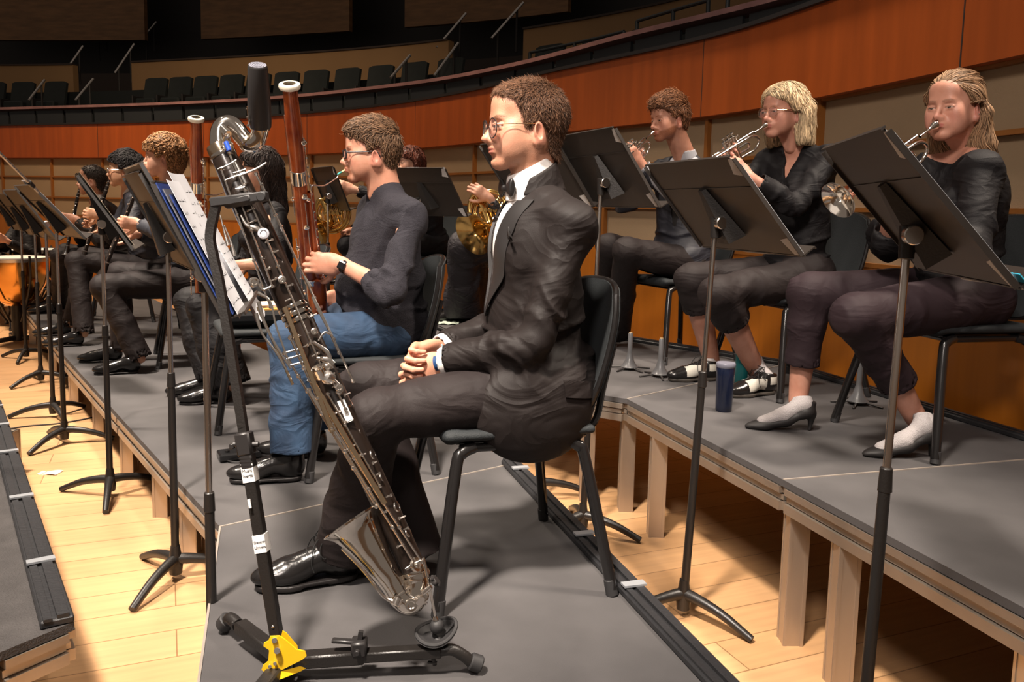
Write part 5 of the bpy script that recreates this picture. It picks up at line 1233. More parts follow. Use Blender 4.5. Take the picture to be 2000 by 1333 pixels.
_, q, n = STN['B']; paper(q, .02, .60, .1, 1.02, 'sheets lying on the music stand of the woman with the bob', .008, mat('grey_paper', (.45, .46, .48), .8), seed=7)
_, q, n = STN['E']; paper(q, .02, .60, .0, .95, 'white page on the music stand behind the bassoonist', .008, seed=9)
# ------------------------------------------------------------------ bass clarinet on its stand
BCB, BCT = PY(812, 1118, 1.79), PY(433, 296, 1.95)      # bottom and top of the wooden body
bx = nrm(BCT-BCB); bcl = np.linalg.norm(BCT-BCB)
bn = nrm(CAMP-(BCB+BCT)/2); bn = nrm(bn-bx*(bn@bx)); bs = np.cross(bx, bn)   # towards the viewer side; sideways
if bs@CR < 0: bs = -bs
def bcp(x, y, off_=0.0):
    """point over the body whose place matches that pixel, off_ metres out of the axis plane"""
    off_ = off_+.005*(off_ > .02); d = ray(x, y); t = ((BCB+bn*off_-CAMP)@bn)/(d@bn); return CAMP+d*t
def bct(p): return (p-BCB)@bx
bc = thing('bass_clarinet', BCB, 'black bass clarinet with silver keys and bell leaning in the yellow-hinged stand', 'bass clarinet')
def rad(t): return .0255+.0065*t/bcl
MB().lathe([(.010, 0), (.0265, 0), (.0275, .01), (.0290, bcl*.36), (.0305, bcl*.37), (.0305, bcl*.385), (.0290, bcl*.39), (.0320, bcl*.60)], BCB, bx, 28).build('lower_joint', M_EBON, bc)
MB().lathe([(.028, bcl*.60), (.0345, bcl*.615), (.0345, bcl*.8), (.0335, bcl*.90), (.0295, bcl*.975), (.0285, bcl), (.012, bcl)], BCB, bx, 28).build('upper_joint', M_EBON, bc)
for t, r in ((bcl*.592, .0345), (bcl*.606, .0355), (bcl*.622, .0355), (.004, .0285), (bcl*.99, .0300), (bcl*.378, .0300)): MB().lathe([(r-.005, -.006), (r, -.005), (r+.001, 0), (r, .005), (r-.005, .006)], BCB+bx*t, bx, 28).build('silver_ring', M_SILV, bc)
# neck: double curve up to the mouthpiece
ncx = [(435, 300), (430, 272), (433, 252), (446, 243), (460, 250), (474, 268), (488, 281), (500, 277), (507, 260), (508, 238)]
NP = np.array([bcp(*p, o_) for p, o_ in zip(ncx, (0, 0, 0, 0, 0, 0, .002, .008, .018, .030))]); NPs = bez(NP, 50); rr = np.interp(np.linspace(0, 1, 50), [0, .12, .3, .55, .75, 1], [.0275, .0235, .0225, .0205, .0200, .0195])
nk = MB(); nk.tube(NPs, rr, 24); nk.build('neck', M_SILV, bc)
b = MB()
def ring(b, c, ax, r, h=.01, th=.0025, n=28): ax = nrm(ax); b.lathe([(r-.004, -h/2), (r+th, -h/2), (r+th*1.3, 0), (r+th, h/2), (r-.004, h/2)], c, ax, n)
ring(b, NPs[0]+bx*.008, bx, .0275, .026); ring(b, NPs[31], NPs[32]-NPs[30], .0203, .008); ring(b, NPs[49]-0*bx, NPs[49]-NPs[47], .0210, .034, .002)
b.build('neck_rings', mat('warm_silver_rings', (.82, .66, .48), .16, metal=1), bc)
c0 = bcp(508, 247, .024); ma = nrm(bcp(503, 126, .125)-c0); L = np.linalg.norm(bcp(503, 126, .125)-c0)
cp = MB(); cp.lathe([(.017, -.004), (.0255, .0), (.0265, .012), (.0260, L*.4), (.0215, L*.96), (.0200, L*.985), (0.0195, L*.99)], c0, ma, 32); cp.build('mouthpiece_cap', M_PLAST, bc)
cpt = MB(); 
for r in (.0193, .0145, .0095, .005): cpt.lathe([(r, L*.988), (r, L*.996), (r-.0028, L*.996), (r-.0030, L*.988)], c0, ma, 28)
cpt.lathe([(.0193, L*.989), (0, L*.989)], c0, ma, 28); cpt.build('cap_top_rings', mat('cap_grey_top', (.15, .15, .18), .35), bc)
b = MB(); b.tube(bez([c0+ma*.002+bn*.017-bs*.021, c0+ma*.03+bn*.012-bs*.027, c0+ma*.055+bn*.012-bs*.0275], 8), .0015, 6)
for t in (.01, .03, .05): b.ball(c0+ma*t-bs*.0285+bn*.008, .0032, 8)
b.build('ligature_screws', M_SILVK, bc)
MB().lathe([(.0262, .001), (.0275, .001), (.0272, .016), (.0258, .016)], c0, ma, 24).build('cap_tag', mat('orange_brass_tag', (.65, .30, .06), .3, metal=.6), bc) if 0 else None
# neck register mechanism
b = MB(); q0 = bcp(440, 268, .022)
b.tube(bez([bcp(438, 292, .03), bcp(441, 270, .035), bcp(448, 262, .028)], 8), .0022, 6); b.cyl(bcp(434, 250, .016), bcp(446, 262, .03), .009, 12)
for x, y in ((447, 268), (452, 281), (441, 284), (434, 287), (449, 293)): b.ball(bcp(x, y, .032), .0042, 8)
b.bar(bcp(432, 290, .03), bcp(452, 284, .034), .006, .003, bn); b.bar(bcp(437, 296, .031), bcp(449, 276, .036), .004, .003, bn); b.build('register_key', M_SILVK, bc)
MB().cyl(bcp(441, 277, .036), bcp(448, 295, .036), .0055, 14).build('blue_key_sleeve', mat('blue_tubing', (.02, .07, .42), .35), bc)
# bell: bow at the foot, then flare forwards
bwp = [bcp(*p) for p in ((812, 1118), (818, 1150), (806, 1176), (786, 1170), (768, 1140))]+[bcp(735, 1090, .0), bcp(690, 1018, -.012)]
bp = bez(bwp, 46); rb = np.interp(np.linspace(0, 1, 46), [0, .15, .35, .55, .7, .82, .90, .95, .98, 1], [.0255, .0265, .0275, .0270, .0285, .0345, .0435, .0530, .0620, .0740])
b = MB(); b.tube(bp, rb, 40, cap=False); b.tube(bp[::-1][:22], (rb-.0012)[::-1][:22], 40, cap=False)
e = bp[-1]; T = nrm(bp[-1]-bp[-2]); b.lathe([(.0725, -.002), (.0755, -.001), (.0765, .002), (.0745, .0035), (.0725, .001)], e, T, 48); b.build('bell', M_SILV, bc)
b = MB()
ring(b, bwp[0]-bx*.01, bx, .0262, .012, .003); ring(b, bp[12], bp[13]-bp[11], .0272, .005, .002); ring(b, bp[26], bp[27]-bp[25], .0285, .005, .002)
b.tube(bez([bcp(668, 1072, .03), bcp(712, 1118, .03), bcp(748, 1165, .03), bcp(770, 1176, .028)], 14), .0035, 8)
b.lathe([(.011, 0), (.011, .016), (.013, .018), (.009, .019), (.009, .002)], bcp(778, 1168, .026), nrm(bcp(768, 1192, .03)-bcp(778, 1168, .026)), 18)
b.cyl(bcp(816, 1170, .02), bcp(822, 1176, .026), .012, 14); b.build('bell_brace', M_SILVK, bc)
# long rods, pads, levers over the body
kb = MB()
RODS = [((448, 300), (640, 745), .036, .0026), ((432, 330), (528, 600), .034, .0022), ((470, 395), (532, 560), .038, .0022), ((500, 340), (690, 745), .030, .0026), ((512, 360), (662, 690), .036, .0022),
        ((556, 690), (735, 990), .034, .0028), ((583, 735), (812, 1105), .036, .0028), ((604, 762), (824, 1098), .035, .0026), ((567, 660), (648, 838), .037, .0030), ((640, 770), (742, 950), .037, .0024), ((628, 700), (675, 800), .036, .0026)]
for a, c, o_, r in RODS:
    pa, pb = bcp(*a, o_), bcp(*c, o_); kb.cyl(pa, pb, r, 8); nn = max(3, int(np.linalg.norm(pb-pa)/.09))
    for i in range(nn+1):
        p = pa+(pb-pa)*i/nn; kb.ball(p, r*2.0, 8); kb.cyl(p, p-bn*(o_-.022), .0022, 6)
rk = random.Random(5)
for i in range(34):   # posts, saddles and short arms of the mechanism
    u = .03+.94*i/33; c_ = (1-u)*np.array((446, 322))+u*np.array((800, 1085)); off2 = rk.uniform(-17, 19); a_ = (c_[0]+off2*.9, c_[1]+off2*-.45)
    L2 = rk.uniform(8, 18)*rk.choice((-1, 1)); kb.tube([bcp(*a_, .034), bcp(a_[0]+L2*.9, a_[1]-L2*.38, .037)], [.0022, .0016], 6); kb.ball(bcp(*a_, .034), .0040, 8); kb.cyl(bcp(*a_, .0341), bcp(*a_, .0341)-bn*.012, .002, 6)
kb.build('key_rods', M_SILVK, bc)
wb = MB()
for a, c, w_, o_ in [((556, 600), (650, 845), .011, .040), ((610, 745), (752, 985), .012, .039), ((503, 600), (572, 752), .006, .036)]:
    pa, pb = bcp(*a, o_), bcp(*c, o_); wb.bar(pa, pb, w_, .003, bn, bev=.001)
wb.build('flat_key_arms', mat('gilt_reflecting_silver', (.86, .66, .44), .16, metal=1), bc)
PADS = [((515, 457), .0135, .040, 0), ((551, 547), .0095, .040, 0), ((496, 552), .0120, .034, .3), ((636, 735), .0105, .034, 0), ((662, 758), .0095, .040, .2), ((614, 648), .0085, .038, 0), ((640, 718), .0080, .040, 0),
        ((703, 843), .0135, .010, 1.15), ((726, 889), .0140, .010, 1.15), ((745, 933), .0140, .010, 1.15), ((773, 991), .0145, .010, 1.15), ((795, 1041), .0140, .010, 1.15), ((812, 1104), .0165, .030, .75), ((829, 1166), .010, .02, .4), ((803, 1182), .014, .024, .1)]
for i, ((x, y), r, o_, tl) in enumerate(PADS):
    p = bcp(x, y, o_); nn = nrm(bn*math.cos(tl)+bs*math.sin(tl)); MB().lathe([(0, .004), (r*.45, .0038), (r*.6, .0055), (r*.92, .005), (r, .003), (r, -.002), (r*.9, -.004), (0, -.004)], p, nn, 26).build('key_pad', M_SILVK if i != 0 else mat('brushed_key_cup', (.42, .42, .46), .4, metal=.8), bc)
MB().lathe([(.016, 0), (.0175, .006), (.0165, .022), (.013, .024), (.013, .003)], bcp(648, 748, .030), nrm(bx*.6+bn*.6+bs*.2), 22).build('thumb_saddle', M_SILV, bc) if 0 else None
cl = MB()
def lever(mb, pts, w_, o_=.038, flat=.28, n=16):
    P_ = bez([bcp(*p, o_) if len(p) == 2 else bcp(*p) for p in pts], n); r = .72*np.interp(np.linspace(0, 1, n), np.linspace(0, 1, len(w_)), w_); mb.tube(P_, r, 10, flat=flat, up=bn)
for pts, w_ in [([(470, 420), (482, 440), (500, 446), (512, 456)], (.003, .006, .008, .006)), ([(426, 330), (446, 322), (462, 312)], (.002, .003, .003)), ([(440, 352), (462, 344), (478, 336)], (.003, .003, .002)),
                ([(456, 338), (476, 332), (480, 330)], (.002, .003, .003)), ([(460, 370), (478, 366)], (.003, .004)), ([(468, 343), (500, 330), (520, 318)], (.0035, .0035, .0035)), ([(505, 590), (520, 640), (548, 690), (568, 720)], (.007, .0035, .0035, .003)), ([(503, 572), (528, 590), (540, 640), (566, 712)], (.006, .003, .003, .003)),
                ([(506, 555), (514, 566), (530, 560)], (.006, .004, .004)), ([(500, 612), (512, 652), (540, 690), (560, 724)], (.006, .0035, .003, .003)), ([(430, 420), (438, 452), (446, 480)], (.002, .003, .007)), ([(438, 440), (450, 470), (458, 500)], (.002, .003, .007)),
                ([(556, 690), (584, 682)], (.003, .003)), ([(560, 702), (588, 694)], (.003, .003)), ([(568, 714), (594, 708)], (.003, .003)), ([(622, 666), (634, 650), (650, 655)], (.003, .004, .003)), ([(652, 742), (668, 760), (662, 772)], (.004, .005, .004)), ([(792, 1113), (806, 1105), (822, 1096)], (.004, .005, .003)), ([(600, 745), (612, 738), (622, 742)], (.004, .006, .004)),
                ([(612, 668), (640, 690), (650, 720)], (.004, .007, .004)), ([(618, 700), (640, 704), (652, 712)], (.004, .010, .008)), ([(594, 540), (606, 560)], (.003, .005)), ([(610, 580), (622, 604), (640, 640)], (.004, .006, .004))]:
    cl = MB(); lever(cl, pts, w_); cl.build('key_lever', M_SILVK, bc)
# thumb rest ring & saddle, hook
b = MB(); b.lathe([(.0150, -.010), (.0165, -.012), (.0165, .012), (.0150, .010)], bcp(625, 727, .044), nrm(bx*.75+bn*.5), 24); b.build('silver_collar', M_SILV, bc)
b = MB(); b.lathe([(.0001, .014), (.012, .012), (.016, .004), (.015, -.008), (0, -.010)], bcp(641, 738, .044), nrm(bx*.4-bs*.3+bn*.6), 22); b.build('bright_key_cup', mat('polished_silver_cup', (.93, .90, .86), .25, metal=1), bc)
# sticker on the lower joint
lb = MB(); pa, pb = bcp(665, 782, .0300), bcp(684, 824, .0300); lb.bar(pa, pb, .0165, .0014, bn); st = lb.build('inventory_label', mat('label_white', (.78, .76, .74), .6), bc)
b = MB(); X_ = nrm(pb-pa); Y_ = np.cross(bn, X_)
for i in range(3):
    for j in range(5): b.box((pa+pb)/2+X_*(-.006+.004*j)+Y_*(.003-.003*i)+bn*.0008, (.0025, .0010, .0004), np.array([X_, Y_, bn]).T)
b.build('label_print', M_INK, st)
# end pin and its rubber ball
cup = PY(853, 1234, 1.768); ball = cup+V3(0, 0, .012); pin_t = bcp(838, 1140, .03)
b = MB(); b.cyl(bcp(826, 1090, .03), pin_t, .0042, 10); b.cyl(pin_t, ball, .0030, 10); b.cyl(bcp(826, 1160, .03), bcp(842, 1146, .036), .0060, 12); b.lathe([(.005, 0), (.007, .004), (.004, .012)], ball+nrm(pin_t-ball)*.014, pin_t-ball, 14); b.build('end_pin', M_SILVK, bc)
b = MB(); kn = bcp(848, 1138, .040); ax = nrm(bcp(854, 1134, .042)-bcp(842, 1146, .036)); b.cyl(kn-ax*.003, kn+ax*.009, .011, 16)
for i in range(6):
    a = i*math.pi/3; y_ = nrm(np.cross(ax, (0, 0, 1))); z_ = np.cross(ax, y_); b.ball(kn+ax*.004+(y_*math.cos(a)+z_*math.sin(a))*.011, .005, 8)
b.build('pin_thumbscrew', M_PLAST, bc)
MB().ball(ball, .0165, 20).build('rubber_ball', M_RUBB, bc)

# the stand itself
yg = PY(556, 1290, 1.72)
ist = thing('instrument_stand', (*yg[:2], H1), 'black folding bass clarinet stand with yellow hinge plates', 'instrument stand')
footR, footL, footF = PZ(930, 1297, H1+.022), PZ(438, 1218, H1+.024), PZ(455, 1420, H1+.022)
b = MB(); k1 = PY(862, 1272, 1.752); k0 = yg*.55+k1*.45
b.bar(yg+V3(.02, 0, 0), k0+(k1-k0)*.10, .036, .030, bev=.004); b.bar(k0, k1, .030, .024, bev=.003)
b.tube(bez([k1-(k1-k0)*.06, k1*.7+footR*.3+V3(0, 0, .012), k1*.35+footR*.65+V3(0, 0, .008), footR+V3(-.012, 0, .004)], 12), .0135, 10, flat=.95); b.build('leg', M_STANDB, ist)
MB().cyl(footR+V3(-.014, -.001, .007), footR+V3(.012, .002, -.004), .0195, 12, .020).build('foot_cap', M_RUBB, ist)
b = MB(); b.bar(yg, footL*.72+yg*.28+V3(0, 0, .018), .034, .030, bev=.004); b.tube(bez([footL*.75+yg*.25+V3(0, 0, .017), footL*.88+yg*.12+V3(0, 0, .022), footL+V3(.012, -.008, .012)], 10), .0150, 10); b.ball(footL*.80+yg*.20+V3(0, -.016, .025), .006, 8); b.build('leg', M_STANDB, ist)
MB().cyl(footL+V3(.012, -.005, .014), footL+V3(-.004, .002, -.008), .021, 12).build('foot_cap', M_RUBB, ist)
b = MB(); b.bar(yg, footF, .034, .030, bev=.004); b.build('leg', M_STANDB, ist); MB().cyl(footF+V3(0, .01, .0), footF+V3(0, -.02, 0), .021, 12).build('foot_cap', M_RUBB, ist)
# height lock on the bar
b = MB(); kk = k0+(k1-k0)*.04; dirb = nrm(k1-k0); Rb = frame_from(dirb); b.box(kk+V3(0, 0, .022), (.034, .040, .034), Rb, .004); b.bar(kk+V3(0, 0, .040)-dirb*.060, kk+V3(0, -.005, .034)+dirb*.006, .016, .008, bev=.002); b.cyl(kk+V3(0, -.02, .022), kk+V3(0, -.032, .022), .006, 10); b.bar(kk+V3(0, 0, .03), kk+V3(.004, 0, .058), .010, .010); b.build('bar_lock', M_PLAST, ist)
b = MB(); b.cyl(k1+V3(-.02, -.0, -.01), k1+V3(-.014, -.002, -.034), .005, 8); b.bar(k1+V3(-.03, 0, -.028), k1+V3(-.01, -.004, -.026), .008, .003); b.build('cup_bolt', M_STANDB, ist)
# rubber cup
rim = []; S = SDF(); cu = cup+V3(0, 0, -.006)
R_ = frame_from(nrm(V3(1, .25, .10)), nrm(V3(-.12, -.10, 1)))
g = []
for a in np.linspace(0, 2*np.pi, 41)[:-1]:
    row = []
    for t in (0, .35, .6, .85, 1.0, 1.06):
        rx, ry = .046*t, .036*t; h = .030*max(0, t-.25)**1.6*(1+.5*math.sin(a*1+.6)+.28*math.cos(2*a)); row.append(cu+R_@V3(rx*math.cos(a), ry*math.sin(a), h-.010-(.006 if t > 1.03 else 0)))
    g.append(row)
b = MB(); b.sheet(g, .005, closed_u=True); b.tube([r[4] for r in g], .0045, 8, closed=True); b.cyl(cu-V3(0, 0, .012), k1*1+V3(0, 0, .004), .011, 12); b.build('rest_cup', M_RUBB, ist)
# post, bent upper arm, rest
p0 = yg+V3(-.005, .0, .03); pts = [(541, 1245), (500, 1010), (478, 860), (452, 690), (421, 520), (412, 455), (425, 395)]
pw = [PY(x, y, yv) for (x, y), yv in zip(pts, (1.73, 1.765, 1.79, 1.83, 1.87, 1.885, 1.89))]
b = MB(); b.bar(pw[0], pw[2]+nrm(pw[2]-pw[0])*.01, .024, .028, (0, 1, 0), bev=.002); b.build('lower_post', M_STANDB, ist)
b = MB(); cv = np.array([pw[2]*.8+pw[0]*.2]+[pw[3]]+[PY(430, 560, 1.86)]+[PY(417, 500, 1.875), PY(411, 458, 1.885), PY(424, 392, 1.89)])
cc = bez(cv, 40)
for i in range(39): b.bar(cc[i], cc[i+1], .019, .019, (0, 1, 0), ext=.002)
b.build('upper_post', M_STANDB, ist)
b = MB(); h0, h1 = PY(420, 396, 1.89), PY(522, 383, 1.865); b.bar(h0+V3(-.008, 0, 0), h1, .022, .022, bev=.003); b.cyl(h1-nrm(h1-h0)*.012+V3(0, .012, 0), h1-nrm(h1-h0)*.012+V3(0, -.014, 0), .011, 12); b.bar(h0+V3(.02, 0, -.001), h1-nrm(h1-h0)*.03, .029, .028, bev=.009); b.build('padded_rest', M_RUBB, ist)
# clutch on the post
b = MB(); c = pw[2]+nrm(pw[0]-pw[2])*.02; pd = nrm(pw[0]-pw[2]); Rp = frame_from(pd, (0, -1, 0)); b.box(c-pd*.012, (.052, .034, .036), Rp, .004); b.box(c+pd*.026, (.036, .028, .032), Rp, .003); b.cyl(c+pd*-.01-CR*.028, c+pd*-.01+CR*.030, .0065, 12); b.box(c-CR*.030+pd*-.006, (.012, .012, .012), Rp, .002)
for i in range(3): b.bar(c+pd*(.018+.008*i)-CR*.014-V3(0, .015, 0), c+pd*(.018+.008*i)+CR*.014-V3(0, .015, 0), .003, .003)
b.build('post_clutch', M_PLAST, ist)
b = MB(); b.ball(pw[0]-pd*.030+V3(0, -.0155, 0), .0035, 8, (1, .5, 1)); b.build('post_screw', M_CHROME, ist)
# inventory labels with their writing
M_LAB = mat('label_white', (.78, .76, .74), .6); ft = -nrm(V3(.0, 1, 0)); 
def postlabel(px0, lines, sz, hh, nm):
    c = PY(px0[0], px0[1], 1.77); t = (c[2]-pw[0][2])/(pw[2][2]-pw[0][2]); c = pw[0]+(pw[2]-pw[0])*t; X = nrm(np.cross(-pd, (0, 1, 0))); X = X if X@CR > 0 else -X; N = nrm(np.cross(X, -pd)); N = N if N[1] < 0 else -N
    lab = MB(); lab.bar(c-pd*hh/2, c+pd*hh/2, .0275, .0305, N); o = lab.build('label', M_LAB, ist)
    for i, s_ in enumerate(lines): txt(s_, sz, M_INK, 'label_text', o, c+N*.0158-X*.0118-pd*(-.008+.0) +pd*(-.0+.0115*i)-pd*.010, X, -pd, .0002)
postlabel((487, 925), ['Music', 'lberta'], .0098, .042, 'a'); postlabel((508, 1056), ['Departr', 'Univers'], .0082, .040, 'b')
b = MB(); b.bar(PY(486, 976, 1.750), PY(489, 993, 1.748), .006, .003, (0, 1, 0)); b.build('label', M_LAB, ist)
# yellow hinge plates
def plate(poly, off_, name='hinge_plate'):
    A = [PY(x, y, yv) for x, y, yv in poly]; A = np.array(A); c = A.mean(0); u, s_, vt = np.linalg.svd(A-c); n = vt[2]; n = n if n@(CAMP-c) > 0 else -n; A = A-np.outer((A-c)@n, n)
    k = len(A); B = MB(); B.add(np.r_[A+n*.002, A-n*.002], [tuple(range(k)), tuple(range(k, 2*k))[::-1]]+[(i, i+k, (i+1) % k+k, (i+1) % k) for i in range(k)], False); return B.build(name, M_YEL, ist)
plate([(528, 1243, 1.674), (546, 1243, 1.674), (556, 1250, 1.674), (580, 1268, 1.679), (596, 1272, 1.679), (599, 1281, 1.679), (590, 1290, 1.674), (545, 1312, 1.670), (520, 1314, 1.670), (511, 1308, 1.670), (514, 1300, 1.670), (524, 1292, 1.670), (526, 1270, 1.672), (515, 1262, 1.672), (516, 1256, 1.672), (524, 1252, 1.674)], 0)
plate([(552, 1232, 1.710), (560, 1238, 1.710), (581, 1262, 1.715), (585, 1285, 1.715), (560, 1285, 1.710), (545, 1260, 1.706)], 0)
plate([(597, 1306, 1.697), (585, 1302, 1.697), (535, 1316, 1.661), (534, 1331, 1.661), (548, 1328, 1.661), (588, 1312, 1.688)], 0)
b = MB(); b.cyl(PY(541, 1272, 1.668), PY(541, 1272, 1.661), .007, 8); b.cyl(PY(537, 1297, 1.666), PY(537, 1297, 1.659), .004, 8); b.cyl(PY(527, 1303, 1.665), PY(527, 1303, 1.658), .004, 8); b.cyl(PY(536, 1252, 1.674), PY(536, 1252, 1.665), .006, 8); b.build('hinge_bolts', M_CHROME, ist)
b = MB(); b.box(yg+V3(-.01, .005, -.005), (.05, .04, .05), None, .006); b.build('hub_block', M_STANDB, ist)

# ------------------------------------------------------------------ bassoons
def bassoon(top_, bot, label, s_=1.0, who=None, side=None):
    A = nrm(bot-top_); L = np.linalg.norm(bot-top_); t = thing('bassoon', top_, label, 'bassoon')
    sd = nrm(np.cross(A, side)) if side is not None else CR
    n = nrm(np.cross(sd, A)); n = n if n@CF < 0 else -n; sd = np.cross(A, n); sd = sd if sd@CR > 0 else -sd
    k = s_
    MB().lathe([(.022*k, 0), (.036*k, .002*k), (.0385*k, .010*k), (.036*k, .018*k), (.027*k, .022*k), (.020*k, .018*k)], top_, A, 36).build('ivory_ring', M_IVORY, t)
    MB().lathe([(.0205*k, .012), (.0195*k, .02), (.0190*k, .05), (.019*k, .10)], top_, A, 24).build('bell_bore', mat('bore_dark_red', (.08, .012, .005), .5), t)
    MB().lathe([(.026*k, .020), (.0255*k, .05), (.0275*k, .11), (.0305*k, .17), (.0295*k, .22), (.0275*k, .29), (.0270*k, .335)], top_, A, 30).build('bell_joint', M_MAPLE, t)
    MB().lathe([(.027*k, .330), (.0295*k, .332), (.0295*k, .384), (.027*k, .386)], top_, A, 30).build('silver_band', M_SILV, t)
    b = MB(); b.lathe([(.0265*k, .384), (.0270*k, .5), (.0290*k, .66), (.0300*k, .80)], top_, A, 30); b.build('long_joint', M_MAPLE, t)
    b = MB(); c1 = top_+sd*.034*k-n*.004; b.lathe([(.012, .42), (.0145, .43), (.0155, .50), (.0185, .70), (.019, .80)], c1, A, 20); b.build('wing_joint', M_MAPLE, t)
    b = MB(); S = SDF(); S.setf(); m0 = top_+sd*.014; S.cone(m0+A*.80, m0+A*(L-.02), .0300, .0300, 0, flat=n, fs=1.0); S.cone(m0+A*.80+sd*.022, m0+A*(L-.02)+sd*.018, .027, .028, .02); S.plane(m0+A*.80, -A, .002); V, F = S.mesh(.006); obj_from('boot_joint', (V, F), M_MAPLE, t)
    b = MB(); b.lathe([(.031, .80), (.0335, .802), (.0335, .822), (.031, .824)], top_+sd*.012, A, 30); b.lathe([(.0325, L-.07), (.0345, L-.068), (.0345, L-.02), (.0325, L-.018)], top_+sd*.014, A, 30); b.build('boot_bands', mat('pale_steel_band', (.62, .66, .70), .3, metal=.9), t)
    kb = MB(); 
    kb.cyl(top_+A*.115-sd*.029+n*.006, top_+A*.52-sd*.030+n*.008, .0016, 6); kb.cyl(top_+A*.20+sd*.033+n*.010, top_+A*.75+sd*.050+n*.008, .0024, 6); kb.cyl(top_+A*.45+sd*.020+n*.03, top_+A*.74+sd*.024+n*.031, .0018, 6); kb.cyl(top_+A*.62-sd*.034+n*.01, top_+A*(L-.08)-sd*.030+n*.014, .0022, 6); kb.cyl(top_+A*.78+sd*.056+n*.008, top_+A*(L-.03)+sd*.056+n*.008, .0024, 6)
    for i in range(18):
        tt = .20+i*.037; kb.ball(top_+A*tt+sd*(.034+.016*min(1, i/10))+n*.012, .0048, 8, (1, 1, 1.0))
    for i in range(8): kb.ball(top_+A*(.62+i*.045)-sd*.033+n*.013, .0045, 8)
    kb.build('key_rods', M_SILVK, t)
    for tt, so, no, r in ((.215, .034, .012, .010), (.425, .020, .028, .011), (.44, .032, .022, .008), (.445, -.030, .014, .008), (.555, .016, .030, .011), (.66, -.030, .016, .009), (.70, .045, .018, .009), (.86, -.022, .026, .011), (.90, .050, .016, .010)):
        p = top_+A*tt*k+sd*so+n*no; MB().lathe([(0, .003), (r*.5, .004), (r, .002), (r, -.003), (0, -.003)], p, nrm(n+sd*so*12), 18).build('key_cup', M_SILVK, t)
    return t, sd, n, A
tB, sdB, nB, AB = bassoon(BT, BT+BA*1.16, 'reddish maple bassoon with ivory bell ring played by the man in the sweater')
m = bas; mouth = m.J['hc']+m.J['Rh']@V3(.100, 0, -.066)*1.04
def crook(t, start, mouth, sd, A):
    d = nrm(mouth-start); P_ = bez([start+A*.01, start-A*.012+d*.002, start-A*.018+d*.02, start+(mouth-start)*.35+A*.010, start+(mouth-start)*.72+A*.012, mouth-d*.055], 26)
    MB().tube(P_, np.linspace(.0042, .0026, 26), 10).build('crook', M_SILVK, t)
    MB().tube([mouth-d*.058, mouth-d*.03], [.0036, .0034], 8).build('reed_binding', mat('teal_thread', (.05, .45, .42), .6), t)
    MB().tube([mouth-d*.032, mouth-d*.012, mouth+d*.004], [.0034, .0055, .0068], 10, flat=.35).build('reed', mat('cane_reed', (.70, .48, .26), .5), t)
crook(tB, BT+BA*.415+sdB*.040, mouth, sdB, BA)
# right hand touch: strap of the second player is not visible

# ------------------------------------------------------------------ trumpets
def trumpet(mouth, bell, label, up=(0, 0, 1), L0=.50, s_=1):
    X = nrm(bell-mouth); L = np.linalg.norm(bell-mouth); R = frame_from(X, up); k = L/.50; O = mouth; W = lambda *p: O+R@(V3(*p)*k)
    t = thing('trumpet', O, label, 'trumpet', None); 
    b = MB(); b.lathe([(.0035*k, .012*k), (.0125*k, -.002*k), (.0138*k, 0), (.0136*k, .006*k), (.0125*k, .012*k), (.0075*k, .026*k), (.0045*k, .04*k), (.0048*k, .085*k)], O, X, 24); b.build('mouthpiece', M_SILV, t)
    b = MB(); P_ = bez([W(.27, .0, -.072), W(.18, .004, -.072), W(.115, .008, -.070), W(.082, .012, -.038), W(.115, .016, -.006), W(.20, .018, .0)], 34); b.tube(P_, .0060*k, 14)
    pr_ = [(.0060, .19), (.0063, .26), (.0075, .33), (.0105, .39), (.017, .435), (.028, .468), (.045, .492), (.060, .500)]
    b.lathe([(r*k, h*k) for r, h in pr_]+[(.0612*k, .5015*k), (.0600*k, .503*k)]+[((r-.0012)*k, (h+.001)*k) for r, h in pr_[::-1][:7]], O+R@(V3(0, .018, 0)*k), X, 40); b.build('bell', M_SILV, t)
    b = MB(); b.tube([W(.08, -.016, .0), W(.30, -.016, .0)], .0064*k, 12); b.tube(bez([W(.29, -.016, 0), W(.345, -.016, 0), W(.372, -.016, -.026), W(.345, -.016, -.052), W(.29, -.016, -.052)], 22), .0068*k, 12); b.tube([W(.30, -.016, -.052), W(.235, -.012, -.052)], .0068*k, 12); b.build('leadpipe', M_SILV, t)
    v = MB()
    for i in range(3):
        x = .215+.028*i; v.cyl(W(x, 0, -.088), W(x, 0, .030), .0125*k, 16); v.cyl(W(x, 0, -.098), W(x, 0, -.088), .0105*k, 14); v.cyl(W(x, 0, .030), W(x, 0, .040), .0135*k, 14); v.cyl(W(x, 0, .04), W(x, 0, .054), .0035*k, 8); v.cyl(W(x, 0, .053), W(x, 0, .057), .0090*k, 12)
    v.tube(bez([W(.27, .010, -.030), W(.33, .012, -.030), W(.345, .012, -.040), W(.33, .012, -.050), W(.27, .010, -.050)], 18), .0055*k, 8); v.tube(bez([W(.215, .012, -.02), W(.16, .014, -.02), W(.15, .014, -.033), W(.16, .014, -.046), W(.21, .012, -.046)], 16), .0055*k, 8)
    v.tube([W(.25, .02, .0), W(.25, -.016, .0)], .003*k, 6); v.tube([W(.14, .018, 0), W(.14, -.016, 0)], .003*k, 6); v.tube(bez([W(.19, .012, .012), W(.19, .012, .032), W(.20, .012, .034), W(.21, .012, .014)], 10), .0022*k, 6); v.lathe([(.0105*k, -.002*k), (.0125*k, 0), (.0105*k, .002*k), (.0095*k, 0)], W(.335, .022, -.028), R@V3(0, 1, 0), 18)
    v.build('valve_block', M_SILVK, t); return t
trumpet(tw.mouth, tw.bell, 'silver trumpet with its bell turned to the camera, played by the woman at the right')
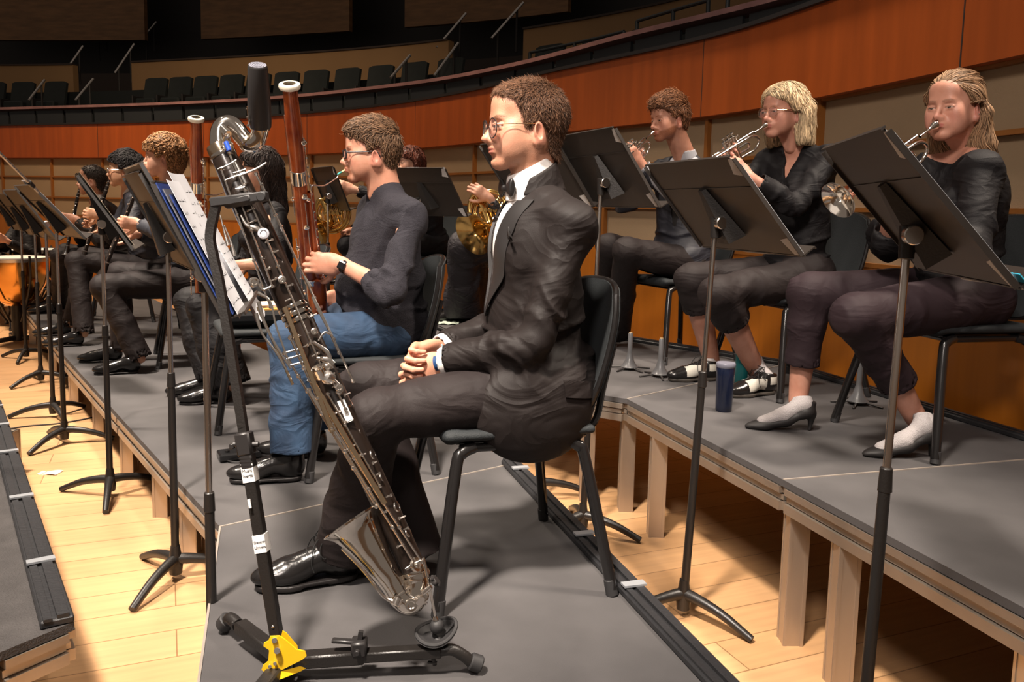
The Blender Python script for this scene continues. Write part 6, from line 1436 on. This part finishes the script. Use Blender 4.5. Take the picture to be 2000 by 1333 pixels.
trumpet(bw.mouth, bw.bell, 'silver trumpet played by the woman with the blonde bob')
trumpet(bm3.mouth, bm3.bell, 'silver trumpet played by the bearded man')
# ------------------------------------------------------------------ french horns
def horn(c, n, bell_d, label, s_=1.0, mouth=None, bellc=None):
    n = nrm(n); u = nrm(np.cross(n, (0, 0, 1))); v = np.cross(n, u); t = thing('french_horn', c, label, 'french horn', None); b = MB()
    for r, dz, tr in ((.135, 0, .0095), (.122, .014, .0075), (.105, -.008, .0065), (.088, .010, .006), (.066, -.004, .006)):
        b.tube([c+(u*math.cos(a)+v*math.sin(a))*r*s_+n*dz for a in np.linspace(0, 2*np.pi, 41)[:-1]], tr, 10, closed=True)
    for i in range(5): b.tube(bez([c+u*(-.09+.03*i)+v*.08, c+u*(-.08+.03*i)+v*.0+n*.02, c+u*(-.09+.03*i)-v*.06, c+u*(-.07+.03*i)-v*.06, c+u*(-.06+.03*i)+v*.04], 14), .0055, 8)
    for i in range(4): b.cyl(c+u*(-.05+.032*i)+n*-.02, c+u*(-.05+.032*i)+n*.035, .016, 14)
    b.build('tubing', M_BRASS, t)
    bc_ = bellc if bellc is not None else c-v*.10+u*.12; e = bc_+nrm(bell_d)*.16
    P_ = bez([c+v*.13, c+u*.13+v*.02, c+u*.10-v*.10, bc_, bc_+nrm(bell_d)*.08, e], 30); rr = np.interp(np.linspace(0, 1, 30), [0, .4, .7, .85, .95, 1], [.012, .020, .036, .062, .11, .150]); b = MB(); b.tube(P_, rr, 36, cap=False); b.build('bell', M_BRASS, t)
    if mouth is not None: MB().tube(bez([c+v*.135-u*.02, (c+v*.16)*.5+mouth*.5, mouth], 14), np.linspace(.006, .004, 14), 10).build('leadpipe', M_SILVK, t)
    return t
# ------------------------------------------------------------------ clarinets
def clarinet(mouth, end, label, s_=1):
    A = nrm(end-mouth); L = np.linalg.norm(end-mouth); t = thing('clarinet', mouth, label, 'clarinet', None); k = L/.66; sd = nrm(np.cross(A, CF)); n = -nrm(CF-A*(CF@A))
    MB().lathe([(.003, 0), (.008, .02*k), (.0125, .07*k), (.0135, .09*k), (.0145, .15*k), (.0125, .155*k), (.0128, .34*k), (.0145, .36*k), (.0130, .37*k), (.0138, .56*k), (.0165, .57*k), (.020, .61*k), (.030, .645*k), (.036, .66*k), (.033, .66*k), (.015, .60*k)], mouth, A, 22).build('tube', M_EBON, t)
    b = MB()
    for h, r in ((.095, .0148), (.152, .0150), (.350, .0150), (.565, .0158), (.655, .0365), (.03, .011), (.06, .013)): ring(b, mouth+A*h*k, A, r-.002, .005, .0022, 18)
    b.cyl(mouth+A*.17*k+n*.016, mouth+A*.33*k+n*.017, .0020, 6); b.cyl(mouth+A*.38*k+n*.017, mouth+A*.55*k+n*.018, .0022, 6); b.cyl(mouth+A*.2*k+sd*.015, mouth+A*.33*k+sd*.016, .0018, 6); b.cyl(mouth+A*.38*k-sd*.016, mouth+A*.5*k-sd*.017, .0018, 6)
    for i in range(9): b.ball(mouth+A*(.18+.042*i)*k+n*.018+sd*(.006*(-1)**i), .0062, 8, (1, 1, .7))
    b.build('keywork', M_SILVK, t); return t
# ------------------------------------------------------------------ players farther back
def simple_person(c, z0, yaw, label, head_px, hd, hyaw, kn, an, wrL, wrR, M_top, M_tr, skin, hairspec, ho={}, hs=1.0, e=.018, sl=(.9, .9), sr=(.066, .058, .045), w=1, bust=0, pitch=0, res=.010, skirt=False, shoes=True, hem=-.1, name_top='jacket', lw=.16, l2=None, curls=None, hX=None, pole=((.3, -.6, -1), (.3, .6, -1)), legr=(.088, .072, .068), sh=(.185, .185)):
    m = Man('person', c, z0, yaw, label)
    m.J['hc'] = PY(*head_px, hd); hcf, hcl, hcu = m.loc(m.J['hc']); nbu = hcu-.165*hs
    setj(m, pel=m.P(-.04, 0, .56), nb=m.P(hcf-.035, hcl*.8, nbu), che=m.P(hcf*.5-.04, hcl*.5, .56+(nbu-.56)*.63))
    setj(m, shL=m.J['nb']-m.u*.065+m.l*sh[0]-m.f*.03, shR=m.J['nb']-m.u*.065-m.l*sh[1]-m.f*.0, hipL=m.P(-.04, .095, .55), hipR=m.P(-.04, -.095, .55))
    m.J['Rh'] = headframe(hyaw, pitch)
    for q, k, a in zip('LR', kn, an): m.J['kn'+q] = m.px(*k, lw if q == 'L' else -lw) if len(k) == 2 else np.array(k, float); m.J['an'+q] = PZ(*a, z0)+V3(0, 0, .085)
    hands = []
    for q, wr, side, pl in (('L', wrL, -1, pole[0]), ('R', wrR, 1, pole[1])):
        wr = np.array(wr, float); P_ = m.f*pl[0]+(m.l)*(-pl[1])+m.u*pl[2]; arm(m, q, wr, P_); 
        X = hX[q] if hX else nrm(wr-m.J['el'+q])
        hands.append(dict(wrist=wr, X=X, Zp=(-m.l if q == 'L' else m.l)+m.u*.1, side=side, curls=curls or cur(.5, .9), sc_=.98, fore=m.J['el'+q], rf=.036))
    body(m, skin, ho, hs, .004, .0042, hands, neck_r=.048)
    if not skirt: trousers(m, M_tr, *legr, res=res, amp=.006)
    top(m, M_top, e=e, sl=sl, sr=sr, res=res, hem=hem, amp=.008, name=name_top, bust=bust, w=w)
    if shoes:
        for q in 'LR': shoe(m, m.J['an'+q]-V3(0, 0, .085), m.f*.2, M_LEATH, M_SOLE, .28, res=.007)
    b, poly, fl, n, L, r, mats, cl = hairspec
    hair(m.root, m.J['hc'], m.J['Rh'], hs, mats, b, poly, fl, n, L, r, .006, res=.006, step=5, jitter=.35, curl=cl)
    return m
PS2 = [(.085, .055), (.12, .08), (.12, .2), (-.16, .2), (-.16, -.09), (-.07, -.09), (-.045, -.06), (-.034, -.02), (-.034, .018), (-.012, .024), (.012, .010), (.022, .010), (.030, .035), (.055, .045)]
def bigcap(k=.02, back=0, low=0):
    def b(S):
        S.ell((-.018, 0, .034), (.100+k, .082+k*.8, .096+k), 0); S.ell((.03, 0, .062), (.066, .066, .044), .02)
        if back:
            S.ell((-.055, 0, -.03), (.060+k*.3, .062+k, .085), .03)
    return b
# dark haired woman with the second bassoon
m = w9 = simple_person((-1.40, 4.60), H1, 200, 'woman with long dark hair in a black top playing the second bassoon', (506, 335), 4.50, 205, [(398, 600), (372, 590)], [(452, 785), (425, 770)],
    PY(440, 520, 4.20), PY(452, 560, 4.5), M_BLK, M_BLK, SK4, (bigcap(.008, 1), None, None, 0, 0, 0, None, 0) if 0 else
    (lambda S: (S.ell((-.018, 0, .034), (.106, .086, .100), 0), S.ell((.03, 0, .062), (.064, .066, .044), .02), S.cone((-.05, 0, .0), (-.085, 0, -.20), .078, .062, .03), S.cone((.0, .076, .02), (-.02, .080, -.15), .022, .022, .02), S.cone((.0, -.076, .02), (-.02, -.080, -.15), .022, .022, .02)),
     [(.088, .028), (.12, .08), (.12, .2), (-.2, .2), (-.2, -.3), (-.015, -.3), (-.008, -.12), (.002, .0), (.012, .02), (.030, .03), (.060, .028)], lambda q: np.stack([-.05+0*q[:, 0], q[:, 1]*.5, np.where(q[:, 2] > .09, -.2, -1.0)], 1), 2600, .12, .0016, hair_m('hair_near_black', (.035, .022, .018)), 0),
    sl=(.18, .18), e=.012, bust=.02, sr=(.058, .056, .052), hem=-.08, name_top='top', legr=(.092, .085, .105))
WT, WB = PY(383, 229, 3.98), PY(386, 470, 4.22)
tB2, sd2, n2, A2_ = bassoon(WT, WT+nrm(WB-WT)*1.16, 'dark red bassoon with pale bell ring held by the dark haired woman', 1.0)
crook(tB2, WT+A2_*.415+sd2*.036, m.J['hc']+m.J['Rh']@V3(.10, 0, -.063), sd2, A2_)
# curly haired clarinettist
PF = flow_short
m = w10 = simple_person((-2.13, 5.33), H1, 203, 'young man with curly light brown hair in a black shirt playing the clarinet', (318, 308), 5.20, 200, [(205, 560), (232, 535)], [(275, 728), (240, 705)],
    PY(272, 438, 5.02), PY(262, 458, 5.15), mat('navy_black_shirt', (.022, .024, .034), .7), M_TROU, SK4, (bigcap(.022, 1), [(.088, .040), (.13, .06), (.13, .2), (-.2, .2), (-.2, -.2), (-.05, -.2), (-.04, -.09), (-.028, -.035), (-.026, .016), (-.005, .024), (.018, .0), (.030, .0), (.034, .03), (.058, .036)], PF, 2600, .045, .0022, hair_m('hair_ginger_brown', (.34, .17, .07)), .9),
    hs=1.04, legr=(.095, .078, .07), name_top='shirt', hX=dict(L=V3(-.9, -.2, .1), R=V3(-.9, -.1, .1)), curls=cur(.6, .9))
mo = m.J['hc']+m.J['Rh']@V3(.098, 0, -.066)*1.04
clarinet(mo, PY(196, 545, 5.0), 'clarinet played by the curly haired young man')
# second clarinettist: wavy black hair, glasses
m = w11 = simple_person((-2.86, 6.36), H1, 205, 'young man with wavy black hair and glasses in a dark suit playing the clarinet', (243, 332), 6.18, 200, [(150, 510), (170, 500)], [(165, 675), (140, 655)],
    PY(200, 420, 5.95), PY(205, 440, 6.1), mat('navy_suit', (.016, .016, .023), .6, wr=.5), M_TROU, skin_mat('skin_warm', (.60, .35, .22), (.45, .16, .12), (.02, .015, .012)), (bigcap(.016, 0), PS2, PF, 3200, .05, .0022, hair_m('hair_black', (.022, .018, .018)), .5),
    hs=1.06, hX=dict(L=V3(-.9, -.2, .1), R=V3(-.9, -.1, .1)))
glasses(m, m.J['hc'], m.J['Rh'], 1.06, mat('steel_wire', (.6, .6, .65), .25, metal=1), M_LENS, .0235, 'rect'); mo = m.J['hc']+m.J['Rh']@V3(.098, 0, -.066)
clarinet(mo, PY(158, 515, 6.0), 'clarinet played by the young man with glasses and black hair')
ax = nrm(m.J['hc']-m.f*.02-m.J['nb']); S = SDF(); cen = m.J['nb']+ax*.04; S.cone(cen-ax*.03, cen+ax*.02, .062, .056, 0); S.cone(cen-ax*.15, cen+ax*.15, .052, .052, .002, 's'); obj_from('collar', S.mesh(.006), M_SHIRTW, m.root)
# third clarinettist, cropped hair
m = w12 = simple_person((-3.50, 7.20), H1, 205, 'man with cropped dark hair in a black jacket with the farthest clarinet', (180, 352), 7.05, 197, [(118, 500), (128, 492)], [(118, 612), (108, 606)],
    PY(148, 428, 6.8), PY(152, 438, 6.95), M_TUX, M_TROU, SK4, (cap(th=.004), POLY_SHORT, flow_short, 900, .012, .0018, hair_m('hair_dark', (.040, .026, .020)), 0), hs=1.06, hX=dict(L=V3(-.9, -.2, .1), R=V3(-.9, -.1, .1)))
mo = m.J['hc']+m.J['Rh']@V3(.098, 0, -.066); clarinet(mo, PY(128, 500, 6.85), 'farthest clarinet, held by the man with cropped hair')
ax = nrm(m.J['hc']-m.f*.02-m.J['nb']); S = SDF(); cen = m.J['nb']+ax*.04; S.cone(cen-ax*.03, cen+ax*.02, .062, .056, 0); S.cone(cen-ax*.15, cen+ax*.15, .052, .052, .002, 's'); obj_from('collar', S.mesh(.006), M_SHIRTW, m.root)
# timpanist at far left
LH = (lambda S: (S.ell((-.018, 0, .034), (.106, .086, .100), 0), S.ell((.03, 0, .062), (.064, .066, .044), .02), S.cone((-.05, 0, .0), (-.085, 0, -.18), .076, .055, .03), S.cone((.0, .074, .02), (-.02, .078, -.13), .022, .022, .02), S.cone((.0, -.074, .02), (-.02, -.078, -.13), .022, .022, .02)))
LP = [(.088, .040), (.12, .08), (.12, .2), (-.2, .2), (-.2, -.3), (-.015, -.3), (-.008, -.12), (.002, .0), (.012, .02), (.030, .03), (.060, .036)]
FL = lambda q: np.stack([-.05+0*q[:, 0], q[:, 1]*.5, np.where(q[:, 2] > .09, -.2, -1.0)], 1)
m = w13 = simple_person((-5.20, 8.75), ZF, 215, 'timpanist with red hair in black seated at the far left', (33, 398), 8.6, 235, [(-12, 500), (-30, 500)], [(10, 600), (-5, 600)],
    PY(12, 470, 8.25), PY(-5, 470, 8.35), M_BLK, M_BLK, SK4, (LH, LP, FL, 900, .10, .003, hair_m('hair_red', (.30, .09, .04)), 0), e=.014, name_top='shirt')
# horn players
m = w6 = simple_person((.02, 5.95), H2, 205, 'horn player in a long black dress behind the man in the tuxedo', (1012, 330), 5.75, 200, [(905, 480), (915, 478)], [(905, 628), (930, 622)],
    PY(955, 386, 5.42), PY(955, 450, 5.6), mat('black_dress', (.012, .009, .012), .7, wr=.5), M_BLK, SK4, (LH, LP, FL, 900, .10, .003, hair_m('hair_near_black', (.035, .022, .018)), 0), skirt=True, e=.012, bust=.02, sr=(.052, .046, .036), name_top='top', pole=((.1, -.2, -1), (.3, .6, -1)), hX=dict(L=V3(-.8, -.1, .5), R=V3(-.8, -.2, -.2)), curls=cur(.4, .7))
S = SDF(); J = m.J
for q in 'LR': S.cone(J['hip'+q], J['kn'+q], .12, .095, .06); S.cone(J['kn'+q], J['an'+q]*1.0+V3(0, 0, -.03), .10, .15, .08)
S.ell(J['pel'], (.16, .19, .14), .05); S.plane(J['anL']-V3(0, 0, .05), (0, 0, -1), .004)
fs = [(J['knL']*.5+J['anL']*.5, m.l, 13, 3, .35, .016), (J['knL'], m.l, 10, 3, .25, .010)]
obj_from('skirt', S.mesh(.011, folds(fs)), mat('black_dress', (.020, .016, .020), .7), m.root)
horn(PY(955, 412, 5.45), (-.25, -1, .15), (-.55, -.62, -.35), 'brass french horn held in front of the woman in the long black dress', 1.0, m.J['hc']+m.J['Rh']@V3(.10, 0, -.06), PY(955, 438, 5.42))
m = w7 = simple_person((-.68, 6.42), H2, 212, 'horn player with auburn hair hidden behind a music stand', (800, 318), 6.25, 215, [(680, 480), (700, 470)], [(708, 560), (690, 555)],
    PY(690, 370, 5.95), PY(688, 452, 6.1), M_BLK, M_BLK, SK4, (LH, LP, FL, 1200, .12, .003, hair_m('hair_auburn', (.13, .035, .018)), 0), hs=.95, e=.014, name_top='shirt')
horn(PY(650, 418, 5.9), (-.25, -1, .15), (-.5, -.62, -.35), 'brass french horn glimpsed between the bassoon and its player', 1.0, None, PY(645, 435, 5.9))
# ------------------------------------------------------------------ timpani
def timpani(c, r, label):
    t = thing('timpani', (c[0], c[1], ZF), label, 'timpani'); k = MB(); zr = .70
    k.lathe([(.02, zr-.46), (r*.30, zr-.45), (r*.62, zr-.38), (r*.86, zr-.24), (r*.96, zr-.10), (r*.97, zr-.03)], (c[0], c[1], 0), n=40); k.build('bowl', mat('polished_copper', (.90, .42, .10), .16, metal=1), t)
    MB().lathe([(r*.97, zr-.03), (r*1.04, zr-.03), (r*1.05, zr), (r*.98, zr+.008), (r*.92, zr)], (c[0], c[1], 0), n=40).build('rim', mat('rim_steel', (.65, .62, .60), .25, metal=1), t)
    MB().lathe([(r*.95, zr+.002), (0, zr+.004)], (c[0], c[1], 0), n=40).build('drum_head', mat('drum_skin', (.72, .66, .56), .5), t)
    for i in range(6):
        a = i*math.pi/3+.4; D = V3(math.cos(a), math.sin(a), 0); p = V3(c[0], c[1], 0)
        MB().tube(bez([p+D*r*1.06+V3(0, 0, zr+.03), p+D*r*1.06+V3(0, 0, zr-.16), p+D*r*.85+V3(0, 0, zr-.34), p+D*r*.30+V3(0, 0, .10)], 14), .011, 8).build('strut', M_STANDB, t)
    b = MB(); b.cyl((c[0], c[1], ZF+.03), (c[0], c[1], .26), .05, 16)
    for i in range(3):
        a = i*2.094+.2; D = V3(math.cos(a), math.sin(a), 0); b.bar(V3(c[0], c[1], ZF+.06), V3(c[0], c[1], ZF+.05)+D*.30, .05, .04, bev=.01); b.cyl(V3(c[0], c[1], ZF)+D*.28, V3(c[0], c[1], ZF+.07)+D*.28, .028, 12)
    b.build('base', M_STANDB, t)
ct = PY(28, 492, 7.7); timpani(ct, .30, 'copper timpani with pale rim nearest the left edge'); ct = PY(62, 492, 9.0); timpani(ct, .30, 'second copper timpani half hidden behind the music stands at left')
st_ = thing('drum_stool', PY(100, 610, 9.8)*V3(1, 1, 0)+V3(0, 0, ZF), 'wooden stool with black seat behind the timpani', 'stool'); o = PY(100, 500, 9.8)*V3(1, 1, 0)+V3(0, 0, ZF)
MB().cyl(o+V3(0, 0, .60), o+V3(0, 0, .66), .17, 20).build('seat', M_BLK, st_)
for i in range(4): a = i*1.571+.5; D = V3(math.cos(a), math.sin(a), 0); MB().cyl(o+D*.22, o+D*.12+V3(0, 0, .6), .016, 8).build('leg', M_WOOD1, st_)
# microphone boom reaching in from the left
mb0, mb1 = PY(-8, 292, 3.55), PY(56, 356, 3.9)
mic = thing('microphone_boom', mb1, 'thin silver microphone boom pole entering at the left edge', 'microphone boom')
MB().tube([mb0+(mb0-mb1)*2.2, mb0, mb1, mb1+(mb1-mb0)*.35], .0065, 8).build('boom_pole', M_RAIL, mic); b = MB(); b.cyl(mb1, mb1+(mb1-mb0)*.15, .012, 10); b.build('boom_clutch', M_STANDB, mic)
bs0 = mb0+(mb0-mb1)*1.4; b = MB(); b.cyl((bs0[0], bs0[1], H1), bs0, .010, 10); b.build('upright_pole', M_STANDB, mic); b = MB(); b.cyl((bs0[0], bs0[1], H1), (bs0[0], bs0[1], H1+.03), .13, 24); b.build('round_base', M_STANDB, mic)
# ------------------------------------------------------------------ small things on the risers
M_PEG = mat('grey_peg_plastic', (.10, .10, .105), .38, coat=.2)
def peg(px, py, label, h=.19, rot=.2):
    p = PZ(px, py, H2); t = thing('instrument_peg', p, label, 'instrument stand', 'trumpet peg stands on the higher riser')
    MB().lathe([(.001, .012), (.044, .012), (.046, .016), (.040, .022), (.024, .048), (.014, .085), (.0125, .095), (.0125, h), (.010, h+.006), (.0, h+.006)], p, n=28).build('cone', M_PEG, t)
    MB().cyl(p+V3(0, 0, h+.004), p+V3(0, 0, h+.010), .009, 14).build('peg_tip', mat('tan_felt', (.30, .22, .12), .8), t)
    for i in range(5):
        a = rot+i*1.2566; D = V3(math.cos(a), math.sin(a), 0); MB().bar(p+D*.02+V3(0, 0, .014), p+D*.115+V3(0, 0, .004), .010, .008, bev=.002).build('foot', M_PLAST, t)
    return t
peg(1229, 722, 'grey cone instrument peg farthest left on the higher riser', .19, .2); peg(1289, 736, 'grey cone instrument peg beside the two-tone shoes', .19, .9); peg(1675, 790, 'grey cone instrument peg behind the chair of the woman in pumps', .20, .4)
p = PZ(1413, 803, H2); t = thing('water_bottle', p, 'dark navy insulated bottle standing beside the two-tone shoes', 'bottle')
MB().lathe([(0, 0), (.031, 0), (.034, .004), (.035, .03), (.037, .15), (.0385, .188), (.0375, .19)], p, n=32).build('body', mat('navy_bottle', (.006, .010, .028), .25, coat=.3), t)
MB().lathe([(.0375, .188), (.0405, .192), (.0415, .203), (.039, .209), (.01, .2095), (0, .2095)], p, n=32).build('lid', mat('bottle_lid', (.16, .16, .20), .35), t)
p = PZ(1437, 775, H2)+V3(.06, .14, 0); t = thing('water_bottle', p, 'teal bottle half hidden behind the navy bottle', 'bottle')
MB().lathe([(0, 0), (.028, 0), (.030, .01), (.030, .17), (.024, .195), (.024, .22), (0, .222)], p, n=28).build('body', mat('teal_bottle', (.01, .16, .17), .3), t)
p = PZ(872, 633, H2); t = thing('cleaning_cloth', p, 'small pale green cloth lying on the riser behind the bassoonist', 'cloth')
MB().sheet([[p+V3(x, y, .008+.008*math.sin(x*90)*math.cos(y*70)) for y in np.linspace(-.06, .06, 9)] for x in np.linspace(-.07, .09, 12)], .003).build('folded_cloth', mat('pale_green_cloth', (.45, .52, .42), .9), t)
# black effects box / pedals behind the stand post
p = PZ(468, 895, H1); t = thing('pedal_box', p, 'small black electronic box with knobs on the riser left of the bassoonist\'s shoe', 'electronic box')
b = MB(); Rz = np.array(Matrix.Rotation(.5, 3, 'Z')); b.box(p+V3(0, 0, .018), (.17, .09, .032), Rz, .006); b.build('case', mat('glossy_black_case', (.012, .012, .013), .22), t)
for i in range(3): q = p+Rz@V3(-.05+.05*i, -.01, .034); MB().cyl(q, q+V3(0, 0, .008), .009, 12).build('knob', M_CHAIRF, t)
b = MB(); b.tube(bez([p+V3(-.05, -.03, .008), p+V3(-.02, -.07, .008), p+V3(.04, -.08, .006), p+V3(.10, -.05, .006)], 14), .003, 6); b.build('cable', M_RUBB, t)
# case with papers under the second bassoonist's chair
p = PY(500, 612, 3.95); t = thing('instrument_case', (p[0], p[1], H1), 'open black instrument case with papers lying on a black chair by the sheet music', 'instrument case')
cz = H1+.48; zc = np.array([PY(500, 612, 3.95)[0], 3.95, cz])
chair((zc[0]+.02, zc[1]+.05), H1, 205, 'empty black musician chair carrying the open instrument case')
MB().box(zc+V3(0, 0, .035), (.30, .24, .065), np.array(Matrix.Rotation(.4, 3, 'Z')), .02).build('case_body', mat('glossy_black_case', (.012, .012, .013), .22), t)
MB().box(zc+V3(0, 0, .07), (.24, .18, .014), np.array(Matrix.Rotation(.4, 3, 'Z')), .003).build('lining', mat('orange_lining', (.55, .28, .05), .6), t)
for i in range(3): MB().box(zc+V3(-.01+.01*i, .01, .080+.004*i), (.23, .17, .003), np.array(Matrix.Rotation(.4+.12*i, 3, 'Z')), 0).build('papers', mat('cream_paper', (.60, .50, .38), .8), t)
p = PZ(462, 700, H1); t = thing('orange_tube', p, 'slim orange red bottle standing behind the tall black stand post', 'bottle'); MB().lathe([(0, 0), (.026, 0), (.028, .005), (.028, .20), (.016, .23), (.016, .26), (0, .262)], p, n=22).build('body', mat('orange_red', (.60, .07, .01), .4), t)
# papers on the floor and cables
t = thing('paper_scrap', PZ(97, 924, ZF), 'torn scrap of paper lying on the maple floor', 'paper scrap'); p = PZ(97, 924, ZF+.002)
MB().sheet([[p+V3(x, y*(1+x*3), .001+.004*math.sin(x*60)) for y in (-.03, 0, .03)] for x in np.linspace(-.05, .05, 6)], .001).build('scrap', mat('scrap_paper', (.80, .66, .52), .8), t)
for i, (pts, lab) in enumerate([([(0, 668), (30, 662), (60, 655), (90, 640)], 'thin black cable on the floor near the farthest music stands'), ([(18, 838), (60, 832), (110, 828), (170, 818), (215, 806)], 'black cable crossing the maple floor in front of the riser legs')]):
    P_ = bez([PZ(*q, ZF+.005) for q in pts], 26); o = MB().tube(P_, .004, 6).build('floor_cable', M_RUBB); tag(o, lab, 'cable')
